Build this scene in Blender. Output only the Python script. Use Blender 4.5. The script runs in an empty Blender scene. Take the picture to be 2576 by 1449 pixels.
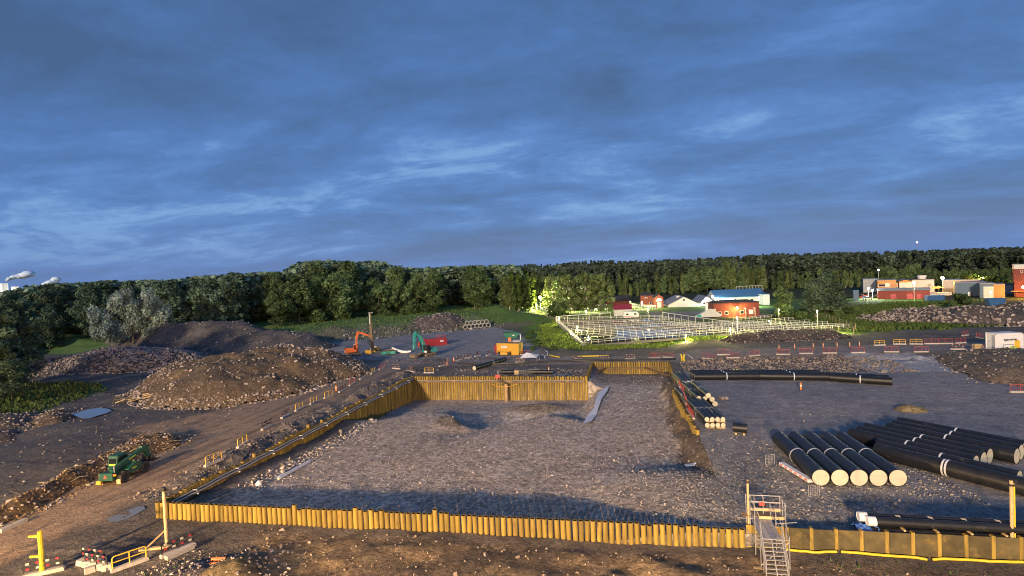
import bpy, math, random
import numpy as np
from mathutils import Vector, Matrix

# ------------------------------------------------------------------ camera, sky, light
SC = bpy.context.scene
COL = SC.collection
rng = np.random.default_rng(11)
random.seed(5)
CAMH, FPX, CX, CY = 20.0, 1373.0, 1288.0, 724.5
_r, _p, _a = math.radians(2.45), math.radians(1.647), math.radians(-12.2)
FV = Vector((math.sin(_a)*math.cos(_p), math.cos(_a)*math.cos(_p), -math.sin(_p)))
R0 = Vector((math.cos(_a), -math.sin(_a), 0)); U0 = R0.cross(FV)
RV = math.cos(_r)*R0 - math.sin(_r)*U0
UV = math.sin(_r)*R0 + math.cos(_r)*U0
cam = bpy.data.cameras.new("camera"); camo = bpy.data.objects.new("camera", cam); COL.objects.link(camo)
cam.sensor_width = 36.0; cam.lens = 36.0*FPX/2576.0; cam.clip_start = 0.5; cam.clip_end = 9000
camo.matrix_world = Matrix(((RV.x, UV.x, -FV.x, 0), (RV.y, UV.y, -FV.y, 0), (RV.z, UV.z, -FV.z, CAMH), (0, 0, 0, 1)))
SC.camera = camo
SC.render.resolution_x, SC.render.resolution_y = 1024, 576
SC.view_settings.view_transform = 'Standard'; SC.view_settings.look = 'None'
SC.view_settings.exposure = 0.78; SC.view_settings.gamma = 1.0
SC.view_settings.use_curve_mapping = False
SC.cycles.filter_width = 1.0

SUN_EL, SUN_AZ = math.radians(13.0), math.radians(189.0)
world = bpy.data.worlds.new("World"); SC.world = world; world.use_nodes = True
def build_sky():
    nt = world.node_tree; N = nt.nodes; L = nt.links; N.clear()
    def n(t, **k):
        x = N.new(t)
        for a, b in k.items(): setattr(x, a, b)
        return x
    def math_(op, a=None, b=None, clamp=False):
        m = n('ShaderNodeMath', operation=op); m.use_clamp = clamp
        for i, v in enumerate((a, b)):
            if v is None: continue
            if isinstance(v, (int, float)): m.inputs[i].default_value = v
            else: L.new(v, m.inputs[i])
        return m.outputs[0]
    out = n('ShaderNodeOutputWorld'); bg = n('ShaderNodeBackground'); L.new(bg.outputs[0], out.inputs[0])
    sky = n('ShaderNodeTexSky', sky_type='NISHITA'); sky.sun_disc = False
    sky.sun_elevation = SUN_EL; sky.sun_rotation = SUN_AZ
    tc = n('ShaderNodeTexCoord'); sp = n('ShaderNodeSeparateXYZ'); L.new(tc.outputs['Generated'], sp.inputs[0])
    z = math_('MAXIMUM', sp.outputs[2], 0.0); zz = math_('ADD', z, 0.17)
    u = math_('DIVIDE', sp.outputs[0], zz); v = math_('DIVIDE', sp.outputs[1], zz)
    cb = n('ShaderNodeCombineXYZ'); L.new(u, cb.inputs[0]); L.new(v, cb.inputs[1])
    def noise(scale, det, rough, loc, sx=1, sy=1, rot=0, dist=0.0, lac=2.0):
        mp = n('ShaderNodeMapping'); L.new(cb.outputs[0], mp.inputs[0])
        mp.inputs['Location'].default_value = loc; mp.inputs['Scale'].default_value = (sx, sy, 1)
        mp.inputs['Rotation'].default_value = (0, 0, rot)
        t = n('ShaderNodeTexNoise'); L.new(mp.outputs[0], t.inputs['Vector'])
        t.inputs['Scale'].default_value = scale; t.inputs['Detail'].default_value = det
        t.inputs['Roughness'].default_value = rough; t.inputs['Distortion'].default_value = dist
        t.inputs['Lacunarity'].default_value = lac
        return t.outputs[0]
    big = noise(0.42, 2.0, 0.5, SKY_A, 0.75, 1.35, 0.08, 0.5)
    mid = noise(1.5, 9.0, 0.58, SKY_B, 0.85, 1.25, 0.30, 0.6)
    fine = noise(6.0, 10.0, 0.72, (1.7, 9.1, 0), 0.9, 1.2, 0.3, 0.25)
    s = math_('ADD', math_('MULTIPLY', big, 0.50), math_('ADD', math_('MULTIPLY', mid, 0.37), math_('MULTIPLY', fine, 0.13)))
    ramp = n('ShaderNodeValToRGB'); L.new(s, ramp.inputs[0])
    cr = ramp.color_ramp; cr.interpolation = 'LINEAR'
    stops = [(0.39, (0.038, 0.080, 0.180)), (0.45, (0.044, 0.100, 0.235)), (0.515, (0.053, 0.125, 0.308)), (0.56, (0.068, 0.158, 0.375)), (0.605, (0.125, 0.24, 0.46))]
    while len(cr.elements) < len(stops): cr.elements.new(0.5)
    for e, (p, c) in zip(cr.elements, stops): e.position = p; e.color = (*c, 1)
    # paler, slightly violet air low over the horizon
    hz = n('ShaderNodeMapRange'); hz.interpolation_type = 'SMOOTHSTEP'; L.new(z, hz.inputs[0])
    hz.inputs[1].default_value = 0.0; hz.inputs[2].default_value = 0.13; hz.inputs[3].default_value = 0.55; hz.inputs[4].default_value = 0.0
    mh = n('ShaderNodeMix', data_type='RGBA'); L.new(hz.outputs[0], mh.inputs['Factor'])
    L.new(ramp.outputs[0], mh.inputs[6]); mh.inputs[7].default_value = (0.092, 0.165, 0.37, 1)
    sk = n('ShaderNodeMix', data_type='RGBA', blend_type='MULTIPLY'); sk.inputs['Factor'].default_value = 1
    L.new(sky.outputs[0], sk.inputs[6]); sk.inputs[7].default_value = (0.06, 0.06, 0.06, 1)
    mx = n('ShaderNodeMix', data_type='RGBA'); mx.inputs['Factor'].default_value = 0.9
    L.new(sk.outputs[2], mx.inputs[6]); L.new(mh.outputs[2], mx.inputs[7])
    L.new(mx.outputs[2], bg.inputs[0]); bg.inputs[1].default_value = 0.92
SKY_A, SKY_B = (52.3, 9.7, 0), (17.1, 4.2, 0)
build_sky()

def lamp(name, kind, loc, energy, color, **k):
    d = bpy.data.lights.new(name, kind); d.energy = energy; d.color = color
    for a, b in k.items(): setattr(d, a, b)
    o = bpy.data.objects.new(name, d); COL.objects.link(o); o.location = loc
    return o
def aim(o, target):
    o.rotation_euler = (Vector(target) - o.location).to_track_quat('-Z', 'Y').to_euler()
stand_in_sun = lamp("stand_in_sun", 'SUN', (0, 0, 60), 2.0, (1.0, 0.76, 0.52), angle=math.radians(3))  # added directional light standing in for twilight glow and floodlights
d_ = Vector((math.sin(SUN_AZ)*math.cos(SUN_EL), math.cos(SUN_AZ)*math.cos(SUN_EL), math.sin(SUN_EL)))
stand_in_sun.rotation_euler = d_.to_track_quat('Z', 'Y').to_euler()
# the site floodlights behind the viewer, mounted low on their masts
FLOOD = (1.0, 0.62, 0.25)
fa = lamp("floodlight", 'SPOT', (-47, -8, 12.0), 130000, FLOOD, spot_size=math.radians(150), spot_blend=0.6, shadow_soft_size=0.35)
aim(fa, (-46, 70, 0))
fb = lamp("floodlight", 'SPOT', (6, -10, 12.5), 75000, (1.0, 0.62, 0.29), spot_size=math.radians(150), spot_blend=0.6, shadow_soft_size=0.4)
aim(fb, (-4, 70, 0))

# ------------------------------------------------------------------ placing helpers
def ray(x, y):
    x = float(x); y = float(y)
    return FV + ((x - CX)/FPX)*RV + ((CY - y)/FPX)*UV
def at(x, y, z=0.0):
    d = ray(x, y); t = (z - CAMH)/d.z
    return Vector((d.x*t, d.y*t, z))
def gp(x, y, dz=0.0):
    "point of the terrain seen at a photo position"
    z = 0.0
    for _ in range(9):
        p = at(x, y, z); z = .5*z + .5*float(hgt(p.x, p.y))
    return Vector((p.x, p.y, float(hgt(p.x, p.y)) + dz))
def over(x, y, base):
    "height of a feature seen at a photo position standing above ground point base"
    d = ray(x, y); t = math.hypot(base[0], base[1])/math.hypot(d.x, d.y)
    return CAMH + d.z*t - base[2]
def heading(a, b): return math.atan2(b[1]-a[1], b[0]-a[0])

# ------------------------------------------------------------------ mesh helpers
class MB:
    def __init__(s): s.v = []; s.f = []
    def add(s, vs, fs):
        o = len(s.v); s.v += [tuple(v) for v in vs]; s.f += [tuple(i+o for i in f) for f in fs]; return s
    def box(s, c, d, rz=0.0, M=None, taper=1.0):
        x, y, z = d[0]/2, d[1]/2, d[2]/2; t = taper
        vs = [Vector(q) for q in ((-x,-y,-z),(x,-y,-z),(x,y,-z),(-x,y,-z),(-x*t,-y*t,z),(x*t,-y*t,z),(x*t,y*t,z),(-x*t,y*t,z))]
        if rz: R = Matrix.Rotation(rz, 3, 'Z'); vs = [R @ v for v in vs]
        if M is not None: vs = [M @ v for v in vs]
        c = Vector(c)
        return s.add([v + c for v in vs], [(0,3,2,1),(4,5,6,7),(0,1,5,4),(1,2,6,5),(2,3,7,6),(3,0,4,7)])
    def bar(s, a, b, w, h=None):
        "box beam from a to b"
        a, b = Vector(a), Vector(b); d = b - a; h = w if h is None else h
        M = d.to_track_quat('X', 'Z').to_matrix()
        return s.box((a+b)/2, (d.length, w, h), M=M)
    def cyl(s, a, b, r0, r1=None, n=8, caps=True):
        a, b = Vector(a), Vector(b); r1 = r0 if r1 is None else r1
        q = (b-a).to_track_quat('Z', 'Y').to_matrix()
        vs = []
        for P, r in ((a, r0), (b, r1)):
            for i in range(n):
                t = 2*math.pi*i/n; vs.append(P + q @ Vector((r*math.cos(t), r*math.sin(t), 0)))
        fs = [(i, (i+1) % n, n+(i+1) % n, n+i) for i in range(n)]
        if caps: fs += [tuple(range(n-1, -1, -1)), tuple(range(n, 2*n))]
        return s.add(vs, fs)
    def pipe(s, a, b, R, r, n=16, depth=None):
        "hollow tube with wall thickness; closed inside at depth when given"
        a, b = Vector(a), Vector(b); q = (b-a).to_track_quat('Z', 'Y').to_matrix()
        L = (b-a).length; ax = (b-a).normalized()
        ring = lambda P, rr: [P + q @ Vector((rr*math.cos(2*math.pi*i/n), rr*math.sin(2*math.pi*i/n), 0)) for i in range(n)]
        if depth is None:
            vs = ring(a, R)+ring(b, R)+ring(b, r)+ring(a, r); k = 4
            fs = [(j*n+i, j*n+(i+1) % n, ((j+1) % k)*n+(i+1) % n, ((j+1) % k)*n+i) for j in range(k) for i in range(n)]
        else:
            vs = ring(a, r)[:0]+ring(a+ax*depth, r)+ring(a, r)+ring(a, R)+ring(b, R)+ring(b, r)+ring(b-ax*depth, r); k = 6
            fs = [(j*n+i, j*n+(i+1) % n, (j+1)*n+(i+1) % n, (j+1)*n+i) for j in range(k-1) for i in range(n)]
            fs += [tuple(range(n-1, -1, -1)), tuple(range(5*n, 6*n))]
        return s.add(vs, fs)
    def path(s, pts, r, n=6):
        "bent tube through points"
        pts = [Vector(p) for p in pts]; vs = []; up = None
        for i, P in enumerate(pts):
            d = (pts[min(i+1, len(pts)-1)] - pts[max(i-1, 0)]).normalized()
            x = d.orthogonal().normalized() if up is None else (up - d*up.dot(d)).normalized()
            up = x; y = d.cross(x)
            rr = r[i] if isinstance(r, (list, tuple)) else r
            vs += [P + x*rr*math.cos(2*math.pi*k/n) + y*rr*math.sin(2*math.pi*k/n) for k in range(n)]
        m = len(pts)
        fs = [(j*n+i, j*n+(i+1) % n, (j+1)*n+(i+1) % n, (j+1)*n+i) for j in range(m-1) for i in range(n)]
        fs += [tuple(range(n-1, -1, -1)), tuple(range((m-1)*n, m*n))]
        return s.add(vs, fs)
    def prism(s, poly, y0, y1):
        "outline in the local x-z plane pushed from y0 to y1"
        n = len(poly)
        vs = [(x, y0, z) for x, z in poly] + [(x, y1, z) for x, z in poly]
        fs = [(i, (i+1) % n, n+(i+1) % n, n+i) for i in range(n)] + [tuple(range(n-1, -1, -1)), tuple(range(n, 2*n))]
        return s.add(vs, fs)
    def mesh(s, name, mat, smooth=False):
        me = bpy.data.meshes.new(name); me.from_pydata(s.v, [], s.f); me.validate()
        import bmesh
        bm = bmesh.new(); bm.from_mesh(me); bmesh.ops.recalc_face_normals(bm, faces=bm.faces); bm.to_mesh(me); bm.free()
        if mat is not None: me.materials.append(mat)
        if smooth:
            me.polygons.foreach_set('use_smooth', [len(p.vertices) <= 4 for p in me.polygons])
            try: me.set_sharp_from_angle(angle=math.radians(40))
            except Exception: pass
        return me
    def build(s, name, mat, parent=None, smooth=False):
        return put(name, s.mesh(name, mat, smooth), parent)
def put(name, me, parent=None, loc=None, rot=None, scale=None):
    o = bpy.data.objects.new(name, me); COL.objects.link(o)
    if parent is not None: o.parent = parent
    if loc is not None: o.location = loc
    if rot is not None: o.rotation_euler = rot
    if scale is not None: o.scale = scale
    return o
def tag(o, label=None, cat=None, group=None, kind=None):
    if label: o['label'] = label
    if cat: o['category'] = cat
    if group: o['group'] = group
    if kind: o['kind'] = kind
    return o
def thing(name, label, cat, loc=(0, 0, 0), rz=0.0, group=None):
    o = bpy.data.objects.new(name, None); COL.objects.link(o); o.empty_display_size = 0.2
    o.location = loc; o.rotation_euler = (0, 0, rz)
    return tag(o, label, cat, group)
def dup(root, loc, rz, label, group=None):
    c = root.copy(); COL.objects.link(c); c.location = loc; c.rotation_euler = (0, 0, rz)
    c['label'] = label
    if group: c['group'] = group
    for ch in root.children:
        k = ch.copy(); COL.objects.link(k); k.parent = c
        for g in ch.children:
            m = g.copy(); COL.objects.link(m); m.parent = k
    return c
def np_mesh(name, V, F, mat, attrs=None, smooth=False, tris=False):
    "fast mesh from arrays; F is (m,3) or (m,4)"
    V = np.asarray(V, np.float32); F = np.asarray(F, np.int32); m, k = F.shape
    me = bpy.data.meshes.new(name)
    me.vertices.add(len(V)); me.vertices.foreach_set('co', V.ravel())
    me.loops.add(m*k); me.loops.foreach_set('vertex_index', F.ravel())
    me.polygons.add(m); me.polygons.foreach_set('loop_start', np.arange(0, m*k, k, dtype=np.int32))
    me.polygons.foreach_set('use_smooth', np.full(m, smooth))
    me.update(calc_edges=True)
    for an, (ty, arr) in (attrs or {}).items():
        a = me.attributes.new(an, ty, 'POINT')
        a.data.foreach_set('color' if 'COLOR' in ty else 'value', np.asarray(arr, np.float32).ravel())
    if mat is not None: me.materials.append(mat)
    return me
ORD = "first second third fourth fifth sixth seventh eighth ninth tenth eleventh twelfth thirteenth fourteenth fifteenth sixteenth seventeenth eighteenth".split()

# ------------------------------------------------------------------ materials
def mat(name, col, rough=0.7, metal=0.0, var=0.25, scale=3.0, bump=0.0, dirt=None, dirt_amt=0.0, rand=0.0, streak=False, spec=0.5):
    "base colour broken up by noise, optional dirt colour in patches, optional difference from object to object"
    m = bpy.data.materials.new(name); m.use_nodes = True
    nt = m.node_tree; N = nt.nodes; L = nt.links; b = N['Principled BSDF']
    b.inputs['Roughness'].default_value = rough; b.inputs['Metallic'].default_value = metal
    b.inputs['Specular IOR Level'].default_value = spec
    tc = N.new('ShaderNodeTexCoord'); src = tc.outputs['Object']
    if streak:
        mp = N.new('ShaderNodeMapping'); mp.inputs['Scale'].default_value = (1, 1, 0.18); L.new(src, mp.inputs[0]); src = mp.outputs[0]
    t = N.new('ShaderNodeTexNoise'); t.inputs['Scale'].default_value = scale; t.inputs['Detail'].default_value = 5
    oi = N.new('ShaderNodeObjectInfo')
    ad = N.new('ShaderNodeVectorMath'); ad.operation = 'MULTIPLY_ADD'
    cmb = N.new('ShaderNodeCombineXYZ'); L.new(oi.outputs['Random'], cmb.inputs[0]); L.new(oi.outputs['Random'], cmb.inputs[2])
    L.new(cmb.outputs[0], ad.inputs[0]); ad.inputs[1].default_value = (31, 17, 23); L.new(src, ad.inputs[2])
    L.new(ad.outputs[0], t.inputs['Vector'])
    mr = N.new('ShaderNodeMapRange'); L.new(t.outputs[0], mr.inputs[0]); mr.inputs[1].default_value = 0.25; mr.inputs[2].default_value = 0.75
    mr.inputs[3].default_value = 1 - var; mr.inputs[4].default_value = 1 + var
    mul = N.new('ShaderNodeMix'); mul.data_type = 'RGBA'; mul.blend_type = 'MULTIPLY'; mul.inputs['Factor'].default_value = 1
    mul.inputs[6].default_value = (*col, 1); cur = mr.outputs[0]
    if rand:
        r2 = N.new('ShaderNodeMapRange'); L.new(oi.outputs['Random'], r2.inputs[0]); r2.inputs[3].default_value = 1-rand; r2.inputs[4].default_value = 1+rand
        mm = N.new('ShaderNodeMath'); mm.operation = 'MULTIPLY'; L.new(cur, mm.inputs[0]); L.new(r2.outputs[0], mm.inputs[1]); cur = mm.outputs[0]
    cc = N.new('ShaderNodeCombineColor'); [L.new(cur, cc.inputs[i]) for i in range(3)]
    L.new(cc.outputs[0], mul.inputs[7]); res = mul.outputs[2]
    if dirt:
        t2 = N.new('ShaderNodeTexNoise'); t2.inputs['Scale'].default_value = scale*0.6; t2.inputs['Detail'].default_value = 8; t2.inputs['Roughness'].default_value = 0.7
        L.new(ad.outputs[0], t2.inputs['Vector'])
        m2 = N.new('ShaderNodeMapRange'); L.new(t2.outputs[0], m2.inputs[0]); m2.inputs[1].default_value = 0.62-0.3*dirt_amt; m2.inputs[2].default_value = 0.72-0.15*dirt_amt
        mx = N.new('ShaderNodeMix'); mx.data_type = 'RGBA'; L.new(m2.outputs[0], mx.inputs['Factor']); L.new(res, mx.inputs[6]); mx.inputs[7].default_value = (*dirt, 1); res = mx.outputs[2]
    L.new(res, b.inputs['Base Color'])
    if bump:
        bp = N.new('ShaderNodeBump'); bp.inputs['Strength'].default_value = bump; bp.inputs['Distance'].default_value = 0.05
        L.new(t.outputs[0], bp.inputs['Height']); L.new(bp.outputs[0], b.inputs['Normal'])
    return m
def glow(name, col, strength):
    m = bpy.data.materials.new(name); m.use_nodes = True; b = m.node_tree.nodes['Principled BSDF']
    b.inputs['Base Color'].default_value = (0.8, 0.8, 0.8, 1); b.inputs['Emission Color'].default_value = (*col, 1); b.inputs['Emission Strength'].default_value = strength
    return m
def attr_mat(name, attr, rough=0.95, fine=40.0, fine_amt=0.35, grit=True, bump=0.6, bscale=6.0, rand=0.0):
    "colour from a per-vertex albedo attribute with grain, pebbles and relief"
    m = bpy.data.materials.new(name); m.use_nodes = True
    nt = m.node_tree; N = nt.nodes; L = nt.links; b = N['Principled BSDF']
    b.inputs['Roughness'].default_value = rough; b.inputs['Specular IOR Level'].default_value = 0.25
    a = N.new('ShaderNodeAttribute'); a.attribute_name = attr
    tc = N.new('ShaderNodeTexCoord')
    def noise(s, d=6, r=0.65):
        t = N.new('ShaderNodeTexNoise'); t.inputs['Scale'].default_value = s; t.inputs['Detail'].default_value = d; t.inputs['Roughness'].default_value = r
        L.new(tc.outputs['Object'], t.inputs['Vector']); return t.outputs[0]
    def rng_(x, lo, hi, f0=0.3, f1=0.7):
        r = N.new('ShaderNodeMapRange'); L.new(x, r.inputs[0]); r.inputs[1].default_value = f0; r.inputs[2].default_value = f1
        r.inputs[3].default_value = lo; r.inputs[4].default_value = hi; return r.outputs[0]
    def mulf(x, y):
        q = N.new('ShaderNodeMath'); q.operation = 'MULTIPLY'; L.new(x, q.inputs[0]); L.new(y, q.inputs[1]); return q.outputs[0]
    f = mulf(rng_(noise(0.9), 0.78, 1.22), rng_(noise(bscale, 8, 0.7), 1-fine_amt, 1+fine_amt))
    h = noise(bscale*0.8, 8, 0.7)
    if grit:
        vo = N.new('ShaderNodeTexVoronoi'); vo.inputs['Scale'].default_value = 3.2; L.new(tc.outputs['Object'], vo.inputs['Vector'])
        g = N.new('ShaderNodeAttribute'); g.attribute_name = 'grit'
        sp = N.new('ShaderNodeSeparateColor'); L.new(vo.outputs['Color'], sp.inputs[0])
        v = rng_(sp.outputs[0], 0.55, 1.5, 0.0, 1.0)
        mx = N.new('ShaderNodeMix'); mx.data_type = 'FLOAT'; L.new(g.outputs['Fac'], mx.inputs['Factor']); mx.inputs[2].default_value = 1.0; L.new(v, mx.inputs[3])
        f = mulf(f, mx.outputs[0])
    cc = N.new('ShaderNodeCombineColor'); [L.new(f, cc.inputs[i]) for i in range(3)]
    mul = N.new('ShaderNodeMix'); mul.data_type = 'RGBA'; mul.blend_type = 'MULTIPLY'; mul.inputs['Factor'].default_value = 1
    L.new(a.outputs['Color'], mul.inputs[6]); L.new(cc.outputs[0], mul.inputs[7]); L.new(mul.outputs[2], b.inputs['Base Color'])
    bp = N.new('ShaderNodeBump'); bp.inputs['Strength'].default_value = bump; bp.inputs['Distance'].default_value = 0.25
    L.new(h, bp.inputs['Height']); L.new(bp.outputs[0], b.inputs['Normal'])
    return m
M = dict(
    bore=mat('dark_pile_bore', (0.03, 0.022, 0.014), 0.95),  # near-black inner faces of the open pile tubes
    panel=mat('mossy_rusty_panel', (0.085, 0.068, 0.030), 0.85, 0, 0.35, 1.6, 0.2, (0.17, 0.12, 0.035), 0.25, 0.2),
    rust=mat('rusty_yellow_steel', (0.275, 0.19, 0.036), 0.75, 0.0, 0.40, 2.6, 0.4, (0.12, 0.075, 0.03), 0.30, 0.26, True),
    rust_dark=mat('dark_rusty_steel', (0.16, 0.10, 0.05), 0.7, 0.0, 0.35, 2.0, 0.2, (0.06, 0.04, 0.03), 0.4, 0.2),
    black=mat('black_pipe_plastic', (0.012, 0.013, 0.016), 0.42, 0, 0.3, 2.0, 0, (0.06, 0.055, 0.05), 0.05),
    cream=mat('cream_pipe_end', (0.52, 0.49, 0.38), 0.6, 0, 0.08, 2.0, 0, (0.45, 0.38, 0.25), 0.1, 0.05),
    white=mat('white_plastic', (0.75, 0.75, 0.76), 0.55, 0, 0.1, 2.0, 0, (0.4, 0.38, 0.35), 0.15),
    dconc=mat('dark_concrete', (0.16, 0.155, 0.14), 0.9, 0, 0.25, 2.0),  # darker concrete tone for the basin slabs, walls and beams
    conc=mat('concrete', (0.42, 0.40, 0.37), 0.9, 0, 0.2, 4.0, 0.3, (0.22, 0.19, 0.16), 0.3, 0.1),
    pale=mat('pale_concrete_foot', (0.44, 0.41, 0.37), 0.9, 0, 0.15, 3.0, 0.2, (0.3, 0.25, 0.2), 0.25, 0.1),
    yellow=mat('yellow_painted_tube', (0.78, 0.46, 0.04), 0.5, 0, 0.12, 3.0, 0, (0.3, 0.18, 0.06), 0.1),
    ydull=mat('yellow_steel_sheet', (0.62, 0.36, 0.04), 0.6, 0, 0.15, 1.5, 0, (0.3, 0.17, 0.04), 0.2),
    red=mat('red_paint', (0.55, 0.07, 0.05), 0.55, 0, 0.15, 3.0, 0, (0.2, 0.06, 0.05), 0.1),
    redm=mat('dark_red_steel', (0.33, 0.03, 0.045), 0.5, 0, 0.15, 2.0, 0, (0.15, 0.04, 0.04), 0.15),
    dark=mat('dark_steel', (0.025, 0.025, 0.028), 0.5, 0, 0.3, 4.0),
    rubber=mat('rubber', (0.035, 0.033, 0.03), 0.85, 0, 0.3, 6.0, 0.2, (0.16, 0.12, 0.09), 0.4),
    galv=mat('galvanised_steel', (0.36, 0.36, 0.37), 0.45, 0.3, 0.12, 5.0, 0, (0.3, 0.27, 0.24), 0.15),
    wood=mat('weathered_timber', (0.36, 0.24, 0.12), 0.85, 0, 0.25, 3.0, 0.2, (0.18, 0.12, 0.07), 0.2, 0.15, True),
    woodp=mat('pale_timber', (0.52, 0.38, 0.20), 0.85, 0, 0.2, 3.0, 0.1, None, 0, 0.12),
    dgreen=mat('dark_green_paint', (0.015, 0.085, 0.055), 0.45, 0, 0.15, 3.0, 0, (0.12, 0.10, 0.07), 0.15),
    lime=mat('lime_marking', (0.45, 0.55, 0.06), 0.6, 0, 0.1),
    orange=mat('orange_paint', (0.62, 0.13, 0.025), 0.5, 0, 0.15, 3.0, 0, (0.2, 0.09, 0.05), 0.15),
    teal=mat('teal_paint', (0.02, 0.32, 0.30), 0.45, 0, 0.12, 3.0, 0, (0.08, 0.15, 0.13), 0.12),
    glass=mat('dark_glass', (0.015, 0.02, 0.025), 0.08, 0, 0.1),
    skip=mat('green_steel', (0.02, 0.16, 0.10), 0.55, 0, 0.2, 2.0, 0, (0.1, 0.1, 0.07), 0.2),
    mud=mat('mud_caked_steel', (0.22, 0.17, 0.11), 0.9, 0, 0.3, 4.0, 0.3, (0.1, 0.08, 0.06), 0.3),
    tarp=mat('white_tarpaulin', (0.62, 0.64, 0.70), 0.6, 0, 0.12, 2.0, 0.3),
    btarp=mat('blue_tarpaulin', (0.08, 0.20, 0.55), 0.55, 0, 0.3, 3.0, 0.4, (0.5, 0.55, 0.6), 0.15),
    brick=mat('red_brick', (0.20, 0.055, 0.042), 0.9, 0, 0.2, 1.5, 0.1, (0.22, 0.07, 0.05), 0.2),
    barnred=mat('dark_red_boards', (0.17, 0.033, 0.03), 0.85, 0, 0.2, 1.5, 0.1),
    roofd=mat('dark_roofing', (0.035, 0.035, 0.042), 0.8, 0, 0.2, 1.0),
    roofred=mat('red_roofing', (0.25, 0.025, 0.05), 0.7, 0, 0.15, 1.0),
    roofg=mat('grey_sheet_roof', (0.24, 0.25, 0.28), 0.6, 0, 0.12, 0.5),
    roofb=mat('blue_sheet_roof', (0.06, 0.17, 0.33), 0.5, 0, 0.12, 0.5),
    wallw=mat('pale_sheet_wall', (0.55, 0.56, 0.52), 0.7, 0, 0.1, 0.8),
    wallg=mat('grey_sheet_wall', (0.34, 0.35, 0.36), 0.7, 0, 0.1, 0.8),
    wallbl=mat('blue_grey_sheet_wall', (0.08, 0.13, 0.20), 0.6, 0, 0.12, 0.8),
    wallo=mat('ochre_render_wall', (0.42, 0.22, 0.08), 0.8, 0, 0.12, 0.8),
    blue=mat('blue_steel', (0.03, 0.11, 0.26), 0.55, 0, 0.15, 1.5),
    rail=mat('pale_metal_railing', (0.66, 0.67, 0.60), 0.5, 0.0, 0.1, 2.0, 0, None, 0, 0.08),
    bark=mat('bark', (0.10, 0.085, 0.065), 0.95, 0, 0.3, 2.0, 0.3),
    birch=mat('birch_bark', (0.42, 0.40, 0.36), 0.9, 0, 0.3, 1.5, 0.1, (0.06, 0.05, 0.05), 0.25),
    orangehose=mat('terracotta_plastic', (0.60, 0.20, 0.07), 0.6, 0, 0.12),
    sand=mat('sand', (0.30, 0.23, 0.12), 0.95, 0, 0.15, 3.0, 0.3),
    amber=mat('orange_marker', (0.85, 0.24, 0.02), 0.5, 0, 0.1),
    ybright=mat('bright_yellow_hose', (0.66, 0.50, 0.03), 0.5, 0, 0.12, 2.0, 0, (0.45, 0.33, 0.05), 0.12),
    strap=mat('pale_strap', (0.62, 0.66, 0.72), 0.6, 0, 0.1),
    asphalt=mat('asphalt', (0.07, 0.07, 0.075), 0.85, 0, 0.2, 0.5, 0.1),
)

# ------------------------------------------------------------------ terrain
_perm = np.random.default_rng(3).random((256, 256)).astype(np.float32)
def vnoise(x, y):
    xi = np.floor(x).astype(np.int64); yi = np.floor(y).astype(np.int64)
    fx = x-xi; fy = y-yi; fx = fx*fx*(3-2*fx); fy = fy*fy*(3-2*fy)
    g = lambda i, j: _perm[i & 255, j & 255]
    return (g(xi, yi)*(1-fx)+g(xi+1, yi)*fx)*(1-fy) + (g(xi, yi+1)*(1-fx)+g(xi+1, yi+1)*fx)*fy
def fbm(x, y, s, o=4, g=0.5):
    "fractal noise about -1..1, feature size s metres"
    r = 0; a = 1.0; t = 0
    for k in range(o):
        r = r + a*(vnoise(x/s+17.3*k, y/s-9.1*k)*2-1); t += a; a *= g; s *= 0.5
    return r/t*1.6
def sm(a, b, x):
    t = np.clip((x-a)/(b-a), 0, 1); return t*t*(3-2*t)
def sdpoly(x, y, P):
    "signed distance to polygon, negative inside"
    x = np.asarray(x, float); y = np.asarray(y, float)
    d = np.full(x.shape, 1e18); ins = np.zeros(x.shape, bool); n = len(P)
    for i in range(n):
        ax, ay = P[i]; bx, by = P[(i+1) % n]; ex, ey = bx-ax, by-ay
        wx, wy = x-ax, y-ay; t = np.clip((wx*ex+wy*ey)/(ex*ex+ey*ey+1e-12), 0, 1)
        d = np.minimum(d, (wx-ex*t)**2+(wy-ey*t)**2)
        c = (ay > y) != (by > y)
        with np.errstate(divide='ignore', invalid='ignore'):
            ins ^= c & (x < ex*(y-ay)/(ey if abs(ey) > 1e-12 else 1e-12)+ax)
    return np.where(ins, -np.sqrt(d), np.sqrt(d))
XL, XR, XC, YF, YB, YR, XQ = -41.0, 7.0, -8.1, 39.2, 97.0, 112.0, 60.0
SH = 0.024
def shear(x, y):
    return SH*(np.clip(x, -41, 60)+40.7)*(1-sm(44, 62, y))*sm(20, 34, y)
def unshear(x, y):
    yg = y - shear(x, y); return y - shear(x, yg)
ROAD = [(-53, 24), (-47, 24), (-45.5, 50), (-47, 60), (-49.5, 90), (-50, 112), (-44, 122), (-20, 124), (20, 124), (80, 130), (140, 126), (140, 118), (80, 121), (40, 116), (8, 115), (-40, 115.5), (-57, 124), (-62, 112), (-62, 95), (-66, 72), (-70, 64), (-60, 58), (-55, 40)]
PAD = [(-100, 155), (-49, 194), (-36, 175), (-24, 140), (-20, 126), (-44, 124), (-60, 122), (-84, 128)]
GRASS_NW = [(-101, 155.5), (-72, 178), (-49, 196), (-40, 220), (-40, 320), (-130, 320), (-330, 260), (-330, 165), (-140, 132), (-112, 150)]
COMP = [(-14, 138), (30, 146), (74, 152), (62, 180), (60, 240), (0, 300), (-60, 310), (-50, 290), (-29, 209)]
GRASS_C = [(-27.5, 147), (-23, 141), (-12, 134.5), (26, 141), (52, 146), (66, 152), (92, 158), (96, 175), (76, 198), (90, 215), (150, 262), (110, 330), (-70, 320), (-44, 240), (-34, 207), (-38, 190), (-32, 165)]
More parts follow.
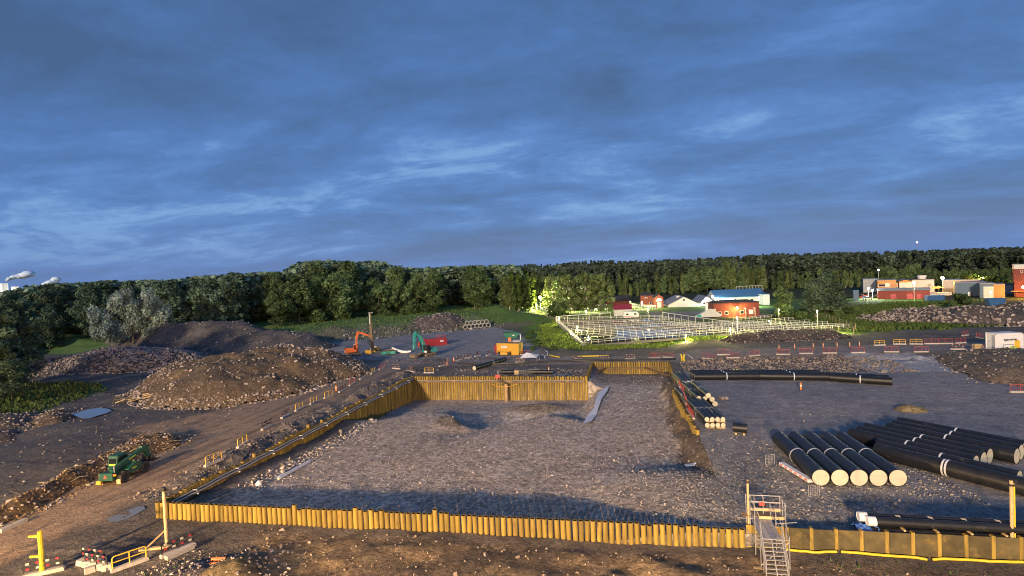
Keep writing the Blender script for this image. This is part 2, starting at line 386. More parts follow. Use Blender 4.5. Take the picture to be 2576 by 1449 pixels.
YARDROAD = [(8, 222), (22, 205), (30, 212), (52, 212), (52, 220), (40, 236), (22, 246), (6, 244)]
def hgt(x, y, fine=True):
    x = np.asarray(x, float); y = np.asarray(y, float)
    yg = unshear(x, y)
    n1 = fbm(x, y, 9.0, 4); n2 = fbm(x+50, y-20, 2.2, 3)
    nz = (0.16*n1+0.07*n2)
    if fine: nz = nz + 0.035*fbm(x, y, 0.7, 2)
    flat = sm(0, 2.5, -sdpoly(x, y, ROAD))
    z = nz*(1-0.75*flat)
    # gentle rise to the right behind the pit, embankments, far hills
    rr = sm(110, 118, y)*sm(6, 16, x)*(1-sm(150, 190, y)); z = z + 1.5*rr
    ridge = sm(99, 106, y+n2*0.8)*(1-sm(112, 117, y))*sm(8, 13, x); z = z + ridge*(0.55+0.5*np.abs(n1)+0.35*n2)
    g = sm(0, 13, -sdpoly(x, y, GRASS_NW)+2*n1); z = z + g*(3.2+0.6*n1)
    gm = np.exp(-(((x+46)/16)**2+((y-212)/12)**2)); z = z + 4.2*gm
    berm = np.exp(-((x+45.2)/1.9)**2)*sm(40, 52, y)*(1-sm(104, 112, y)); z = z + berm*(0.75+0.45*n2+0.2*n1)
    left = sm(-68, -80, x)*(1-sm(150, 190, y)); z = z + left*0.35*n1
    far = sm(300, 1100, np.hypot(x, y)); z = z + far*(6+9*sm(0, 900, x))
    # foreground bank of soil in front of the pile wall
    fb_ = np.exp(-((yg-34.8)/2.4)**2)*sm(-30, -22, x)*(1-sm(2, 12, x)); z = z + fb_*(0.25+0.25*n2)
    z = z + 0.55*np.exp(-(((x+26.5)/2.8)**2+((y-31.2)/2.0)**2))
    # yard for the pipes
    yard = 0.9+nz*0.3
    toe = sm(100.5, 98, y+n2*0.6); ym = (x > XR) & (yg > YF)
    z = np.where(ym & (y < 112), yard*toe + (1-toe)*np.maximum(z, 0.9), z)
    slope = sm(4.6, 7.4, x+0.5*n2); 
    # pit
    inpit = ((x > XL) & (x <= XR) & (yg > YF) & (y < YB)) | ((x > XC) & (x <= XR) & (y >= YB) & (y < YR))
    edge = 78+3.0*np.sin(x*0.35)+1.8*n1
    fl = np.interp(y, [39, 46, 52, 62, 72, 112], [-0.45, -0.5, -0.75, -1.0, -1.15, -1.5])
    deep = -2.9-0.5*sm(84, 97, y)
    dm = sm(-1.8, 1.8, y-edge)*(1-sm(-8.6, -5.4, x+0.5*n2))
    f = fl*(1-dm)+deep*dm
    tr = np.exp(-((x+20-0.55*(y-76)+1.5*n1)/2.6)**2)*sm(66, 71, y)*(1-sm(80, 86, y)); f = f - 0.6*tr
    hp = np.exp(-(((x+25.5)/3.6)**2+((y-74.5)/3.6)**2)); f = f+0.75*hp
    hp = np.exp(-(((x+15)/5.5)**2+((y-88)/3.2)**2)); f = f+1.2*hp
    lb = (1-sm(0.2, 3.4, x-XL+0.5*n2))*(1-sm(72, 79, y)); f = f + lb*(0.65+0.25*n2)*(1+0.4*sm(60, 70, y))
    f = f + nz*0.55
    fr = sm(-8, 5.2, x+1.2*n1)*(1-sm(50, 60, y))
    rb = np.where(y < YB-3, sm(4.4, 7.2, x+0.7*n2), 0.0)*sm(47, 56, y)
    rb = np.where(y >= YB-3, sm(4.0, 7.0, x+0.7*n2)*0.55*(1-sm(94, 112, y)*0.6), rb)
    q = np.clip(np.maximum(fr, rb), 0, 1); f = f*(1-q)+(0.9+nz*0.3)*q
    cl = (1-sm(-7.8, -5.0, x+0.4*n2))*(y > YB); f = f*(1-cl) + cl*(0.1+0.4*n2)
    z = np.where(inpit, f, z)
    # the shallow hollow that holds the puddle
    return z
PUDDLE = [(180, 1042), (203, 1035), (226, 1029), (250, 1026), (272, 1028), (281, 1033), (266, 1040), (244, 1046), (226, 1052), (206, 1053), (194, 1048)]

def colours(x, y):
    yg = unshear(x, y); n1 = fbm(x, y, 14, 4); n2 = fbm(x-31, y+77, 3.0, 4); n3 = fbm(x+11, y+3, 1.1, 3)
    C = np.zeros(x.shape+(3,)); G = np.zeros(x.shape)
    def lay(w, c, grit=0.0):
        w = np.clip(w, 0, 1)[..., None]; C[...] = C*(1-w)+np.array(c)*w; G[...] = G*(1-w[..., 0])+grit*w[..., 0]
    C[...] = (0.15, 0.128, 0.108); G[...] = 0.45
    lay(sm(-0.2, 0.6, n1), (0.105, 0.093, 0.085), 0.5)
    lay(sm(0.1, 0.7, n2)*0.6, (0.19, 0.165, 0.14), 0.7)
    lay(sm(140, 300, np.hypot(x, y))*sm(150, 240, y), (0.05, 0.075, 0.03), 0.1)
    lay(sm(-60, -72, x+4*n1)*(1-sm(120, 150, y)), (0.115, 0.108, 0.105), 0.5)
    w = sm(1.2, -1.2, sdpoly(x, y, ROAD)+1.2*n2); lay(w, (0.35, 0.245, 0.16), 0.25)
    tracks = np.abs(vnoise(x*1.9+0.15*y+n1, y*0.035)*2-1); lay(w*sm(0.28, 0.0, tracks)*0.9, (0.17, 0.13, 0.10), 0.2)
    lay(w*sm(0.3, 0.9, n2)*0.5, (0.40, 0.29, 0.20), 0.2)
    lay(w*sm(100, 118, y)*0.8, (0.22, 0.20, 0.195), 0.3)
    w = sm(1.0, -1.0, sdpoly(x, y, PAD)+1.0*n2); lay(w, (0.27, 0.265, 0.265), 0.25)
    tracks = np.abs(vnoise(x*0.11+n1*0.7, y*0.8+x*0.22)*2-1); lay(w*sm(0.3, 0.0, tracks)*sm(0, 30, 190-y-0.8*(x+60))*0.6, (0.14, 0.14, 0.145), 0.2)
    w = sm(2.0, -2.0, sdpoly(x, y, GRASS_NW)+3.0*n2); lay(w, (0.10, 0.18, 0.055), 0.1)
    lay(w*sm(0.1, 0.8, n2), (0.13, 0.21, 0.065), 0.1)
    w2 = w*sm(16, 4, -sdpoly(x, y, GRASS_NW)+6*n1)*(x > -110)*(x < -48); lay(w2*0.85, (0.11, 0.10, 0.09), 0.7)
    gm = np.exp(-(((x+46)/17)**2+((y-212)/14)**2)); lay(sm(0.25, 0.5, gm+0.1*n2), (0.075, 0.14, 0.035), 0.1)
    w = sm(1.5, -1.5, sdpoly(x, y, GRASS_C)+2.0*n2); lay(w, (0.075, 0.14, 0.03), 0.1); lay(w*sm(0.0, 0.8, n2)*0.7, (0.12, 0.18, 0.045), 0.1)
    w = sm(0.8, -0.8, sdpoly(x, y, YARDROAD)+0.3*n2); lay(w, (0.17, 0.165, 0.16), 0.1)
    w = sm(1, -1, sdpoly(x, y, [(-96, 68), (-104, 90), (-120, 96), (-150, 88), (-150, 60), (-108, 66)])+2.5*n2); lay(w, (0.05, 0.10, 0.03), 0.1)
    # rubble bank behind the yard and the grey haul ramp
    w = sm(99, 104, y+n2)*(1-sm(112, 116, y))*sm(8, 11, x); lay(w, (0.16, 0.13, 0.11), 1.0)
    w = sm(1.5, -1.5, sdpoly(x, y, [(40, 118), (52, 118), (57, 100), (66, 92), (60, 84), (46, 92), (38, 102)])+1.5*n2); lay(w, (0.36, 0.355, 0.36), 0.8)
    ber = np.exp(-((x+45.2)/2.2)**2)*sm(40, 50, y)*(1-sm(106, 112, y)); lay(sm(0.25, 0.6, ber), (0.17, 0.145, 0.125), 1.0)
    # foreground soil
    w = (1-sm(36.5, 38.5, yg))*sm(-34, -26, x+2*n2); lay(w, (0.235, 0.165, 0.095), 0.8)
    lay(w*sm(0.0, 0.6, n2), (0.16, 0.118, 0.078), 0.8)
    tracks = np.abs(vnoise(x*0.035+0.4*n1, y*0.75+0.12*x)*2-1); lay(w*sm(0.3, 0.0, tracks)*0.6, (0.085, 0.068, 0.052), 0.3)
    lay(w*sm(31.5, 29.5, yg+0.8*n2)*(x < 4), (0.14, 0.135, 0.13), 0.5)
    # yard
    ym = (x > XR-0.3) & (yg > YF) & (y < 101); m = ym*1.0
    lay(m, (0.27, 0.255, 0.25), 0.35); lay(m*sm(0.0, 0.7, n1+0.5*n2)*0.7, (0.215, 0.212, 0.215), 0.3)
    lay(m*sm(66, 54, y+4*n1)*sm(24, 12, x), (0.25, 0.235, 0.21), 0.95)
    tracks = np.abs(vnoise(x*0.16+n1*0.5, y*0.9)*2-1); lay(m*sm(0.25, 0.0, tracks)*0.45, (0.165, 0.165, 0.17), 0.3)
    # pit
    inpit = ((x > XL) & (x <= XR) & (yg > YF) & (y < YB)) | ((x > XC) & (x <= XR) & (y >= YB) & (y < YR)); p = inpit*1.0
    lay(p, (0.40, 0.335, 0.275), 1.0); lay(p*sm(-0.1, 0.7, n1+0.3*n2)*0.85, (0.29, 0.238, 0.19), 0.7)
    lay(p*sm(0.2, 0.8, n2-0.3*n1)*0.6, (0.46, 0.41, 0.37), 1.0)
    ruts = np.abs(vnoise(x*0.85+0.25*y+0.6*n1, y*0.04)*2-1); lay(p*sm(0.2, 0.0, ruts)*sm(-.3, .5, n1)*0.55, (0.19, 0.16, 0.135), 0.5)
    ruts = np.abs(vnoise(x*0.05, y*0.9+0.2*x+0.6*n1)*2-1); lay(p*sm(0.2, 0.0, ruts)*sm(0.0, .6, -n1)*0.5, (0.21, 0.18, 0.15), 0.5)
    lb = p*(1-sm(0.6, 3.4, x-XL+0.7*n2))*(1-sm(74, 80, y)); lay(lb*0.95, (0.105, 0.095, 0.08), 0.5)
    fr = p*sm(-3, 5.2, x+1.2*n2)*sm(62, 52, y+2*n1); lay(fr, (0.25, 0.235, 0.21), .95)
    rb = p*sm(4.3, 5.2, x+0.6*n2)*sm(49, 55, y+n2); lay(rb, (0.13, 0.10, 0.075), 0.6)
    lay(p*sm(99, 105, y)*0.8, (0.15, 0.13, 0.11), 0.8)
    hp = np.exp(-(((x+25.5)/2.8)**2+((y-74.5)/3.4)**2))+np.exp(-(((x+15)/5.5)**2+((y-88)/3.2)**2)); lay(p*sm(0.25, 0.6, hp)*0.9, (0.16, 0.13, 0.095), 1.0)
    C *= (1+0.10*n3)[..., None]
    return np.clip(C, 0.01, 0.6), np.clip(G, 0, 1)

def lines(spans):
    out = []
    for a, b, s in spans: out.append(np.arange(a, b, s))
    return np.concatenate(out)
gx = lines([(-2600, -400, 120), (-400, -150, 8), (-150, -72, 1.0), (-72, 40, 0.42), (40, 110, 1.0), (110, 300, 6), (300, 3200, 120)])
gy = lines([(-60, 22, 4), (22, 30, 0.6), (30, 62, 0.36), (62, 118, 0.5), (118, 230, 1.1), (230, 420, 6), (420, 4000, 120)])
def withcuts(g, cuts):
    for c in cuts:
        g = g[np.abs(g-c) > 0.12]; g = np.concatenate([g, [c-0.012, c+0.012]])
    return np.sort(g)
gx = withcuts(gx, (XL, XC, XR)); gy = withcuts(gy, (YF, YB, YR))
GXX, GYY = np.meshgrid(gx, gy, indexing='ij'); GYW = GYY + shear(GXX, GYY)
GZ = hgt(GXX, GYW); GC, GG = colours(GXX, GYW)
nx, ny = GXX.shape
cxm = (gx[:-1, None]+gx[1:, None])/2 + 0*gy[None, :-1]; cym = (gy[None, :-1]+gy[None, 1:])/2 + 0*gx[:-1, None]
jit = fbm(cxm, cym, 2.0, 2)*0.8
reg = np.zeros(cxm.shape, int)
cyw = cym+shear(cxm, cym)
reg[(sdpoly(cxm, cyw, GRASS_NW)+jit < 0)] = 4
reg[(sdpoly(cxm, cyw, GRASS_C)+jit < 0)] = 5
reg[(sdpoly(cxm, cyw, PAD)+jit < 0)] = 3
reg[(sdpoly(cxm, cyw, ROAD)+jit < 0)] = 1
reg[(cxm > XR) & (cym > YF) & (cyw < 99+jit) & (cxm < 66)] = 2
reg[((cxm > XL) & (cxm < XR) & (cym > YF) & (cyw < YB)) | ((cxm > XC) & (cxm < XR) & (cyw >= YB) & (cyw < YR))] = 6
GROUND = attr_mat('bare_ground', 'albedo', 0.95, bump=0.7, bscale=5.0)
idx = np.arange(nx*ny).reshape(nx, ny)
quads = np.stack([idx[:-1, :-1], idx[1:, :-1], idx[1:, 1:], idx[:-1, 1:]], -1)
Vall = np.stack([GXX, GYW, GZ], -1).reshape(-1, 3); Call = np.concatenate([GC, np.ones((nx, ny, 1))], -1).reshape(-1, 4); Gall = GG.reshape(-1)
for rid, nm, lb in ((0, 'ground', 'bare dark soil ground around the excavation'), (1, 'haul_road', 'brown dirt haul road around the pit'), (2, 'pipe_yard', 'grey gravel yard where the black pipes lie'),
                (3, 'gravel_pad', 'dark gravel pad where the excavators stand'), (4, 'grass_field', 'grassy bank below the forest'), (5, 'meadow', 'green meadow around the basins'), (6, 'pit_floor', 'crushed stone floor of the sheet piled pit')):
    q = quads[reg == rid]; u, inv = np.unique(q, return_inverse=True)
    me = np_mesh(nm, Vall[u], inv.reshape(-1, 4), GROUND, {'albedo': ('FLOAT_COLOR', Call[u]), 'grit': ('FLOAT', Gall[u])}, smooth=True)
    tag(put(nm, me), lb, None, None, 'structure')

# puddle water
WATER = bpy.data.materials.new('water'); WATER.use_nodes = True
_b = WATER.node_tree.nodes['Principled BSDF']; _b.inputs['Base Color'].default_value = (0.02, 0.025, 0.03, 1); _b.inputs['Roughness'].default_value = 0.04; _b.inputs['IOR'].default_value = 1.33
_b.inputs['Metallic'].default_value = 0.0
def puddle(px, z, lb):
    P = [at(x, y, z) for x, y in px]; mb = MB(); mb.add(P + [p-Vector((0, 0, 0.3)) for p in P], [tuple(range(len(P)))])
    o = mb.build('puddle', WATER); tag(o, lb, None, None, 'structure'); return P
_pp = [at(x, y, 0) for x, y in PUDDLE]; _z = float(max(np.max(hgt(np.array([p.x for p in _pp]), np.array([p.y for p in _pp]))), np.max(hgt(np.linspace(_pp[0].x, _pp[5].x, 30), np.linspace(_pp[0].y, _pp[5].y, 30)))))
PALE_WATER = mat('sky_reflect_water', (0.20, 0.225, 0.25), 0.05, 0, 0.05, 1.0)  # bright sky reflection put into a lighter base colour
_w, WATER = WATER, PALE_WATER
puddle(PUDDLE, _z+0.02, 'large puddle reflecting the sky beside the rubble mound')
_q = [(268, 1307), (290, 1296), (318, 1284), (345, 1274), (362, 1273), (366, 1280), (345, 1292), (322, 1304), (296, 1312), (276, 1313)]
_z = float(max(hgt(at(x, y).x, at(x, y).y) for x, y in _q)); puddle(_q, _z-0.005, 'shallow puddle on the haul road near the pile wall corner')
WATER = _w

# ------------------------------------------------------------------ sheet pile walls
def pile_mesh(h_top, h_bot, R=0.196, n=10, name='pile'):
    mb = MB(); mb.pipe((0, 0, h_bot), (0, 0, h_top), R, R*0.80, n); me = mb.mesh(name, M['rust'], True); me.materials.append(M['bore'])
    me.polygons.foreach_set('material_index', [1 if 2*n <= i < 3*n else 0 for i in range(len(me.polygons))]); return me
PV = {}
def pile(parent, x, y, top, bot):
    k = (round(top*8), round(bot*2))
    if k not in PV: PV[k] = pile_mesh(k[0]/8, k[1]/2)
    return put('pile', PV[k], parent, (x+random.uniform(-.02, .02), y+random.uniform(-.03, .03), 0), (random.uniform(-.012, .012), random.uniform(-.012, .012), random.uniform(0, 6)))
def pile_row(root, p0, p1, top, bot, pitch=0.45, jag=0.07, tall=(), skip=()):
    p0, p1 = Vector(p0), Vector(p1); n = int((p1-p0).length/pitch)
    for i in range(n+1):
        p = p0.lerp(p1, i/n) if n else p0
        t = (top(i/n) if callable(top) else top)+random.uniform(-jag, jag); b = bot(i/n) if callable(bot) else bot
        for (a, e) in tall:
            if abs(i/n-a) < 0.5/n: t += e
        if any(a <= i/n <= b_ for a, b_ in skip): continue
        pile(root, p.x, p.y, t, b)
w = thing('sheet_pile_wall', 'long front wall of rusty yellow piles crossing the foreground below the gravel', 'sheet pile wall')
def yfront(x): return YF + SH*(min(max(x, -41), 60)+40.7)
tl = []
for px in (735, 893, 908, 934, 962, 1098, 1120, 1135):
    x = at(px, 1285, 1.4).x; tl.append(((x+40.8)/47.9, 0.32 if px in (735, 893, 1098) else 0.14))
pile_row(w, (-40.8, yfront(-40.8), 0), (7.1, yfront(7.1), 0), lambda f: 1.42-0.06*math.sin(f*7)-0.12*f, -0.6, tall=tl, jag=0.035)
w = thing('sheet_pile_wall', 'left wall of rusty piles beside the haul road, running back from the near corner', 'sheet pile wall')
pile_row(w, (XL, 39.7, 0), (XL, YB-0.3, 0), lambda f: 1.15+0.12*math.sin(f*23), lambda f: -2 if f < .55 else -5, tall=[(.215, .3), (.40, .45), (.455, .35), (.565, .3), (.78, .3)], jag=0.09)
mb = MB()
mb.box((XL+0.33, (40+YB)/2, 0.52), (0.16, YB-41, 0.30)); mb.build('waler_beam', M['rust_dark'], w)
for dz, dx in ((0.86, .36), (0.70, .62)):
    mb = MB(); ys = np.linspace(40.5, YB-0.6, 30)
    mb.path([(XL+dx+0.03*math.sin(k*1.7), yy, dz+0.04*math.sin(k*2.3)) for k, yy in enumerate(ys)], 0.075, 6); mb.build('supply_pipe', M['galv'], w, True)
for k in range(10):
    yy = 43+k*5.6; mb = MB(); mb.box((XL+0.55, yy, 0.60), (0.75, 0.12, 0.14)); mb.box((XL+0.5, yy, 0.95), (0.6, 0.08, 0.08)); mb.build('bracket', M['conc'], w)
w = thing('sheet_pile_wall', 'tall far wall of rusty piles closing the back of the pit', 'sheet pile wall')
pile_row(w, (XL+0.1, YB, 0), (XC-0.1, YB, 0), 0.98, -5, jag=0.06)
mb = MB(); mb.box(((XL+XC)/2, YB-0.36, 0.02), (XC-XL-0.6, 0.22, 0.30)); mb.build('waler_beam', M['rust_dark'], w)
mb = MB(); mb.path([(x, YB-0.55, 0.30+0.05*math.sin(x*0.9)) for x in np.linspace(XL+1, XC-0.5, 30)], 0.07, 6); mb.build('supply_pipe', M['galv'], w, True)
for k in range(6):
    x = XL+3+k*5.3; mb = MB(); mb.box((x, YB-0.5, 0.24), (0.7, 0.3, 0.16)); mb.build('bracket', M['wood'], w)
w = thing('sheet_pile_wall', 'short rusty pile wall around the recess at the back of the pit', 'sheet pile wall')
pile_row(w, (XC, YB+0.2, 0), (XC, YR-0.2, 0), 1.0, -4, jag=.05)
pile_row(w, (XC+0.2, YR, 0), (XR-0.2, YR, 0), 0.98, -4, jag=.05)
pile_row(w, (XR, YR-0.1, 0), (XR, 93.2, 0), 1.0, -3, jag=.06)
mb = MB(); mb.box(((XL*0+XC+XR)/2, YR-0.36, -0.25), (XR-XC-1, 0.25, 0.3)); mb.build('waler_beam', M['rust_dark'], w)
mb = MB(); mb.bar((2.2, YR-0.45, -0.2), (XR-0.4, 104.5, -0.4), 0.28, 0.28); mb.build('corner_brace', M['rust_dark'], w)
mb = MB(); mb.bar((XC+2.8, YR-0.45, -0.2), (XC+0.4, 107.5, -0.4), 0.24, 0.24); mb.build('corner_brace', M['rust_dark'], w)
mb = MB(); mb.bar((XR-0.25, 104, 0.1), (XR-0.25, 93.6, 0.1), 0.2, 0.25); mb.build('waler_beam', M['rust_dark'], w)
w = thing('sheet_pile_wall', 'low curved row of cut rusty piles beside the stacked black pipes', 'sheet pile wall')
cv = [(5.85, 85.0), (6.0, 80.5), (6.25, 75.5), (6.65, 70), (6.75, 65.5), (6.9, 63.9)]
for (a, b), zt in zip(zip(cv[:-1], cv[1:]), (1.15, 1.05, 1.1, 1.2, 1.25)): pile_row(w, (*a, 0), (*b, 0), zt, -1.5, jag=.1)
# pump column on the back wall
w = thing('pump_column', 'upright rusty pump tube with red head and black hoses against the far pit wall', 'pump', (-22.6, 96.0, -3.4))
MB().cyl((0, 0, 0), (0, 0, 3.2), 0.33, n=12).build('column', M['wood'], w, True)
MB().box((-1.6, 0.6, 4.4), (0.9, 0.5, 0.7)).build('red_head', M['red'], w)
MB().cyl((-1.6, 0.7, 4.7), (-1.6, 0.7, 5.5), 0.1).build('vent_stub', M['galv'], w)
for s in (-1, 1): MB().path([(-1.5, .3, 4.3), (-1.0+.3*s, -.1, 3.7), (-.2+.7*s, -.25, 3.1), (.1*s, -.1, 2.9), (0, 0, 3.1)], .07).build('hose', M['dark'], w, True)
MB().path([(-2.8, 0, 3.2), (-1, -.4, 2.75), (.6, -.4, 2.8), (2.2, 0, 3.2)], .04, 5).build('cable', M['yellow'], w, True)

# ------------------------------------------------------------------ soldier pile wall on the right
w = thing('retaining_wall', 'low retaining wall of steel posts and rusty panels along the right foreground', 'retaining wall')
xs = [10.0+1.555*i for i in range(12)]
for i, x in enumerate(xs):
    y = yfront(x); mb = MB(); mb.box((x, y-0.06, 0.62), (0.16, 0.30, 1.95)); mb.box((x, y-0.19, 0.62), (0.22, 0.03, 1.95)); mb.build('steel_post', M['rust'], w)
    if i < len(xs)-1:
        mb = MB(); mb.box((x+0.7775, yfront(x+.78)-0.09, 0.58+random.uniform(-.02, .02)), (1.37, 0.1, 1.82+random.uniform(-.05, .05)), rz=random.uniform(-.01, .01)); mb.build('panel', M['panel'], w)
for i, (a, b) in enumerate(((9.9, 13.05), (13.3, 18.45), (18.8, 23.95), (24.4, 27))):
    o = thing('protective_tube', '%s length of bright yellow tube along the retaining wall from the stair' % ORD[i], 'tube', (0, 0, 0), 0, 'yellow tubes along the retaining wall')
    mb = MB(); mb.path([(x, yfront(x)-0.42+0.02*math.sin(x*3), float(hgt(x, yfront(x)-.42))+0.10) for x in np.linspace(a, b, 9)], 0.085, 8); mb.build('tube', M['ybright'], o, True)
    mb = MB(); mb.cyl((b, yfront(b)-.42, float(hgt(b, yfront(b)-.42))+0.1), (b+.12, yfront(b)-.42, float(hgt(b, yfront(b)-.42))+.1), .1); mb.build('coupling', M['dark'], o)
# connecting rusty plate between pile wall and stair
o = thing('steel_plate', 'yellow rusty steel plate closing the gap beside the scaffold stair', 'steel plate')
MB().box((8.65, yfront(8.6)+0.1, 0.55), (2.5, 0.06, 1.9)).build('plate', M['rust'], o)
MB().box((8.65, yfront(8.6)-0.02, -0.02), (2.5, 0.14, 0.12)).build('yellow_edge', M['ybright'], o)

# ------------------------------------------------------------------ scaffold stair
st = thing('scaffold_stair', 'galvanised scaffold stair with platform climbing over the pile wall', 'stair', (7.72, 36.1, 0))
def sb(name, m_, fn, smooth=False):
    mb = MB(); fn(mb); return mb.build(name, m_, st, smooth)
for k in range(9):
    f = k/8; y = 0.02+f*1.28; z = 0.22+f*1.62
    sb('step', M['galv'], lambda b: b.box((0.32, y, z), (0.60, 0.20, 0.04)))
    sb('step', M['galv'], lambda b: b.box((0.96, y, z), (0.60, 0.20, 0.04)))
for x in (0, 0.64, 1.28): sb('stringer', M['galv'], lambda b: b.bar((x, -0.08, 0.10), (x, 1.42, 2.0), 0.045, 0.22))
for i in range(4): sb('deck_plank', M['conc'] if i % 2 else M['galv'], lambda b: b.box((0.17+i*0.325, 3.0, 2.0), (0.30, 3.2, 0.05)))
for i in range(2): sb('deck_plank', M['wood'], lambda b: b.box((0.8, 4.75+i*0.32, 2.03), (2.6, 0.30, 0.05)))
for x in (0, 1.32):
    for y in (1.45, 3.0, 4.5): sb('upright', M['galv'], lambda b: b.cyl((x, y, 0 if y < 3.3 else 0.9), (x, y, 3.1), 0.03, n=6))
for x, y in ((-.15, 5.1), (2.1, 5.1), (2.15, 3.9), (2.1, 4.4), (1.0, 5.1), (0.4, 5.1)): sb('upright', M['galv'], lambda b: b.cyl((x, y, 0.9), (x, y, 3.4), 0.03, n=6))
for z in (2.5, 3.0):
    for x in (0, 1.32): sb('handrail', M['galv'], lambda b: b.cyl((x, 1.4, z), (x, 4.5, z), 0.026, n=6))
    sb('handrail', M['galv'], lambda b: b.cyl((-.2, 5.1, z+.35), (2.15, 5.1, z+.35), 0.035, n=6))
    sb('handrail', M['galv'], lambda b: b.cyl((2.12, 5.1, z+.25), (2.15, 3.8, z+.25), 0.026, n=6))
    sb('handrail', M['galv'], lambda b: b.cyl((0.0, 4.3, z+.25), (2.15, 4.2, z+.25), 0.026, n=6))
for x in (0, 1.30):
    for dz in (0.55, 1.0): sb('handrail', M['galv'], lambda b: b.cyl((x, -0.05, 0.15+dz), (x, 1.42, 2.0+dz), 0.026, n=6))
    sb('upright', M['galv'], lambda b: b.cyl((x, 0.0, 0), (x, 0.0, 1.2), 0.028, n=6)); sb('upright', M['galv'], lambda b: b.cyl((x, 0.7, 0), (x, 0.7, 2.1), 0.028, n=6))
for a, b_ in (((1.7, 1.3, 0.0), (1.7, 1.3, 2.3)), ((1.7, 1.3, 2.0), (2.1, 4.0, 2.0)), ((1.7, 1.3, 0.3), (2.12, 3.9, 3.0)), ((0, 1.45, 0.2), (1.7, 1.3, 1.9)), ((0, 1.4, 2.0), (1.75, 1.3, 2.0)), ((-1.0, 3.85, 2.2), (0.1, 3.8, 2.25)), ((1.4, 3.75, 1.95), (2.8, 3.7, 2.15)), ((-.4, 3.7, 1.5), (.1, 2.0, .9)), ((1.32, 4.4, 2.0), (1.7, 1.3, .2)), ((2.1, 5.1, 2.1), (2.1, 3.9, 3.2)), ((0.1, 5.1, 3.3), (.6, 4.3, 2.1))):
    sb('brace', M['galv'], lambda b: b.cyl(a, b_, 0.026, n=6))
sb('toe_board', M['woodp'], lambda b: b.box((1.05, 5.08, 2.35), (2.2, 0.04, 0.22)))
sb('toe_board', M['woodp'], lambda b: b.box((1.35, 4.22, 2.15), (1.7, 0.04, 0.2)))
sb('sole_board', M['woodp'], lambda b: b.box((-0.15, 1.35, 0.06), (0.7, 0.3, 0.06)))
sb('sign_panel', M['red'], lambda b: b.box((0.9, 5.06, 2.75), (0.35, 0.02, 0.25)))

# ------------------------------------------------------------------ posts
def post_lean(name, label, base_px, z0, h, r, m_, extra=None, tilt=(0, 0)):
    p = at(*base_px, z0); o = thing(name, label, 'post', p)
    MB().cyl((0, 0, -0.3), (tilt[0], tilt[1], h), r, r*0.9, n=8).build('pole', m_, o, True)
    if extra: extra(o)
    return o
def ex(o):
    MB().box((0, 0, 4.45), (0.34, 0.24, 0.28)).build('sensor_box', M['dark'], o); MB().box((0, 0, 4.15), (0.42, 0.1, 0.06)).build('bracket', M['dark'], o)
    MB().bar((-0.08, 0, 1.25), (-1.15, -0.9, 0.1), 0.12, 0.10).build('brace', M['wood'], o)
    MB().bar((-1.6, -0.9, 0.08), (0.5, -0.1, 0.08), 0.3, 0.16).build('sole_beam', M['woodp'], o)
post_lean('timber_post', 'tall timber post with a brace and sensor box left of the pile wall corner', (420, 1374), 0, 4.4, 0.12, M['woodp'], ex)
post_lean('timber_post', 'slim timber post standing beside the scaffold stair platform', (1884, 1322), 1.3, 3.3, 0.085, M['woodp'], lambda o: MB().box((0, 0, 3.15), (.24, .2, .2)).build('sensor_box', M['dark'], o))
def ex2(o):
    MB().cyl((.16, 0, -.3), (.16, 0, 5.0), .05, n=6).build('conduit', M['ybright'], o, True); MB().box((.05, 0, 4.9), (.34, .2, .14)).build('clamp', M['dark'], o); MB().box((.05, 0, 1.9), (.34, .2, .1)).build('clamp', M['dark'], o)
post_lean('timber_post', 'pair of pale poles rising in front of the retaining wall at the right edge', (2547, 1408), 0, 5.2, 0.11, M['woodp'], ex2)
def ex3(o):
    for z in (2.75, 1.3): MB().bar((0, 0, z), (-0.85, -0.1, z-.05), 0.14, 0.14).build('arm', M['ybright'], o)
post_lean('marker_post', 'bright yellow post with two side arms at the bottom left', (107, 1444), 0, 3.1, 0.16, M['ybright'], ex3)

# ------------------------------------------------------------------ black pipes
PIPEM = {}
def pipe_thing(label, group, mid, yaw, L, R, band=(0.0,), caps=(1, 1), pitch=0.0):
    key = (round(L, 2), round(R, 2), tuple(band), caps)
    if key not in PIPEM:
        parts = []
        mb = MB(); mb.pipe((-L/2, 0, 0), (L/2, 0, 0), R, R*0.955, 22); parts.append(('casing', mb.mesh('casing', M['black'], True)))
        for s, c in zip((-1, 1), caps):
            if c:
                mb = MB(); mb.cyl((s*(L/2-.10), 0, 0), (s*(L/2-.035), 0, 0), R*0.953, n=22); mb.cyl((s*(L/2-.06), 0, 0), (s*(L/2-.02), 0, 0), R*0.5, n=16) if c == 2 else None
                parts.append(('end_cap', mb.mesh('end_cap', M['cream'])))
        for b in band:
            mb = MB(); mb.pipe((b-.07, 0, 0), (b+.07, 0, 0), R+.012, R-.01, 22); parts.append(('strap', mb.mesh('strap', M['strap'], True)))
        PIPEM[key] = parts
    o = thing('black_pipe', label, 'pipe', mid, yaw, group); o.rotation_euler = (0, pitch, yaw)
    for nm, me in PIPEM[key]: put(nm, me, o)
    return o
YZ = 0.9
for i, nm in enumerate(('leftmost', 'second from the left', 'middle', 'second from the right', 'rightmost')):
    x = 15.12+1.5*i; y = 49.75+0.13*i
    pipe_thing('thick black pipe with cream end, %s of the five side by side' % nm, 'row of five thick black pipes', (x-0.28, y+5.4, YZ+0.72), math.radians(90+3.0), 10.8, 0.715)
u = (0.661, -0.750); nn = (0.750, 0.661)
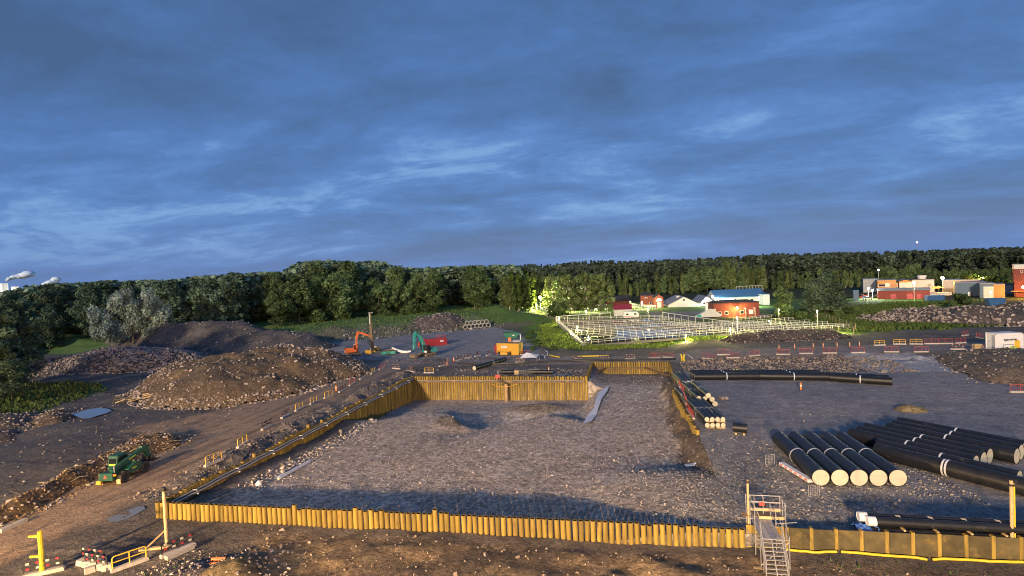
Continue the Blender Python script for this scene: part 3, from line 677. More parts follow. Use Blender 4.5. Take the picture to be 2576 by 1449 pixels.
for nm, off, t, L, lb in (('nearest', 54.7, -22.0, 12.6, 'nearest of the slanting thick black pipes, with a double white band'), ('2', 56.2, -23.6, 10.6, 'slanting thick black pipe second from the front of the right hand stack'), ('3', 57.7, -27.0, 10.6, 'slanting thick black pipe third from the front, left end set back'), ('4', 59.2, -27.0, 10.6, 'slanting thick black pipe fourth from the front, mid stack'),
        ('5', 60.7, -27.1, 10.6, 'slanting thick black pipe fifth from the front, beside a small gap'), ('6', 62.5, -25.8, 10.6, 'slanting thick black pipe sixth from the front, nearer of the back three'), ('7', 64.05, -26.0, 10.6, 'slanting thick black pipe seventh from the front, middle of the back three'), ('8', 65.6, -26.2, 10.6, 'farthest of the slanting thick black pipes in the right hand stack')):
    pipe_thing(lb, 'slanting thick black pipes at the right', (u[0]*t+nn[0]*off, u[1]*t+nn[1]*off, YZ+0.72), math.atan2(u[1], u[0]), L, 0.715, band=(-.75, -.5) if nm == 'nearest' else (0.0,))
# stack A: two layers of four
yawA = math.radians(97)
for lay, z in (('lower', YZ+0.42), ('upper', YZ+1.16)):
    for i, nm in enumerate(('first', 'second', 'third', 'fourth')):
        a = Vector((8.19+0.585*i-(.05 if z > 2 else 0), 66.02+.03*i-(.25 if z > 2 else 0), z)); d = Vector((math.cos(yawA), math.sin(yawA), 0))
        pipe_thing('slim cream ended pipe, %s from left, %s layer of the near stack' % (nm, lay), 'near stack of slim black pipes', a+d*4.6, yawA, 9.2, 0.285)
for lay, z in (('bottom', YZ+0.07), ('upper', YZ+0.79)):
    for (x0, x1), sd in (((8.1, 9.0), 'left'), ((9.25, 10.2), 'right')):
        for y, wh in ((66.3, 'near'), (72.5, 'far')):
            o = MB().box((0, 0, 0), (x1-x0, 0.2, 0.12)).build('timber_bearer', M['woodp']); o.location = ((x0+x1)/2-(y-66.3)*.12, y, z)
            tag(o, '%s %s timber bearer at the %s end of the near pipe stack' % (sd, lay, wh), 'timber', 'timber bearers of the pipe stack')
for k, (x, y, z, L, R, lb) in enumerate(((7.47, 76.1, YZ+.36, 9.6, .33, 'slim black pipe with tan end, alone at the left of the middle stack'), (8.75, 76.3, YZ+.36, 9.4, .33, 'slim black pipe on the ground left in the middle stack'), (9.5, 76.4, YZ+.36, 9.4, .33, 'slim black pipe on the ground in the middle of the middle stack'),
        (10.55, 76.4, YZ+.38, 8, .37, 'black pipe with cream end on the ground at the right of the middle stack'), (8.55, 76.7, YZ+1.04, 9.4, .33, 'slim black pipe lying on top at the left of the middle stack'), (9.3, 76.5, YZ+1.04, 9.4, .33, 'slim black pipe lying on top in the middle stack'),
        (10.15, 76.0, YZ+1.08, 8, .36, 'black pipe lying on top at the right of the middle stack'), (9.6, 75.4, YZ+1.72, 8, .36, 'topmost black pipe of the middle stack, with pale round end'))):
    d = Vector((math.cos(yawA), math.sin(yawA), 0)); pipe_thing(lb, 'middle stack of slim black pipes', Vector((x, y, z))+d*L/2, yawA, L, R)
for i, nm in enumerate(('left', 'middle', 'right')):
    a = Vector((7.65+.64*i, 86.8+.4*i, YZ+.95)); d = Vector((math.cos(yawA), math.sin(yawA), 0))
    pipe_thing('slim black pipe with white ends, %s of the upper three in the far stack' % nm, 'far stack of slim black pipes', a+d*4.2, yawA, 8.4, .30, band=(-3.9,))
for i, nm in enumerate(('left', 'middle', 'right')):
    a = Vector((7.75+.64*i, 87.2+.4*i, YZ+.31)); d = Vector((math.cos(yawA), math.sin(yawA), 0))
    pipe_thing('slim black pipe with white ends, %s of the lower three in the far stack' % nm, 'far stack of slim black pipes', a+d*4.2, yawA, 8.4, .30)
# long line at the back of the yard
for j, (nm, dy, dx) in enumerate((('front', 0, 0), ('middle', 1.27, -.25), ('back', 2.5, -.45))):
    for seg, (a, b) in enumerate((((9.85, 93.9), (19.9, 94.15)), ((20.0, 94.2), (29.9, 93.4)), ((30.0, 93.1), (37.3, 89.9)))):
        if seg == 2 and j == 2: continue
        A, B = Vector((a[0]+dx, a[1]+dy, YZ+.64)), Vector((b[0]+dx+(.5*j if seg == 2 else 0), b[1]+dy+(.5*j if seg == 2 else 0), YZ+.64))
        pipe_thing('long thick black pipe, %s row, %s piece from left, back of yard' % (nm, ORD[seg]), 'line of long black pipes at the back of the yard', (A+B)/2, heading(A, B), (B-A).length, 0.60, band=(0.0,))
o = pipe_thing('short stub of thick black pipe lying on pale timber blocks in the yard', 'pipe stubs', (11.42, 64.15, YZ+.72), heading((10.84, 64.32), (12.08, 63.95)), 1.45, .50, band=())
for k in (-1, 1):
    b_ = MB().box((0, 0, 0), (0.9, 0.2, 0.2)).build('timber_bearer', M['woodp']); b_.location = (11.42+k*.4, 64.15-k*.1, YZ+.13); b_.rotation_euler.z = 1.3
    tag(b_, '%s timber block under the short black pipe stub' % ('left' if k < 0 else 'right'), 'timber', 'timber blocks under the pipe stub')
# bundle behind the retaining wall
for lay, z in (('lower', YZ+.33), ('upper', YZ+1.06)):
    for k, nm in ((0, 'front'), (1, 'back')):
        A = Vector((15.55-.3*k, 41.15+.66*k-(.12 if z > 1.5 else 0), z)); B = Vector((28.5, 40.85+.66*k, z))
        o = pipe_thing('glossy black pipe behind the retaining wall, %s of the %s layer' % (nm, lay), 'pipe bundle behind the retaining wall', (A+B)/2, heading(A, B), (B-A).length, .30, band=(), caps=(0, 1))
        if lay == 'upper':
            L = (B-A).length/2
            MB().pipe((-L-.28, 0, 0), (-L+.25, 0, 0), .325, .30, 14, depth=.02).build('white_end_wrap', M['tarp'], o, True)
for i in range(6):
    x = 17.4+1.95*i
    o = MB().box((0, 0, 0), (0.12, 1.5, 0.10)).build('timber_bearer', M['woodp']); o.location = (x, 41.35, YZ+.69); tag(o, '%s timber bearer in the pipe bundle, from the left' % ORD[i], 'timber', 'timber bearers of the pipe bundle')
    o = MB().bar((-.28, .75, .12), (.06, .05, .33), .06, .1).bar((.06, .05, .33), (.12, -.32, .02), .03, .05).build('lashing_batten', M['galv']); o.location = (x-.1, 41.2, YZ+1.06)
    tag(o, '%s pale batten lashed over the pipe bundle, from the left' % ORD[i], 'batten', 'battens over the pipe bundle')
o = thing('tarpaulin', 'crumpled blue tarpaulin wrapped round the left ends of the pipe bundle', 'tarpaulin', (15.2, 41.45, YZ))
V = []; F = []
for i in range(9):
    for j in range(9):
        a = math.pi*j/8; V.append((-.5+i*.16, -math.cos(a)*.85+.05*math.sin(i*3+j*2), .05+math.sin(a)*(.62+.13*math.sin(i*2.1+j*1.7))*(.75+.25*i/8)))
for i in range(8):
    for j in range(8): F.append((i*9+j, i*9+j+1, i*9+j+10, i*9+j+9))
MB().add(V, F).build('sheet', M['btarp'], o)

# ------------------------------------------------------------------ stones and mounds
import bmesh
def stone_mesh(seed, mat_, flat=0.75, n=13):
    r = np.random.default_rng(seed); p = r.normal(size=(n, 3)); p /= np.linalg.norm(p, axis=1)[:, None]
    p *= r.uniform(0.75, 1.05, (n, 1)); p *= np.array([1, r.uniform(.65, .95), flat*r.uniform(.8, 1.1)])
    bm = bmesh.new(); [bm.verts.new(v) for v in p]; res = bmesh.ops.convex_hull(bm, input=bm.verts)
    bmesh.ops.delete(bm, geom=[e for e in res['geom_interior'] if isinstance(e, bmesh.types.BMVert)], context='VERTS')
    me = bpy.data.meshes.new('stone'); bm.to_mesh(me); bm.free()
    if mat_: me.materials.append(mat_)
    return me
M['stone'] = mat('pale_granite', (0.34, 0.285, 0.255), 0.95, 0, 0.18, 2.0, 0.2, None, 0, 0.35)
M['stoned'] = mat('grey_stone', (0.29, 0.25, 0.24), 0.95, 0, 0.2, 2.0, 0.2, None, 0, 0.4)
STM = {k: [stone_mesh(10*i+3, M[k]) for i in range(6)] for k in ('stone', 'stoned')}
SRAW = []
for i in range(6):
    me = STM['stone'][i]; v = np.array([q.co[:] for q in me.vertices]); me.calc_loop_triangles(); SRAW.append((v, np.array([t.vertices[:] for t in me.loop_triangles])))
STUFF = attr_mat('loose_stones', 'albedo', 0.95, grit=False, bump=0.2)
def stones_stuff(name, P, S, base, var, parent=None, label=None):
    "many stones joined into one mesh: P positions, S sizes"
    P = np.asarray(P, float); S = np.asarray(S, float); which = rng.integers(0, 6, len(P)); VV, FF, CC = [], [], []; o = 0
    for k in range(6):
        p, s_ = P[which == k], S[which == k]; m = len(p)
        if not m: continue
        v, f = SRAW[k]; n = len(v); a = rng.uniform(0, 6.28, m)[:, None]; w = v[None]*s_[:, None, None]*rng.uniform(.75, 1.25, (m, 1, 3))
        w = np.stack([w[..., 0]*np.cos(a)-w[..., 1]*np.sin(a), w[..., 0]*np.sin(a)+w[..., 1]*np.cos(a), w[..., 2]], -1)+p[:, None]
        VV.append(w.reshape(-1, 3)); FF.append((f[None]+(np.arange(m)*n)[:, None, None]+o).reshape(-1, 3)); o += m*n
        q = 1+rng.uniform(-var, var, (m, 1)); c = np.concatenate([np.array(base)*q*np.concatenate([np.ones((m, 1)), rng.uniform(.94, 1.05, (m, 1)), rng.uniform(.9, 1.1, (m, 1))], 1), np.ones((m, 1))], 1)
        CC.append(np.repeat(c, n, 0))
    me = np_mesh(name, np.concatenate(VV), np.concatenate(FF), STUFF, {'albedo': ('FLOAT_COLOR', np.concatenate(CC))})
    ob = put(name, me, parent); tag(ob, label, None, None, 'stuff'); return ob
MOUND = attr_mat('mound_soil', 'albedo', 0.97, bump=0.8, bscale=4.0)
def mound(name, label, cat, foot, hmax, slope, base, base2, nst=0, nbig=0, ssize=(.18, .5), res=0.7, rough=0.5, stone_where=None, stype='stone', scol=(.33, .28, .25), group=None):
    foot = np.array(foot, float); c = foot.mean(0); lo = foot.min(0)-2; hi = foot.max(0)+2
    xs = np.arange(lo[0], hi[0], res); ys = np.arange(lo[1], hi[1], res); X, Y = np.meshgrid(xs, ys, indexing='ij')
    warp = 1.4*fbm(X, Y, 6, 3)
    def H(X, Y):
        d = -(sdpoly(X, Y, foot)+1.2*fbm(X, Y, 7, 3))
        h = hmax*np.tanh(np.maximum(d, 0)*slope/hmax)
        return np.where(d > 0, h*(1+0.16*fbm(X+9, Y, 5, 3))+rough*np.minimum(d*.35, 1)*(0.5*fbm(X, Y, 2.6, 3)+0.18*fbm(X, Y, .9, 2)), -0.4+d*.2)
    G0 = hgt(X, Y); Z = H(X, Y); zr = float(hgt(c[0], c[1]))
    n1 = fbm(X+5, Y, 4, 4); w = np.clip(0.5+0.7*n1, 0, 1)[..., None]
    C = np.array(base)*(1-w)+np.array(base2)*w; C = C*(1+.12*fbm(X, Y, 1.2, 2))[..., None]
    nx_, ny_ = X.shape; idx = np.arange(nx_*ny_).reshape(nx_, ny_)
    q = np.stack([idx[:-1, :-1], idx[1:, :-1], idx[1:, 1:], idx[:-1, 1:]], -1).reshape(-1, 4)
    keep = (Z.reshape(-1)[q] > -0.45).all(1); q = q[keep]; u_, inv = np.unique(q, return_inverse=True)
    V = np.stack([X-c[0], Y-c[1], G0+Z-zr], -1).reshape(-1, 3)[u_]; A = np.concatenate([C, np.ones((nx_, ny_, 1))], -1).reshape(-1, 4)[u_]
    root = thing(name, label, cat, (c[0], c[1], zr), 0, group)
    put('soil', np_mesh('soil', V, inv.reshape(-1, 4), MOUND, {'albedo': ('FLOAT_COLOR', A), 'grit': ('FLOAT', np.full(len(u_), .7))}, True), root)
    P = np.zeros((0, 3)); N = nst+nbig
    for _ in range(12):
        if len(P) >= N: break
        p = rng.uniform(lo, hi, (3*N+50, 2)); d = -sdpoly(p[:, 0], p[:, 1], foot); p, d = p[d > -.9], d[d > -.9]
        if stone_where is not None: ok = rng.random(len(p)) < np.array([stone_where(*q, e) for q, e in zip(p, d)]); p = p[ok]
        P = np.concatenate([P, np.concatenate([p, np.zeros((len(p), 1))], 1)])
    P = P[:N]; S = np.concatenate([rng.uniform(ssize[0]+(ssize[1]-ssize[0])*.45, ssize[1], nbig), rng.uniform(ssize[0]*.5, ssize[0]+(ssize[1]-ssize[0])*.45, max(nst, 0))])[:len(P)]
    if len(P): P[:, 2] = hgt(P[:, 0], P[:, 1])+np.maximum(H(P[:, 0], P[:, 1]), 0)-zr+S*.25; P[:, :2] -= c
    for p, s in list(zip(P, S))[:min(nbig, 300)]:
        put('stone', STM[stype][rng.integers(6)], root, p, (rng.uniform(-.4, .4), rng.uniform(-.4, .4), rng.uniform(0, 6.3)), (s*rng.uniform(.8, 1.25), s*rng.uniform(.8, 1.2), s*rng.uniform(.8, 1.15)))
    if len(P) > nbig: stones_stuff('stones', P[nbig:], S[nbig:], scol, .4, root)
    return root, H
M1F = [(-87, 79), (-80, 75.2), (-72.5, 74.8), (-66, 76.3), (-62.4, 80), (-60, 83), (-57.5, 88), (-56.8, 96), (-54.8, 105), (-57, 112), (-66, 119), (-80, 116), (-92, 104), (-97, 92), (-94, 84)]
def sw1(x, y, d):
    e = 1.0 if d < 1.6 else 0.14
    if x < -86 or (y < 80 and x < -76): e = max(e, .5)
    if y > 98 and x > -76: e = max(e, .55)
    return e
m1, H1 = mound('rubble_mound', 'big brown soil mound with pale boulders along its foot beside the haul road', 'mound', M1F, 7.0, 0.62, (0.155, 0.112, 0.07), (0.115, 0.088, 0.062), 3200, 300, (.14, .46), 0.6, .7, sw1)
mound('soil_mound', 'long dark spoil heap in front of the forest behind the boulder pile', 'mound', [(-165, 142), (-140, 134), (-118, 131), (-100, 132), (-86, 140), (-86, 150), (-104, 162), (-130, 164), (-155, 160)], 6.6, 0.5, (0.085, 0.078, 0.075), (0.12, 0.108, 0.10), 500, 60, (.2, .5), 0.9, .9, lambda x, y, d: .3+.7*(vnoise(x/6, y/6) > .6), 'stoned', (.2, .18, .18))
mound('boulder_pile', 'wide pile of purple grey boulders at the left in front of the dark trees', 'mound', [(-152, 103.5), (-135, 104.5), (-119, 106), (-110, 108), (-103, 112), (-104, 120), (-116, 131), (-135, 134), (-150, 126)], 4.0, 0.55, (0.08, 0.072, 0.068), (0.11, 0.095, 0.085), 4200, 300, (.3, .6), 0.8, .5, None, 'stoned', (.31, .265, .25))
mound('dirt_heap', 'low brown dirt heap left of the big puddle', 'mound', [(-96, 71), (-92, 65), (-87, 62.5), (-85, 66), (-86.5, 70), (-91, 73)], 1.5, .5, (.16, .115, .075), (.12, .09, .065), 160, 20, (.12, .32), .5, .3)
mound('dirt_heap', 'flat stony dirt heap at the left frame edge below the grass', 'mound', [(-104, 66), (-96, 58), (-87, 55), (-84, 58), (-90, 66), (-98, 73)], 1.0, .35, (.12, .1, .085), (.16, .12, .09), 300, 30, (.12, .35), .6, .4, None, 'stoned')
WR = [(-53.7, 35), (-54.0, 40.3), (-55.2, 45.5), (-57, 50), (-56.6, 54.7), (-55.6, 57.7), (-58, 61), (-62, 61.5), (-64, 57.5), (-61.5, 51.5), (-60, 45.1), (-58.4, 40.0), (-57.6, 35)]
wr, HW = mound('debris_windrow', 'windrow of roots, soil and stones along the haul road behind the green telehandler', 'mound', WR, 1.7, .85, (.16, .108, .06), (.105, .075, .05), 1500, 200, (.07, .26), .35, 1.1, None, 'stoned', (.24, .17, .10))
for i in range(55):
    k = rng.integers(0, len(WR)); a = np.array(WR[k])*.55+np.array((-59, 48.5 if WR[k][1] < 50 else 57))*.45+rng.normal(0, 1.0, 2)
    z = float(hgt(*a))+max(float(HW(a[0], a[1])), 0); c = wr.location; L = rng.uniform(.5, 1.9); an = rng.uniform(0, 6.28)
    mb = MB(); p = Vector((a[0]-c.x, a[1]-c.y, z-c.z)); e = Vector((math.cos(an)*L, math.sin(an)*L, rng.uniform(-.1, .5)))
    mb.path([p, p+e*.5+Vector((0, 0, rng.uniform(0, .25))), p+e], [.07, .05, .025], 5); mb.build('branch', M['woodp'] if i % 3 == 0 else M['bark'], wr)
for i in range(26):
    a = np.array((-87.5, 79.5))+rng.normal(0, 1.6, 2); z = float(hgt(*a))+max(float(H1(a[0], a[1])), 0)+.15; c = m1.location; L = rng.uniform(1, 3); an = rng.uniform(-.6, 1.0)
    mb = MB(); p = Vector((a[0]-c.x, a[1]-c.y, z-c.z)); e = Vector((math.cos(an)*L, math.sin(an)*L, rng.uniform(0, .5))); mb.path([p, p+e*.5, p+e], [.11, .09, .05], 5); mb.build('log', M['woodp'] if i % 2 else M['bark'], m1)
mound('soil_mound', 'dark soil heap beside the lit basins, right of their front railing', 'mound', [(19.5, 138), (22.5, 133.2), (32, 133.2), (41, 136), (49, 140), (50, 147), (40, 147), (28, 143)], 2.0, .55, (.075, .06, .052), (.10, .08, .065), 500, 60, (.12, .35), .6, .4)
mound('rubble_mound', 'long heap of broken pale rubble at the right below the depot', 'mound', [(72, 197), (74, 182), (78.5, 169), (83.5, 161.5), (95, 155), (125, 150), (130, 166), (112, 180), (96, 190), (84, 198)], 4.6, .52, (.125, .10, .085), (.095, .08, .075), 2600, 220, (.22, .85), .9, .9, lambda x, y, d: .35 if d > 3 and y < 176 else 1, 'stone', (.30, .255, .23))
mound('dirt_heap', 'smooth brown dirt bank at the right frame edge below the blue skip', 'mound', [(104, 214), (112, 204), (126, 192), (150, 186), (158, 205), (130, 222)], 3.8, .4, (.15, .105, .07), (.11, .08, .06), 120, 14, (.2, .5), 1.0, .4)
mound('rubble_bank', 'brown stony bank right of the grey ramp below the white container', 'mound', [(53.5, 113), (50.5, 103), (49, 92), (56, 87), (70, 84), (92, 92), (96, 112), (70, 118), (60, 117)], 2.2, .36, (.19, .145, .10), (.15, .12, .092), 900, 90, (.08, .34), .7, .5)
mound('spoil_heap', 'pair of dark spoil heaps left of the concrete rings', 'mound', [(-77, 186), (-72, 182), (-66, 184.5), (-61, 191), (-62, 199), (-69, 206), (-77, 200)], 2.9, .6, (.095, .08, .075), (.12, .10, .095), 300, 40, (.2, .6), .7, .7, None, 'stoned')
mound('sand_heap', 'small tan sand heap on the grey yard', 'mound', [(31.6, 74.6), (33, 73.7), (34.6, 74.4), (34.8, 76), (33, 77), (31.6, 76)], .75, .6, (.26, .20, .10), (.20, .16, .09), 0, 0, res=.25, rough=.1)
mound('soil_mound', 'yellowish soil mound in the foreground behind the orange tubes', 'mound', [(-29.2, 30), (-29, 34), (-27.5, 35.2), (-25.4, 34.2), (-24, 31.5), (-25, 28)], 1.2, .5, (.20, .15, .075), (.15, .115, .07), 160, 20, (.08, .22), .35, .3)
mound('soil_mound', 'grey stony mound with weeds in front of the yellow railing', 'mound', [(-33.6, 28), (-33.4, 32), (-32.4, 33.9), (-30.4, 33.6), (-29.2, 31.6), (-29, 28)], .7, .4, (.11, .10, .10), (.14, .12, .11), 260, 30, (.08, .2), .35, .3, None, 'stoned')

def scatter(label, n, fn, size, base, var=.4):
    P = np.array([fn() for _ in range(n)]); S = rng.uniform(*size, n)*np.where(rng.random(n) > .06, 1, 1.9)
    P = np.concatenate([P, (hgt(P[:, 0], P[:, 1])+S*.2)[:, None]], 1)
    stones_stuff('loose_stones', P, S, base, var, None, label)
U = rng.uniform
scatter('loose stones in the soil in front of the pile wall', 600, lambda: (U(-30, 27), U(30.5, 38.6)), (.05, .14), (.27, .22, .17))
scatter('coarse stones on the berm beside the left pile wall', 1600, lambda: (rng.normal(-45, 1.6), U(42, 110)), (.05, .15), (.24, .20, .17))
scatter('crushed stone over the pit floor', 15000, lambda: (U(-37, 6), U(42, 110)), (.04, .095), (.36, .315, .28), .45)
scatter('coarse gravel on the front of the yard', 4500, lambda: (U(3, 26), 42+abs(rng.normal(0, 12))), (.04, .1), (.26, .24, .215), .45)
scatter('stones along the foot of the soil slope', 420, lambda: (-38.0+rng.normal(0, .5), U(47, 76)), (.1, .24), (.33, .29, .26))
scatter('rubble on the bank behind the long pipes', 2200, lambda: (U(9, 46), U(100, 115)), (.1, .28), (.24, .20, .17))
scatter('stones on the dark ground left of the road', 900, lambda: (U(-110, -58), U(40, 100)), (.06, .2), (.2, .18, .17))
scatter('stones strewn below the grassy bank', 700, lambda: (lambda t: (-100+t*50+rng.normal(0, 3), 157+t*37+abs(rng.normal(0, 5))))(U(0, 1)), (.12, .38), (.3, .28, .27))
scatter('stones on the gravel near the machines', 500, lambda: (U(-80, -20), U(113, 128)), (.08, .24), (.22, .2, .2))

# ------------------------------------------------------------------ barriers
def make_yellow(label, loc=(0, 0, 0)):
    t = thing('yellow_barrier', label, 'barrier', loc)
    mb = MB(); mb.prism([(-1.15, 0.02), (1.15, 0.02), (1.15, .2), (1.08, .27), (-1.08, .27), (-1.15, .2)], -.17, .17); mb.build('concrete_foot', M['pale'], t)
    mb = MB(); mb.path([(-1.02, 0, .25), (-1.02, 0, .95), (-.98, 0, 1.05), (-.88, 0, 1.1), (.88, 0, 1.1), (.98, 0, 1.05), (1.02, 0, .95), (1.02, 0, .25)], .042, 6); mb.build('frame', M['yellow'], t, True)
    mb = MB(); mb.cyl((-1.0, 0, .68), (1.0, 0, .68), .034, n=6); mb.build('mid_rail', M['yellow'], t)
    mb = MB(); mb.cyl((0, 0, .25), (0, 0, 1.09), .036, n=6); mb.build('mid_post', M['yellow'], t)
    return t
def make_red(label):
    t = thing('red_barrier', label, 'barrier')
    mb = MB(); mb.prism([(-1.25, 0.02), (1.25, 0.02), (1.25, .2), (1.18, .27), (-1.18, .27), (-1.25, .2)], -.17, .17); mb.build('concrete_foot', M['pale'], t)
    mb = MB(); mb.path([(-1.2, 0, .25), (-1.2, 0, 1.1), (1.2, 0, 1.1), (1.2, 0, .25)], .032, 5); mb.build('frame', M['red'], t)
    mb = MB(); mb.cyl((0, 0, .25), (0, 0, 1.09), .028, n=5); mb.build('mid_post', M['red'], t)
    mb = MB()
    for z in (.45, .65, .85): mb.cyl((-1.2, 0, z), (1.2, 0, z), .008, n=4)
    for k in range(1, 10): mb.cyl((-1.2+k*.24, 0, .27), (-1.2+k*.24, 0, 1.1), .007, n=3)
    mb.build('wire_mesh', M['redm'], t)
    return t
def make_chevron(label):
    t = thing('plank_barrier', label, 'barrier')
    mb = MB(); mb.prism([(-1.2, 0.02), (1.2, 0.02), (1.2, .22), (1.14, .29), (-1.14, .29), (-1.2, .22)], -.18, .18); mb.build('concrete_foot', M['pale'], t)
    for z in (.62, .98): mb = MB(); mb.box((0, -.03, z), (2.3, .035, .16)); mb.build('plank', M['dark'], t)
    for x in (-1.08, 0, 1.08): mb = MB(); mb.box((x, .015, .68), (.07, .05, .85)); mb.build('post', M['dark'], t)
    for z in (.62, .98):
        for k in range(4): mb = MB(); mb.box((-.84+k*.56, -.055, z), (.2, .03, .15)); mb.build('reflector', M['pale'] if (k+int(z > .8)) % 2 else M['redm'], t)
    return t
PROTO = {}
def barrier(kind, label, p0, p1, group):
    a, b = gp(*p0), gp(*p1); c = gp((p0[0]+p1[0])/2, (p0[1]+p1[1])/2); rz = heading(a, b)
    if kind not in PROTO:
        PROTO[kind] = {'y': make_yellow, 'r': make_red, 'c': make_chevron}[kind](label); o = PROTO[kind]; o.location = c; o.rotation_euler.z = rz; o['group'] = group; return o
    return dup(PROTO[kind], c, rz, label, group)
KN = {'y': 'yellow tube barrier', 'r': 'thin red barrier', 'c': 'plank barrier with reflectors'}
def row(items, where, group):
    cnt = {}
    for k, p0, p1 in items:
        cnt[k] = cnt.get(k, 0)+1; n = sum(1 for q in items if q[0] == k)
        barrier(k, '%s%s %s' % ((ORD[cnt[k]-1]+' ') if n > 1 else '', KN[k], where), p0, p1, group)
row([('y', (520, 1176), (556, 1158)), ('y', (595, 1131), (626, 1113)), ('c', (653, 1087), (690, 1068)), ('c', (704, 1057), (733, 1041)), ('y', (738, 1038), (768, 1024)), ('y', (776, 1021), (802, 1009)), ('y', (812, 1005), (843, 995)), ('c', (854, 988), (869, 981)), ('r', (876, 973), (896, 963)), ('c', (903, 957), (920, 949)), ('y', (930, 944), (947, 935)), ('r', (952, 932), (970, 925))],
    'up the haul road from the front', 'barriers along the left haul road')
row([('c', (980, 927), (1015, 930)), ('c', (1019, 930), (1051, 937)), ('y', (1063, 939), (1096, 939)), ('c', (1103, 924), (1124, 918)), ('c', (1144, 910), (1165, 904)), ('c', (1167, 903), (1187, 899)), ('c', (1190, 899), (1213, 894)), ('c', (1219, 897), (1241, 891)), ('c', (1290, 913), (1328, 913)), ('c', (1436, 909), (1468, 908)), ('c', (1505, 907), (1537, 906)), ('c', (1569, 904), (1604, 903)), ('r', (1630, 902), (1664, 901)), ('r', (1665, 901), (1698, 900))],
    'counted from the left behind the far pile wall', 'barriers behind the far pile wall')
row([('r', (1764, 904), (1801, 904)), ('r', (1826, 902), (1861, 901)), ('r', (1880, 898), (1916, 894)), ('r', (1951, 893), (1988, 893)), ('r', (2008, 891), (2047, 890)), ('r', (2067, 890), (2108, 889)), ('r', (2138, 889), (2179, 888)), ('r', (2223, 887), (2262, 886)), ('r', (2298, 887), (2337, 886)), ('c', (2386, 880), (2432, 880))],
    'in the near row along the right road', 'front row of barriers along the right road')
row([('r', (1803, 894), (1838, 893)), ('y', (2196, 870), (2230, 870)), ('y', (2246, 867), (2280, 867)), ('y', (2285, 867), (2324, 867)), ('r', (2326, 866), (2361, 866)), ('r', (2362, 866), (2397, 865)), ('r', (2401, 865), (2433, 863)), ('r', (2418, 846), (2438, 844)), ('r', (2451, 848), (2478, 855)), ('c', (2439, 881), (2482, 881)), ('r', (2549, 988), (2585, 988))],
    'in the far row along the right road', 'back row of barriers along the right road')
row([('y', (285, 1441), (369, 1409)), ('c', (415, 1402), (482, 1377)), ('c', (80, 1452), (139, 1438))], 'in the bottom left corner of the site', 'barriers in the left foreground')
barrier('r', 'orange and white barrier joined to the yellow container', (1302, 894), (1340, 893), 'barriers behind the far pile wall')
barrier('c', 'plank barrier with tan blocks, piled in the left foreground', (210, 1425), (276, 1436), 'barriers in the left foreground')
barrier('c', 'second plank barrier with tan blocks, set crosswise behind the first', (208, 1412), (262, 1419), 'barriers in the left foreground')
for i, (x, y) in enumerate(((206, 1421), (222, 1424), (238, 1427), (256, 1430), (268, 1433), (226, 1440))):
    p = gp(x, y); o = MB().box((0, 0, .2), (.62, .45, .4), taper=.86).build('concrete_block', M['pale']); o.location = p; o.rotation_euler.z = .2*i
    tag(o, '%s tan concrete block at the foot of the piled barriers, from the left' % ORD[i], 'concrete block', 'tan concrete blocks at the piled barriers')
# kerb beams, markers, small things
def simple(name, label, cat, px, fn, m_, dz=0, rz=0, group=None, smooth=False):
    p = gp(*px); mb = MB(); fn(mb); o = mb.build(name, m_, None, smooth); o.location = p+Vector((0, 0, dz)); o.rotation_euler.z = rz; return tag(o, label, cat, group)
def simple2(name, label, cat, px, rz=0, group=None, dz=0):
    return thing(name, label, cat, gp(*px)+Vector((0, 0, dz)), rz, group)
a, b = gp(0, 1341), gp(66, 1312)
o = MB().bar(a+Vector((0, 0, .15)), b+Vector((0, 0, .15)), .4, .32).build('kerb_beam', M['pale']); tag(o, 'pale concrete kerb beam beside the road at the left frame edge', 'kerb beam')
a, b = gp(418, 1409), gp(486, 1379)
o = MB().bar(a+Vector((0, 0, .14)), b+Vector((0, 0, .14)), .42, .3).build('kerb_beam', M['pale']); tag(o, 'pale concrete kerb beam below the braced timber post', 'kerb beam')
for i, (x, y, lb) in enumerate(((846, 985, 'orange marker beside the yellow barriers of the haul road'), (1125, 922, 'small orange marker at the end of a plank barrier'), (1142, 911, 'orange marker leaning at the left end of the plank barriers'), (1381, 938, 'bright orange marker at the end of the pipe with the ladder'), (2015, 982, 'lone orange marker in the middle of the grey yard'),
        (1960, 881, 'first thin orange marker along the far edge of the right road'), (1999, 879, 'second thin orange marker along the far edge of the right road'), (2046, 877, 'third thin orange marker along the far edge of the right road'), (2071, 876, 'fourth thin orange marker along the far edge of the right road'), (2106, 875, 'fifth orange marker along the far edge of the right road'), (2138, 874, 'sixth orange marker along the far edge of the right road'), (2162, 873, 'seventh orange marker along the far edge of the right road'))):
    o = simple2('marker_post', lb, 'marker', (x, y), 0, 'orange markers'); MB().cyl((0, 0, 0), (0, 0, .14), .26, .22, 8).build('base', M['dark'], o); MB().cyl((0, 0, .12), (0, 0, 1.15), .14 if i in (3, 4, 0, 2) else .08, .1 if i in (3, 4, 0, 2) else .07, 8).build('body', M['amber'], o); MB().pipe((0, 0, .6), (0, 0, .8), .145 if i in (3, 4, 0, 2) else .085, .05, 8).build('reflective_band', M['white'], o)
for i, x in enumerate((1715, 1721)):
    simple('yellow_hose', '%s upright of the bright yellow pair near the pit recess' % ('left' if i == 0 else 'right'), 'marker', (x, 909), lambda m: m.path([(0, 0, 0), (.05*(-1)**i, 0, .8), (-.12*(-1)**i, 0, 1.45)], .17, 7), M['ybright'])
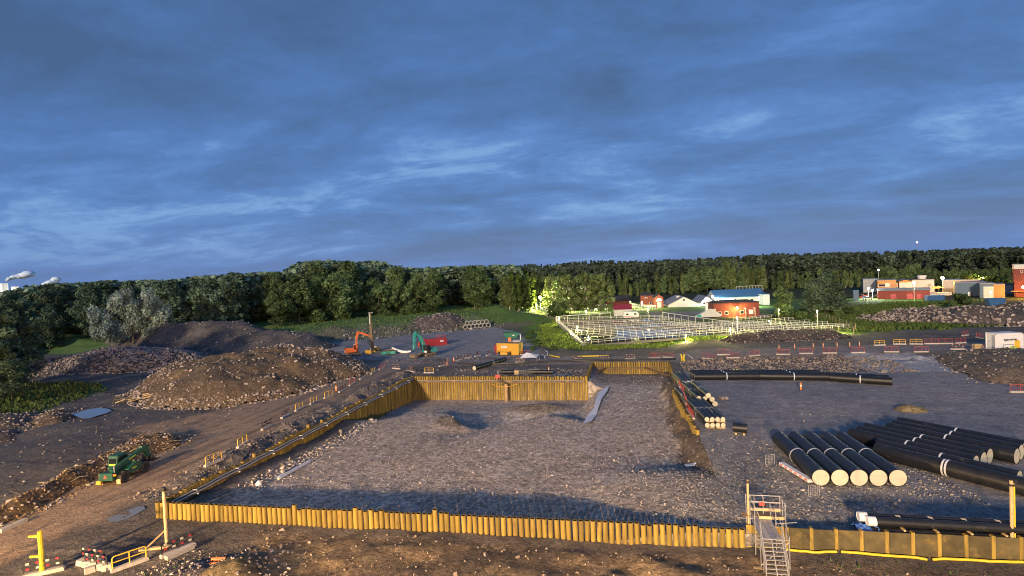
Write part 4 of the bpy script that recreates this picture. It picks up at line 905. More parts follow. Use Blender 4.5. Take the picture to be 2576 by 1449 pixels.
for i, (dy, dx) in enumerate(((0, 0), (13, -4))):
    a, b = gp(533+dx, 1411+dy, .12), gp(569+dx, 1408+dy+1, .12); o = MB().pipe(a, b, .13, .11, 12).build('orange_tube', M['orangehose']); tag(o, '%s of two terracotta tubes lying on the dark ground' % ('upper' if i == 0 else 'lower'), 'tube', 'two terracotta tubes')
# pit floor items
a, b = gp(702, 1206, .14), gp(779, 1163, .14)
o = thing('wrapped_roll', 'long white wrapped roll lying at the foot of the left soil slope', 'roll', a); L = (b-a).length; o.rotation_euler.z = heading(a, b)
MB().cyl((0, 0, 0), (L, 0, b.z-a.z), .17, n=12).build('sheet', M['white'], o, True); MB().cyl((-.12, 0, 0), (0, 0, 0), .14, n=10).build('core_end', M['cream'], o)
a, b = gp(692, 1205, .05), gp(712, 1191, .05); o = MB().bar(a, b, .3, .08).build('pale_board', M['strap']); tag(o, 'pale blue plank beside the white wrapped roll', 'plank')
simple('white_sack', 'small white sack at the foot of the soil slope left of the roll', 'sack', (651, 1221), lambda m: m.cyl((0, 0, 0), (0, 0, .3), .32, .27, 8).cyl((0, 0, .3), (0, 0, .5), .27, .1, 8), M['white'])
pts = [gp(x, y, .06) for x, y in ((1478, 1068), (1488, 1050), (1500, 1028), (1506, 1008), (1516, 990), (1526, 978))]
V = []; F = []
for i, p in enumerate(pts):
    w_ = Vector((.55+.2*math.sin(i*2), .15*math.cos(i), 0)); V += [p-w_+Vector((0, 0, .05)), p+Vector((0, 0, .22+.08*math.sin(i*3))), p+w_+Vector((0, 0, .35))]
for i in range(len(pts)-1): F += [(i*3, i*3+1, i*3+4, i*3+3), (i*3+1, i*3+2, i*3+5, i*3+4)]
o = MB().add(V, F).build('geotextile_sheet', M['tarp']); tag(o, 'strip of white geotextile along the edge of the raised ramp', 'sheet')
a = gp(1745, 1172, .12); o = MB().box((0, 0, 0), (1.7, .5, .12), rz=.3).box((.5, .1, .12), (.8, .4, .14), rz=-.2).build('geotextile_scrap', M['tarp']); o.location = a; tag(o, 'crumpled scrap of white sheet near the right bank of the pit', 'sheet')
a, b = gp(1966, 1172, .25), gp(2040, 1218, .25); o = thing('white_trough', 'long white marked beam lying left of the five thick pipes', 'beam', a, heading(a, b)); L = (b-a).length
MB().box((L/2, 0, 0), (L, .45, .25)).build('beam', M['white'], o)
for k in range(6): MB().box((L*(k+.5)/6, -.24, 0), (.35, .02, .12)).build('red_mark', M['red'], o)
for k, (x, y, lb) in enumerate(((1937, 1168, 'small grey mesh panel standing alone on the yard gravel'), (2048, 1248, 'pale mesh panel standing before the left end of the five pipes'))):
    o = simple2('mesh_panel', lb, 'mesh panel', (x, y), .3); MB().path([(-.45, 0, 0), (-.45, 0, .9), (.45, 0, .9), (.45, 0, 0), (-.45, 0, 0)], .025, 5).build('frame', M['galv'], o)
    mb = MB(); [mb.cyl((-.45+.15*i, 0, 0), (-.45+.15*i, 0, .9), .008, n=3) for i in range(1, 6)]; [mb.cyl((-.45, 0, .15*i), (.45, 0, .15*i), .008, n=3) for i in range(1, 6)]; mb.build('wire_mesh', M['galv'], o)
o = simple2('boulder', 'pale lumpy boulder right of the middle pipe stack', 'boulder', (1817, 1006)); put('stone', STM['stone'][1], o, (0, 0, .3), (0, 0, 1), (1.1, .8, .55)); put('stone', STM['stone'][2], o, (.7, .1, .25), (0, 0, 1), (.6, .5, .4))
# fallen red mesh fence beside the small pile row
for i in range(7):
    y = 92.5-i*3.6; x = 7.0+.02*i+(.1 if i < 3 else -.12); t = dup(PROTO['r'], (x, y, float(hgt(x, y))), math.radians(92+rng.uniform(-5, 5)), '%s thin red barrier between the pile row and the slim pipes, from the back' % ORD[i], 'barriers beside the slim pipes')
    t.rotation_euler.x = rng.uniform(-.15, .1)

# ------------------------------------------------------------------ machines
def track(t, name, y, L=3.6, h=0.85, w=0.55):
    mb = MB(); r = h/2; P = []
    for i in range(9): a = math.pi/2+math.pi*i/8; P.append((-L/2+r+r*math.cos(a), r+r*math.sin(a)))
    for i in range(9): a = -math.pi/2+math.pi*i/8; P.append((L/2-r+r*math.cos(a), r+r*math.sin(a)))
    mb.prism(P, y-w/2, y+w/2)
    for k in range(12):
        x = -L/2+r+(L-2*r)*k/11; mb.box((x, y, h+.02), (.09, w*1.02, .05)); mb.box((x, y, .03), (.09, w*1.02, .05))
    o = mb.build(name, M['mud'], t)
    for k in range(4): MB().cyl((-L/2+.6+k*(L-1.2)/3, y-w/2-.03, r*.85), (-L/2+.6+k*(L-1.2)/3, y+w/2+.03, r*.85), r*.5, n=8).build('roller', M['dark'], o)
def limb(t, name, m_, pts, w, y=0.0):
    "welded box limb: outline through centre points with depth at each"
    up = []; dn = []
    for i, (x, z, d) in enumerate(pts):
        a = Vector(pts[max(i-1, 0)][:2]); b = Vector(pts[min(i+1, len(pts)-1)][:2]); n = (b-a).normalized(); n = Vector((-n.y, n.x)); up.append((x+n.x*d/2, z+n.y*d/2)); dn.append((x-n.x*d/2, z-n.y*d/2))
    mb = MB()
    for i in range(len(pts)-1): mb.prism([up[i], up[i+1], dn[i+1], dn[i]], y-w/2, y+w/2)
    return mb.build(name, m_, t)
def ram(t, a, b, r=.09):
    a, b = Vector(a), Vector(b); m_ = a.lerp(b, .58); o = MB().cyl(a, m_, r, n=8).build('cylinder', M['dark'], t, True); MB().cyl(m_, b, r*.55, n=8).build('piston_rod', M['galv'], o, True)
def excavator(name, label, px, yaw, paint, house_yaw=0.0):
    t = simple2(name, label, 'excavator', px, yaw)
    track(t, 'track', 1.15); track(t, 'track', -1.15)
    MB().box((0, 0, .62), (2.0, 1.9, .45)).cyl((0, 0, .8), (0, 0, 1.05), .65, n=14).build('undercarriage', M['dark'], t)
    mb = MB(); mb.box((-.75, 0, 1.45), (2.7, 2.6, .75)); mb.box((-1.9, 0, 1.5), (.7, 2.7, 1.0), taper=.95); mb.box((-.9, -.75, 2.0), (2.0, 1.05, .45), taper=.92); mb.box((-1.2, .5, 1.95), (1.3, 1.2, .3)); mb.build('upper_body', paint, t)
    MB().box((-1.1, -.75, 2.25), (1.3, .9, .06)).box((-2.26, 0, 1.7), (.03, 1.6, .4)).build('engine_cover', M['dark'], t)
    MB().cyl((-1.4, .5, 2.1), (-1.4, .5, 2.7), .07).build('exhaust', M['dark'], t)
    return t
def bucket(t, x, z, w=1.3, m_=None, rot=0.0):
    P = [(-.1, .1), (.15, .75), (.55, .95), (.95, .8), (1.05, .35), (.85, -.1), (.3, -.3), (.62, .1), (.7, .4), (.5, .62), (.3, .45), (.1, .0)]
    c, s = math.cos(rot), math.sin(rot); P = [(x+a*c-b*s, z+a*s+b*c) for a, b in P]
    mb = MB()
    for i in range(5): mb.prism([P[i], P[i+1], P[10-i] if i else P[10], P[11-i] if i else P[11]], -w/2, w/2)
    mb.prism(P[:7], -w/2-.03, -w/2); mb.prism(P[:7], w/2, w/2+.03)
    for k in range(5): mb.box((P[6][0], -w/2+.1+k*(w-.2)/4, P[6][1]), (.2, .1, .1))
    return mb.build('bucket', m_ or M['mud'], t)
# orange drill rig carrier
t = excavator('drill_rig', 'orange crawler excavator carrying a tall dark drill mast', (890, 895), math.radians(34), M['orange'])
mb = MB(); mb.prism([(.1, 1.1), (1.35, 1.1), (1.25, 2.3), (.95, 2.85), (.15, 2.85)], .35, 1.3); mb.build('cab', M['orange'], t)
mb = MB(); mb.prism([(.25, 1.7), (1.22, 1.7), (1.18, 2.25), (.92, 2.72), (.25, 2.72)], .33, 1.32); mb.build('cab_window', M['glass'], t)
MB().box((-2.27, -.3, 1.45), (.03, 1.1, .35)).build('number_plate', M['strap'], t); MB().box((.5, .8, 2.9), (.8, .7, .08)).build('cab_roof', M['strap'], t)
limb(t, 'boom', M['orange'], [(.9, 1.5, .5), (.75, 3.6, .6), (1.2, 5.9, .55), (1.6, 6.2, .3)], .5)
limb(t, 'stick', M['orange'], [(1.1, 6.1, .4), (2.6, 5.6, .5), (4.6, 4.6, .35)], .4)
ram(t, (1.2, .4, 1.5), (1.0, .32, 4.2)); ram(t, (1.2, -.4, 1.5), (1.0, -.32, 4.2)); ram(t, (1.5, 0, 5.2), (3.0, 0, 5.1), .07)
MB().box((.55, -.28, 4.0), (.05, .03, 2.2)).build('white_stripe', M['white'], t)
limb(t, 'mast', M['mud'], [(4.75, .9, .5), (4.7, 4.0, .55), (4.55, 10.9, .42)], .45)
MB().cyl((5.1, .1, 1.2), (4.9, .1, 8.6), .13, n=8).build('drill_string', M['dark'], t, True)
MB().box((4.85, 0, 2.2), (.9, .7, 2.6), taper=.8).build('drill_head', M['dark'], t)
MB().box((4.7, 0, 10.95), (1.1, .3, .14)).cyl((5.2, 0, 10.7), (5.2, 0, 11.1), .12).build('mast_head', M['galv'], t)
MB().cyl((4.45, -.2, 8.0), (4.4, -.2, 10.8), .10).build('white_tube', M['white'], t)
for k in range(5): MB().path([(4.6, -.3+.15*k, 4.2), (4.3-.2*k, -.4, 3.0), (4.6, -.3, 1.4+.2*k), (5.4+.15*k, -.1, 1.0), (6.2, .2*k, .5)], .05, 5).build('hose', M['dark'], t, True)
# teal excavator
t = excavator('excavator', 'teal crawler excavator with its arm folded high and bucket on the ground', (1075, 896), math.radians(-113), M['teal'])
mb = MB(); mb.prism([(.1, 1.1), (1.4, 1.1), (1.35, 2.2), (1.0, 2.9), (.1, 2.9)], .35, 1.35); mb.build('cab', M['dark'], t)
mb = MB(); mb.prism([(.25, 1.7), (1.3, 1.7), (1.25, 2.2), (.95, 2.75), (.25, 2.75)], .33, 1.37); mb.build('cab_window', M['glass'], t)
MB().box((1.41, .85, 1.35), (.03, .8, .45)).build('number_plate', M['white'], t)
limb(t, 'boom', M['teal'], [(.6, 1.4, .6), (1.3, 3.4, .85), (2.2, 5.0, .8), (3.7, 6.1, .5)], .62, -.1)
limb(t, 'stick', M['teal'], [(3.4, 6.4, .5), (3.95, 5.6, .65), (4.4, 2.2, .42)], .45, -.1)
ram(t, (1.3, .28, 1.6), (1.9, .28, 4.0), .11); ram(t, (1.3, -.48, 1.6), (1.9, -.48, 4.0), .11); ram(t, (2.3, -.1, 5.6), (3.6, -.1, 6.5)); ram(t, (4.25, -.1, 4.8), (4.6, -.1, 2.4))
MB().box((2.6, -.1, 3.3), (.3, .4, 1.1)).build('hose_guard', M['red'], t)
b = bucket(t, 4.1, 1.0, 1.7, M['mud'], rot=-1.2)
# machine attachments beside the rig
t = simple2('yellow_attachment', 'muddy yellow machine attachment lying right of the drill rig', 'attachment', (938, 889), .5)
MB().box((-1.2, -.3, .55), (1.7, 1.3, 1.0), taper=.92).build('frame', M['ydull'], t); MB().box((.8, .4, .9), (2.2, .9, .7), M=Matrix.Rotation(-.35, 3, 'Y')).build('arm', M['ydull'], t)
MB().cyl((-.6, .3, 1.2), (1.0, .8, 1.7), .28, n=10).build('motor', M['cream'], t, True); MB().box((2.0, .6, .6), (.8, .7, 1.1), taper=.8).box((1.4, .2, .3), (2.4, .5, .25)).build('claw', M['mud'], t)
for k in range(4): MB().path([(-1.5+.5*k, .5, .8), (-.4+.5*k, .9, 1.6-.15*k), (.6+.4*k, .7, .7)], .06, 5).build('hose', M['dark'], t, True)
t = simple2('tool_skip', 'dark green open tool container between the yellow attachment and the white boat shape', 'container', (978, 891), .35)
mb = MB(); mb.box((0, 0, .5), (3.8, 1.5, .9)); mb.build('body', M['skip'], t); MB().box((0, 0, .98), (4.0, 1.7, .1)).build('rim', M['dark'], t)
for k in (-1, 1): MB().box((k*1.0, -.77, .45), (.9, .03, .6)).build('panel', M['teal'], t)
for k in range(3): MB().bar((-1.5+k, -.4+.3*k, 1.05), (.4+k*.7, .3, 1.25), .14).build('tool_bar', M['mud'], t)
t = simple2('white_pipe_half', 'long white curved shell tapering to a point beside the teal excavator', 'shell', (1012, 889), math.radians(8))
P = [(-2.6, 1.75), (-1.2, 1.15), (.2, .75), (1.4, .65), (2.3, .75), (2.4, .35), (1.2, .1), (0, .15), (-1.4, .75), (-2.7, 1.5)]
mb = MB()
for i in range(4): mb.prism([P[i], P[i+1], P[8-i], P[9-i]], -.32, .32)
mb.build('shell', M['white'], t); MB().box((1.6, 0, .12), (.3, .9, .24)).box((-.3, 0, .12), (.3, .9, .24)).build('support_block', M['wood'], t)
# red containers
def container(name, label, px, yaw, L, W, Hh, m_, sign=None, text=None, rails=False, cat='container', ribs=22, dz=0, mb_extra=None):
    t = simple2(name, label, cat, px, yaw, None, dz)
    MB().box((L/2, W/2, Hh/2), (L-.08, W-.08, Hh-.06)).build('body', m_, t)
    for k in range(ribs): MB().box((.12+(L-.24)*k/(ribs-1), 0, Hh/2), ((L-.2)/ribs*.5, .07, Hh-.3)).build('corrugation', m_, t)
    for x in (0, L):
        for y in (0, W): MB().box((x, y, Hh/2), (.12, .12, Hh)).build('corner_post', m_, t)
    for z in (.06, Hh-.04):
        for y in (0, W): MB().box((L/2, y, z), (L, .11, .13)).build('frame_rail', m_, t)
        for x in (0, L): MB().box((x, W/2, z), (.11, W, .13)).build('frame_rail', m_, t)
    MB().box((L/2, W/2, Hh+.01), (L-.1, W-.1, .06)).build('roof', M['mud'] if name == 'yellow_container' else m_, t)
    if sign:
        x, z, w, h = sign; s = MB().box((x, -.06, z), (w, .03, h)).build('sign', M['white'], t)
        if text: lettering(s, text, (x, -.082, z), w*.8, h*.5, M['dark'])
    return t
def lettering(parent, s, loc, w, h, m_, rz=0):
    c = bpy.data.curves.new('lettering', 'FONT'); c.body = s; c.align_x = 'CENTER'; c.align_y = 'CENTER'; c.size = 1; c.extrude = .004; c.offset = .015
    o = bpy.data.objects.new('lettering', c); COL.objects.link(o); o.data.materials.append(m_)
    bpy.context.view_layer.update(); d = o.dimensions; sx = w/max(d.x, .01); sy = h/max(d.y, .01)
    me = bpy.data.meshes.new_from_object(o.evaluated_get(bpy.context.evaluated_depsgraph_get())); bpy.data.objects.remove(o)
    me.transform(Matrix.Diagonal((sx, sy, 1, 1)))
    if not me.materials: me.materials.append(m_)
    k = put('lettering', me, parent, loc, (math.pi/2, 0, rz)); return k
a, b = gp(1251, 892), gp(1301.5, 893.5)
t = container('yellow_container', 'yellow corrugated container with a white sign and a roller below the sign', (1251, 892), heading(a, b), 5.7, 2.5, 2.75, M['ydull'], (2.0, 1.95, 1.55, .5), 'HERCULES', ribs=26)
MB().box((1.9, -.35, .98), (3.7, .5, .08)).build('drip_board', M['ydull'], t); MB().box((2.1, -.5, .42), (1.9, .6, .55), taper=.94).build('tool_box', M['ydull'], t)
for x in (.7, 3.5): MB().cyl((x, -.75, .38), (x, -.3, .38), .38, n=10).box((x, -.5, .7), (.08, .1, .5)).build('wheel', M['rubber'], t)
MB().path([(5.74, 1.3, .3), (5.9, 1.5, 1.2), (5.9, 1.9, 1.3), (5.74, 2.1, .4)], .08, 6).build('hose_loop', M['ydull'], t)
t = container('red_container', 'dark red container with railing on the roof behind the teal excavator', (1073, 873), math.radians(37), 6.1, 2.4, 2.1, M['redm'], (4.6, 1.35, .95, .45), 'HERCULES', ribs=20)
for k in range(9): MB().cyl((2.9+k*.38, .1, 2.1), (2.9+k*.38, .1, 3.0), .03, n=5).build('rail_post', M['red'], t)
MB().cyl((2.9, .1, 3.0), (5.95, .1, 3.0), .03, n=5).build('rail', M['red'], t)
t = container('red_tank', 'low red box peeking out behind the left end of the yellow container', (1246, 888), math.radians(20), 1.2, 1.2, 1.9, M['redm'], ribs=5)
# green open skip
t = simple2('green_skip', 'green open topped skip with sloping ends, lid part raised', 'skip', (1286, 851), math.radians(18))
mb = MB(); mb.prism([(-1.5, .1), (1.5, .1), (2.4, 1.6), (-2.4, 1.6)], -1.05, 1.05); mb.build('body', M['skip'], t)
MB().box((0, -1.06, 1.6), (4.8, .12, .14)).box((0, 1.06, 1.6), (4.8, .12, .14)).box((2.4, 0, 1.6), (.12, 2.2, .14)).box((-2.4, 0, 1.6), (.12, 2.2, .14)).build('rim', M['skip'], t)
MB().box((-.7, .5, 2.15), (3.0, 1.0, .08), M=Matrix.Rotation(-.25, 3, 'Y')).build('lid', M['skip'], t); MB().box((-.3, 0, 1.75), (3.9, 1.8, .25)).build('load', M['dgreen'], t)
for x in (-1, .4, 1.5): MB().box((x, -1.1, .85), (.12, .06, 1.3)).build('rib', M['skip'], t)
MB().box((.6, -1.13, 1.0), (.6, .02, .3)).build('label_plate', M['white'], t)
t = simple2('pump_unit', 'small orange and silver pump unit just behind the yellow container', 'pump', (1291, 868), .2)
MB().box((-.9, 0, 1.1), (.9, .9, 2.1), taper=.9).build('orange_housing', M['orangehose'], t); MB().box((.9, 0, .9), (2.2, 1.1, .8), taper=.9).build('silver_housing', M['galv'], t); MB().cyl((2.1, .2, .2), (2.1, .2, 2.6), .12).cyl((2.1, .2, 2.6), (2.1, .2, 2.8), .24).build('stack_pipe', M['white'], t)
# white tent shaped tarpaulin
t = simple2('tarp_tent', 'white peaked tarpaulin shelter with thin legs behind the pit', 'shelter', (1331, 909), .08)
mb = MB(); mb.add([(-1.9, -1.2, 1.0), (1.9, -1.2, 1.0), (2.2, 1.3, 1.2), (-1.6, 1.3, 1.2), (-.5, 0, 2.0), (.3, .1, 1.8)], [(0, 1, 5, 4), (1, 2, 5), (2, 3, 4, 5), (3, 0, 4)]); mb.build('canopy', M['tarp'], t)
for x, y in ((-1.9, -1.2), (1.9, -1.2), (2.2, 1.3), (-1.6, 1.3)): MB().cyl((x, y, 0), (x, y, 1.1), .05, n=6).build('leg', M['galv'], t)
# pipes and hoses behind the pit
o = pipe_thing('black pipe lying slanted behind the pit, white end toward the left', 'pipes behind the far pile wall', (gp(1194, 932)+gp(1270, 908))/2+Vector((0, 0, .45)), heading(gp(1194, 932), gp(1270, 908)), 12.0, .48, band=(.9,))
o = pipe_thing('black pipe with a ladder lying along it behind the far pit wall', 'pipes behind the far pile wall', (gp(1276, 941)+gp(1376, 941))/2+Vector((0, 0, .42)), heading(gp(1276, 941), gp(1376, 941)), 10.3, .40, band=())
p0, p1 = gp(1300, 943), gp(1358, 941); t = thing('ladder', 'pale ladder leaning flat against the black pipe behind the pit', 'ladder', p0, heading(p0, p1)); L = (p1-p0).length
for z in (.25, .85): MB().cyl((0, -.1, z), (L, .0, z), .035, n=6).build('rail', M['galv'], t)
for k in range(1, 10): MB().cyl((L*k/10, -.06, .25), (L*k/10, -.02, .85), .022, n=5).build('rung', M['galv'], t)
simple('tan_box', 'tan wooden crate at the left end of the ladder', 'crate', (1301, 941), lambda m: m.box((0, -.3, .42), (.85, .7, .8)), M['woodp'])
def hose(label, pxs, r, m_, dz=.1, cat='hose', name='hose'):
    P = [gp(*q)+Vector((0, 0, dz+r)) for q in pxs]; o = MB().path(P, r, 7).build(name, m_, None, True); return tag(o, label, cat)
hose('thick black hose along the back of the pit road', [(1150, 917), (1230, 919), (1300, 917), (1390, 912), (1480, 909), (1560, 908), (1640, 905), (1700, 906)], .16, M['black'])
hose('bright yellow pipe lying between the plank barriers', [(1453, 903), (1500, 902), (1532, 901)], .14, M['ybright'], .45)
hose('pale yellow hose curving through the grass by the ditch', [(1382, 895), (1392, 898), (1408, 901)], .12, M['ybright'], .1)
hose('pale grey hose looped beside the ditch', [(1372, 886), (1379, 890), (1377, 898), (1369, 901), (1371, 905)], .09, M['strap'], .3)
hose('blue hose trailing on the dark ground near the pit recess', [(1386, 940), (1395, 943), (1412, 944), (1440, 943)], .06, M['blue'])
hose('thin pale hose arching over the ground near the yellow pair', [(1730, 897), (1738, 902), (1744, 908)], .06, M['strap'], .3)
hose('black cable snaking along the berm of the haul road', [(610, 1160), (640, 1120), (680, 1096), (720, 1082), (760, 1079)], .05, M['dark'], .02, 'cable', 'cable')
# white container on the right road
a, b = gp(2511, 882.5), gp(2554, 881.4)
t = container('white_container', 'white office container with dark lettering beside the right road', (2509, 881.5), math.radians(12.2), 4.5, 2.4, 3.1, M['white'], None, None, ribs=2)
lettering(t, 'sgmenie', (2.45, -.07, 1.95), 2.5, .55, M['dark'])
MB().path([(.7, -.5, 0), (.7, -.5, 1.1), (2.6, -.5, 1.1), (2.6, -.5, 0)], .05, 6).build('front_rail', M['galv'], t); MB().box((2.3, -.05, .1), (4.8, .4, .2)).build('base_beam', M['pale'], t)
t = simple2('yellow_compressor', 'yellow machine with netting tucked against the white container', 'machine', (2556, 879), .1)
MB().box((0, 0, .9), (.9, .9, 1.7), taper=.8).build('housing', M['yellow'], t); MB().box((-.7, -.3, .35), (1.2, .7, .6), taper=.7).build('net_bundle', M['lime'], t)
t = simple2('timber_crate', 'tan timber crate standing on the barrier foot left of the white container', 'crate', (2461, 881), .05)
MB().box((0, .3, .7), (1.3, .8, .9)).build('crate_body', M['woodp'], t)
for k in range(3): MB().box((0, -.12, .4+k*.3), (1.36, .03, .14)).build('slat', M['wood'], t)
# concrete rings
CR = MB().pipe((0, -1.1, 0), (0, 1.1, 0), .78, .62, 18).mesh('ring', M['conc'], True)
q0, q1 = gp(1170.5, 827.5), gp(1229, 822.5); hd = heading(q0, q1)
for lay, n in (('lower', 7), ('upper', 6)):
    for i in range(n):
        p = q0.lerp(q1, (i+(.0 if lay == 'lower' else .5))/6)+Vector((0, 0, .78 if lay == 'lower' else 2.12))
        o = thing('concrete_ring', '%s concrete pipe from the left in the %s row of the stack' % (ORD[i], lay), 'concrete pipe', p, hd-math.radians(8), 'stack of concrete pipes'); put('ring', CR, o)
# telehandler
a, b = gp(313, 1213), gp(362, 1188); yaw = heading(a, b)
t = thing('telehandler', 'dark green telehandler with a long boom driving up the haul road', 'telehandler', (a+b)/2-Vector((math.cos(yaw+math.pi/2)*-.95, math.sin(yaw+math.pi/2)*-.95, 0)), yaw)
def wheel(x, y):
    o = MB().pipe((x, y-.22, .6), (x, y+.22, .6), .6, .32, 18).build('wheel', M['rubber'], t, True); MB().cyl((x, y-.17, .6), (x, y+.17, .6), .33, n=14).cyl((x, y-.2, .6), (x, y+.2, .6), .12, n=8).build('rim', M['dark'], o)
for x in (-1.45, 1.45):
    for y in (-.95, .95): wheel(x, y)
MB().prism([(-2.3, .55), (2.1, .55), (2.2, 1.0), (1.2, 1.25), (-1.2, 1.2), (-2.5, 1.35), (-2.5, .7)], -.62, .62).build('chassis', M['dgreen'], t)
MB().prism([(-1.0, .75), (1.0, .7), (1.0, 1.3), (.3, 1.65), (-.9, 1.2)], -1.1, -.6).build('engine_hood', M['dgreen'], t)
MB().box((-.1, -1.11, 1.1), (.6, .02, .16)).build('marking', M['lime'], t)
mb = MB(); mb.prism([(-.9, 1.0), (.75, 1.0), (.9, 1.6), (.45, 2.45), (-.8, 2.5), (-.95, 1.6)], .12, 1.1); mb.build('cab', M['dgreen'], t)
mb = MB(); mb.prism([(-.75, 1.55), (.72, 1.55), (.4, 2.35), (-.7, 2.38)], .09, 1.13); mb.build('cab_window', M['glass'], t)
MB().box((-.93, .6, 2.05), (.03, .75, .5)).build('rear_window', M['glass'], t); MB().box((-.96, .6, 1.68), (.03, .75, .16)).build('lime_band', M['lime'], t); MB().box((-.1, .6, 2.53), (1.3, .95, .08)).build('cab_roof', M['dgreen'], t)
o = limb(t, 'boom', M['dgreen'], [(-2.2, 1.45, .42), (.8, 2.05, .45), (2.2, 2.4, .40)], .36, -.28); MB().box((.5, -.475, 2.0), (.9, .02, .14), M=Matrix.Rotation(-.2, 3, 'Y')).build('marking', M['lime'], o)
limb(t, 'boom_head', M['dgreen'], [(1.9, 2.45, .5), (2.6, 2.3, .7), (2.95, 1.4, .4)], .42, -.28)
MB().box((3.1, -.1, 1.0), (.25, 1.5, .7)).box((3.5, -.1, .75), (.5, 1.3, .12)).build('fork_carriage', M['dark'], t)
for y in (-.6, .45): MB().box((3.75, y, .62), (1.2, .13, .08)).build('fork', M['dark'], t)
ram(t, (-1.2, -.28, 1.15), (.4, -.28, 1.75), .08)
MB().box((-2.55, 0, 1.0), (.2, 1.5, .75)).build('counterweight', M['dgreen'], t); MB().add([(-2.67, -.22, .85), (-2.67, .22, .85), (-2.67, 0, 1.22), (-2.64, -.22, .85), (-2.64, .22, .85), (-2.64, 0, 1.22)], [(0, 1, 2), (3, 5, 4), (0, 3, 4, 1), (1, 4, 5, 2), (2, 5, 3, 0)]).build('warning_triangle', M['red'], t)
for y in (-.9, .7): MB().box((-2.5, y, 1.15), (.1, .3, .18)).build('tail_light', M['amber'], t)
for y in (-.95, .95): MB().box((-2.12, y, .35), (.05, .42, .5)).build('mud_flap', M['woodp'], t)
MB().cyl((-2.2, -.62, 1.3), (-2.2, -.62, 1.95), .05).build('exhaust', M['galv'], t)
MB().box((-2.55, .75, .45), (.3, .5, .35)).build('tool_tray', M['ydull'], t)

# ------------------------------------------------------------------ basins with railings
O_ = gp(1470, 873); E1 = Vector((0.984, 0.176, 0)); E2 = Vector((-0.236, 0.972, 0))
def bp(u, v, z=0.0):
    p = O_+E1*u+E2*v; p.z = float(hgt(p.x, p.y))+z; return p
RPOST = MB().box((0, 0, .55), (.10, .10, 1.12)).mesh('post', M['rail'])
def railing(label, pts, h=1.0, step=1.7, group=None, rails=(1.1, .55)):
    t = thing('railing', label, 'railing', pts[0], 0, group); o = Vector(pts[0]); R = {z: MB() for z in rails}
    for a, b in zip(pts[:-1], pts[1:]):
        a, b = Vector(a), Vector(b); n = max(1, int((b-a).length/step))
        for i in range(n+1):
            p = a.lerp(b, i/n); put('post', RPOST, t, p-o, None, (1, 1, h/1.1))
        for z in rails: R[z].bar(a-o+Vector((0, 0, z*h/1.1)), b-o+Vector((0, 0, z*h/1.1)), .07)
    for z in rails: R[z].build('rail', M['rail'], t)
    return t
vs = [0.8, 7.5, 15.0, 23.5, 32.5, 42.5, 53.5, 65.5]
for i, v in enumerate(vs):
    railing('%s long railing across the lit basins, counted from the near edge' % ORD[i], [bp(1.2 if i else .3, v, .5), bp(38.5, v+.3, .5)], group='railings across the basins')
    if 0: railing('%s far side railing of the basin walkways, from the near edge' % ORD[i-1], [bp(3, v-1.6, .5), bp(37.5, v-1.3, .5)], group='railings across the basins')
    t = thing('walkway', '%s pale concrete walkway between the basins, counted from the near edge' % ORD[i], 'walkway', (0, 0, 0), 0, 'walkways between the basins')
    a, b = bp(0, v-.7), bp(39, v-.4); MB().bar(a+Vector((0, 0, .2)), b+Vector((0, 0, .2)), 1.1 if i else .8, .6).build('slab', M['dconc'], t)
t = thing('walkway', 'concrete rim along the left edge of the basins', 'walkway', (0, 0, 0), 0, 'walkways between the basins')
MB().bar(bp(0, 0, .15), bp(0, 66, .15), 1.0, .8).build('slab', M['conc'], t)
railing('long railing along the left edge of the basins beside the bright grass', [bp(-.3, 0, .5), bp(-.3, 66, .5)], group='railings across the basins')
railing('railing along the right end of the first basin block', [bp(38.8, 1, .5), bp(38.8, 66, .5)], group='railings across the basins')
for i in range(7):
    z0 = -.15; mb = MB(); a, b, c, d = bp(.8, vs[i]+.4, z0), bp(38, vs[i]+.4, z0), bp(38, vs[i+1]-1.9, z0), bp(.8, vs[i+1]-1.9, z0); zz = max(q.z for q in (a, b, c, d))+.12
    mb.add([(q.x, q.y, zz) for q in (a, b, c, d)]+[(q.x, q.y, zz-.6) for q in (a, b, c, d)], [(0, 1, 2, 3), (0, 4, 5, 1), (1, 5, 6, 2), (2, 6, 7, 3), (3, 7, 4, 0)])
    o = mb.build('basin_water', WATER); tag(o, 'dark water of the %s basin from the near edge' % ORD[i], None, None, 'structure')
    for k in range(4):
        s_ = thing('scraper_beam', '%s pale scraper beam across the %s basin from the near edge' % (ORD[k], ORD[i]), 'beam', bp(5+k*9.5+1.5*math.sin(i*2+k), vs[i]+.4, .55), 0, 'scraper beams over the basins')
        L = vs[i+1]-vs[i]-2.0; MB().bar((0, 0, 0), E2*L, .18, .25).build('beam', M['dconc'], s_)
# second block of basins on the right, railings running back along its length
rr = []
for i in range(7):
    a = gp(1860+i*46, 848-i*3.2); b = Vector((a.x-16-2*i, a.y+46-3*i, 0)); b.z = float(hgt(b.x, b.y))
    railing('%s railing of the right hand basin block, from the left' % ORD[i], [a+Vector((0, 0, .4)), b+Vector((0, 0, .4))], group='railings of the right basin block')
    t = thing('walkway', '%s concrete wall of the right hand basin block, from the left' % ORD[i], 'walkway', (0, 0, 0), 0, 'walls of the right basin block'); MB().bar(a+Vector((.5, 0, .1)), b+Vector((.5, 0, .1)), .9, .8).build('slab', M['dconc'], t)
for i in range(5):
    f = i/4; a = gp(1862, 847).lerp(gp(1845, 812), f); b = gp(2136, 829).lerp(gp(1960, 800), f); a.z = float(hgt(a.x, a.y)); b.z = float(hgt(b.x, b.y))
    railing('%s cross railing of the right hand basin block, from the front' % ORD[i], [a+Vector((0, 0, .45)), b+Vector((0, 0, .45))], group='railings of the right basin block')
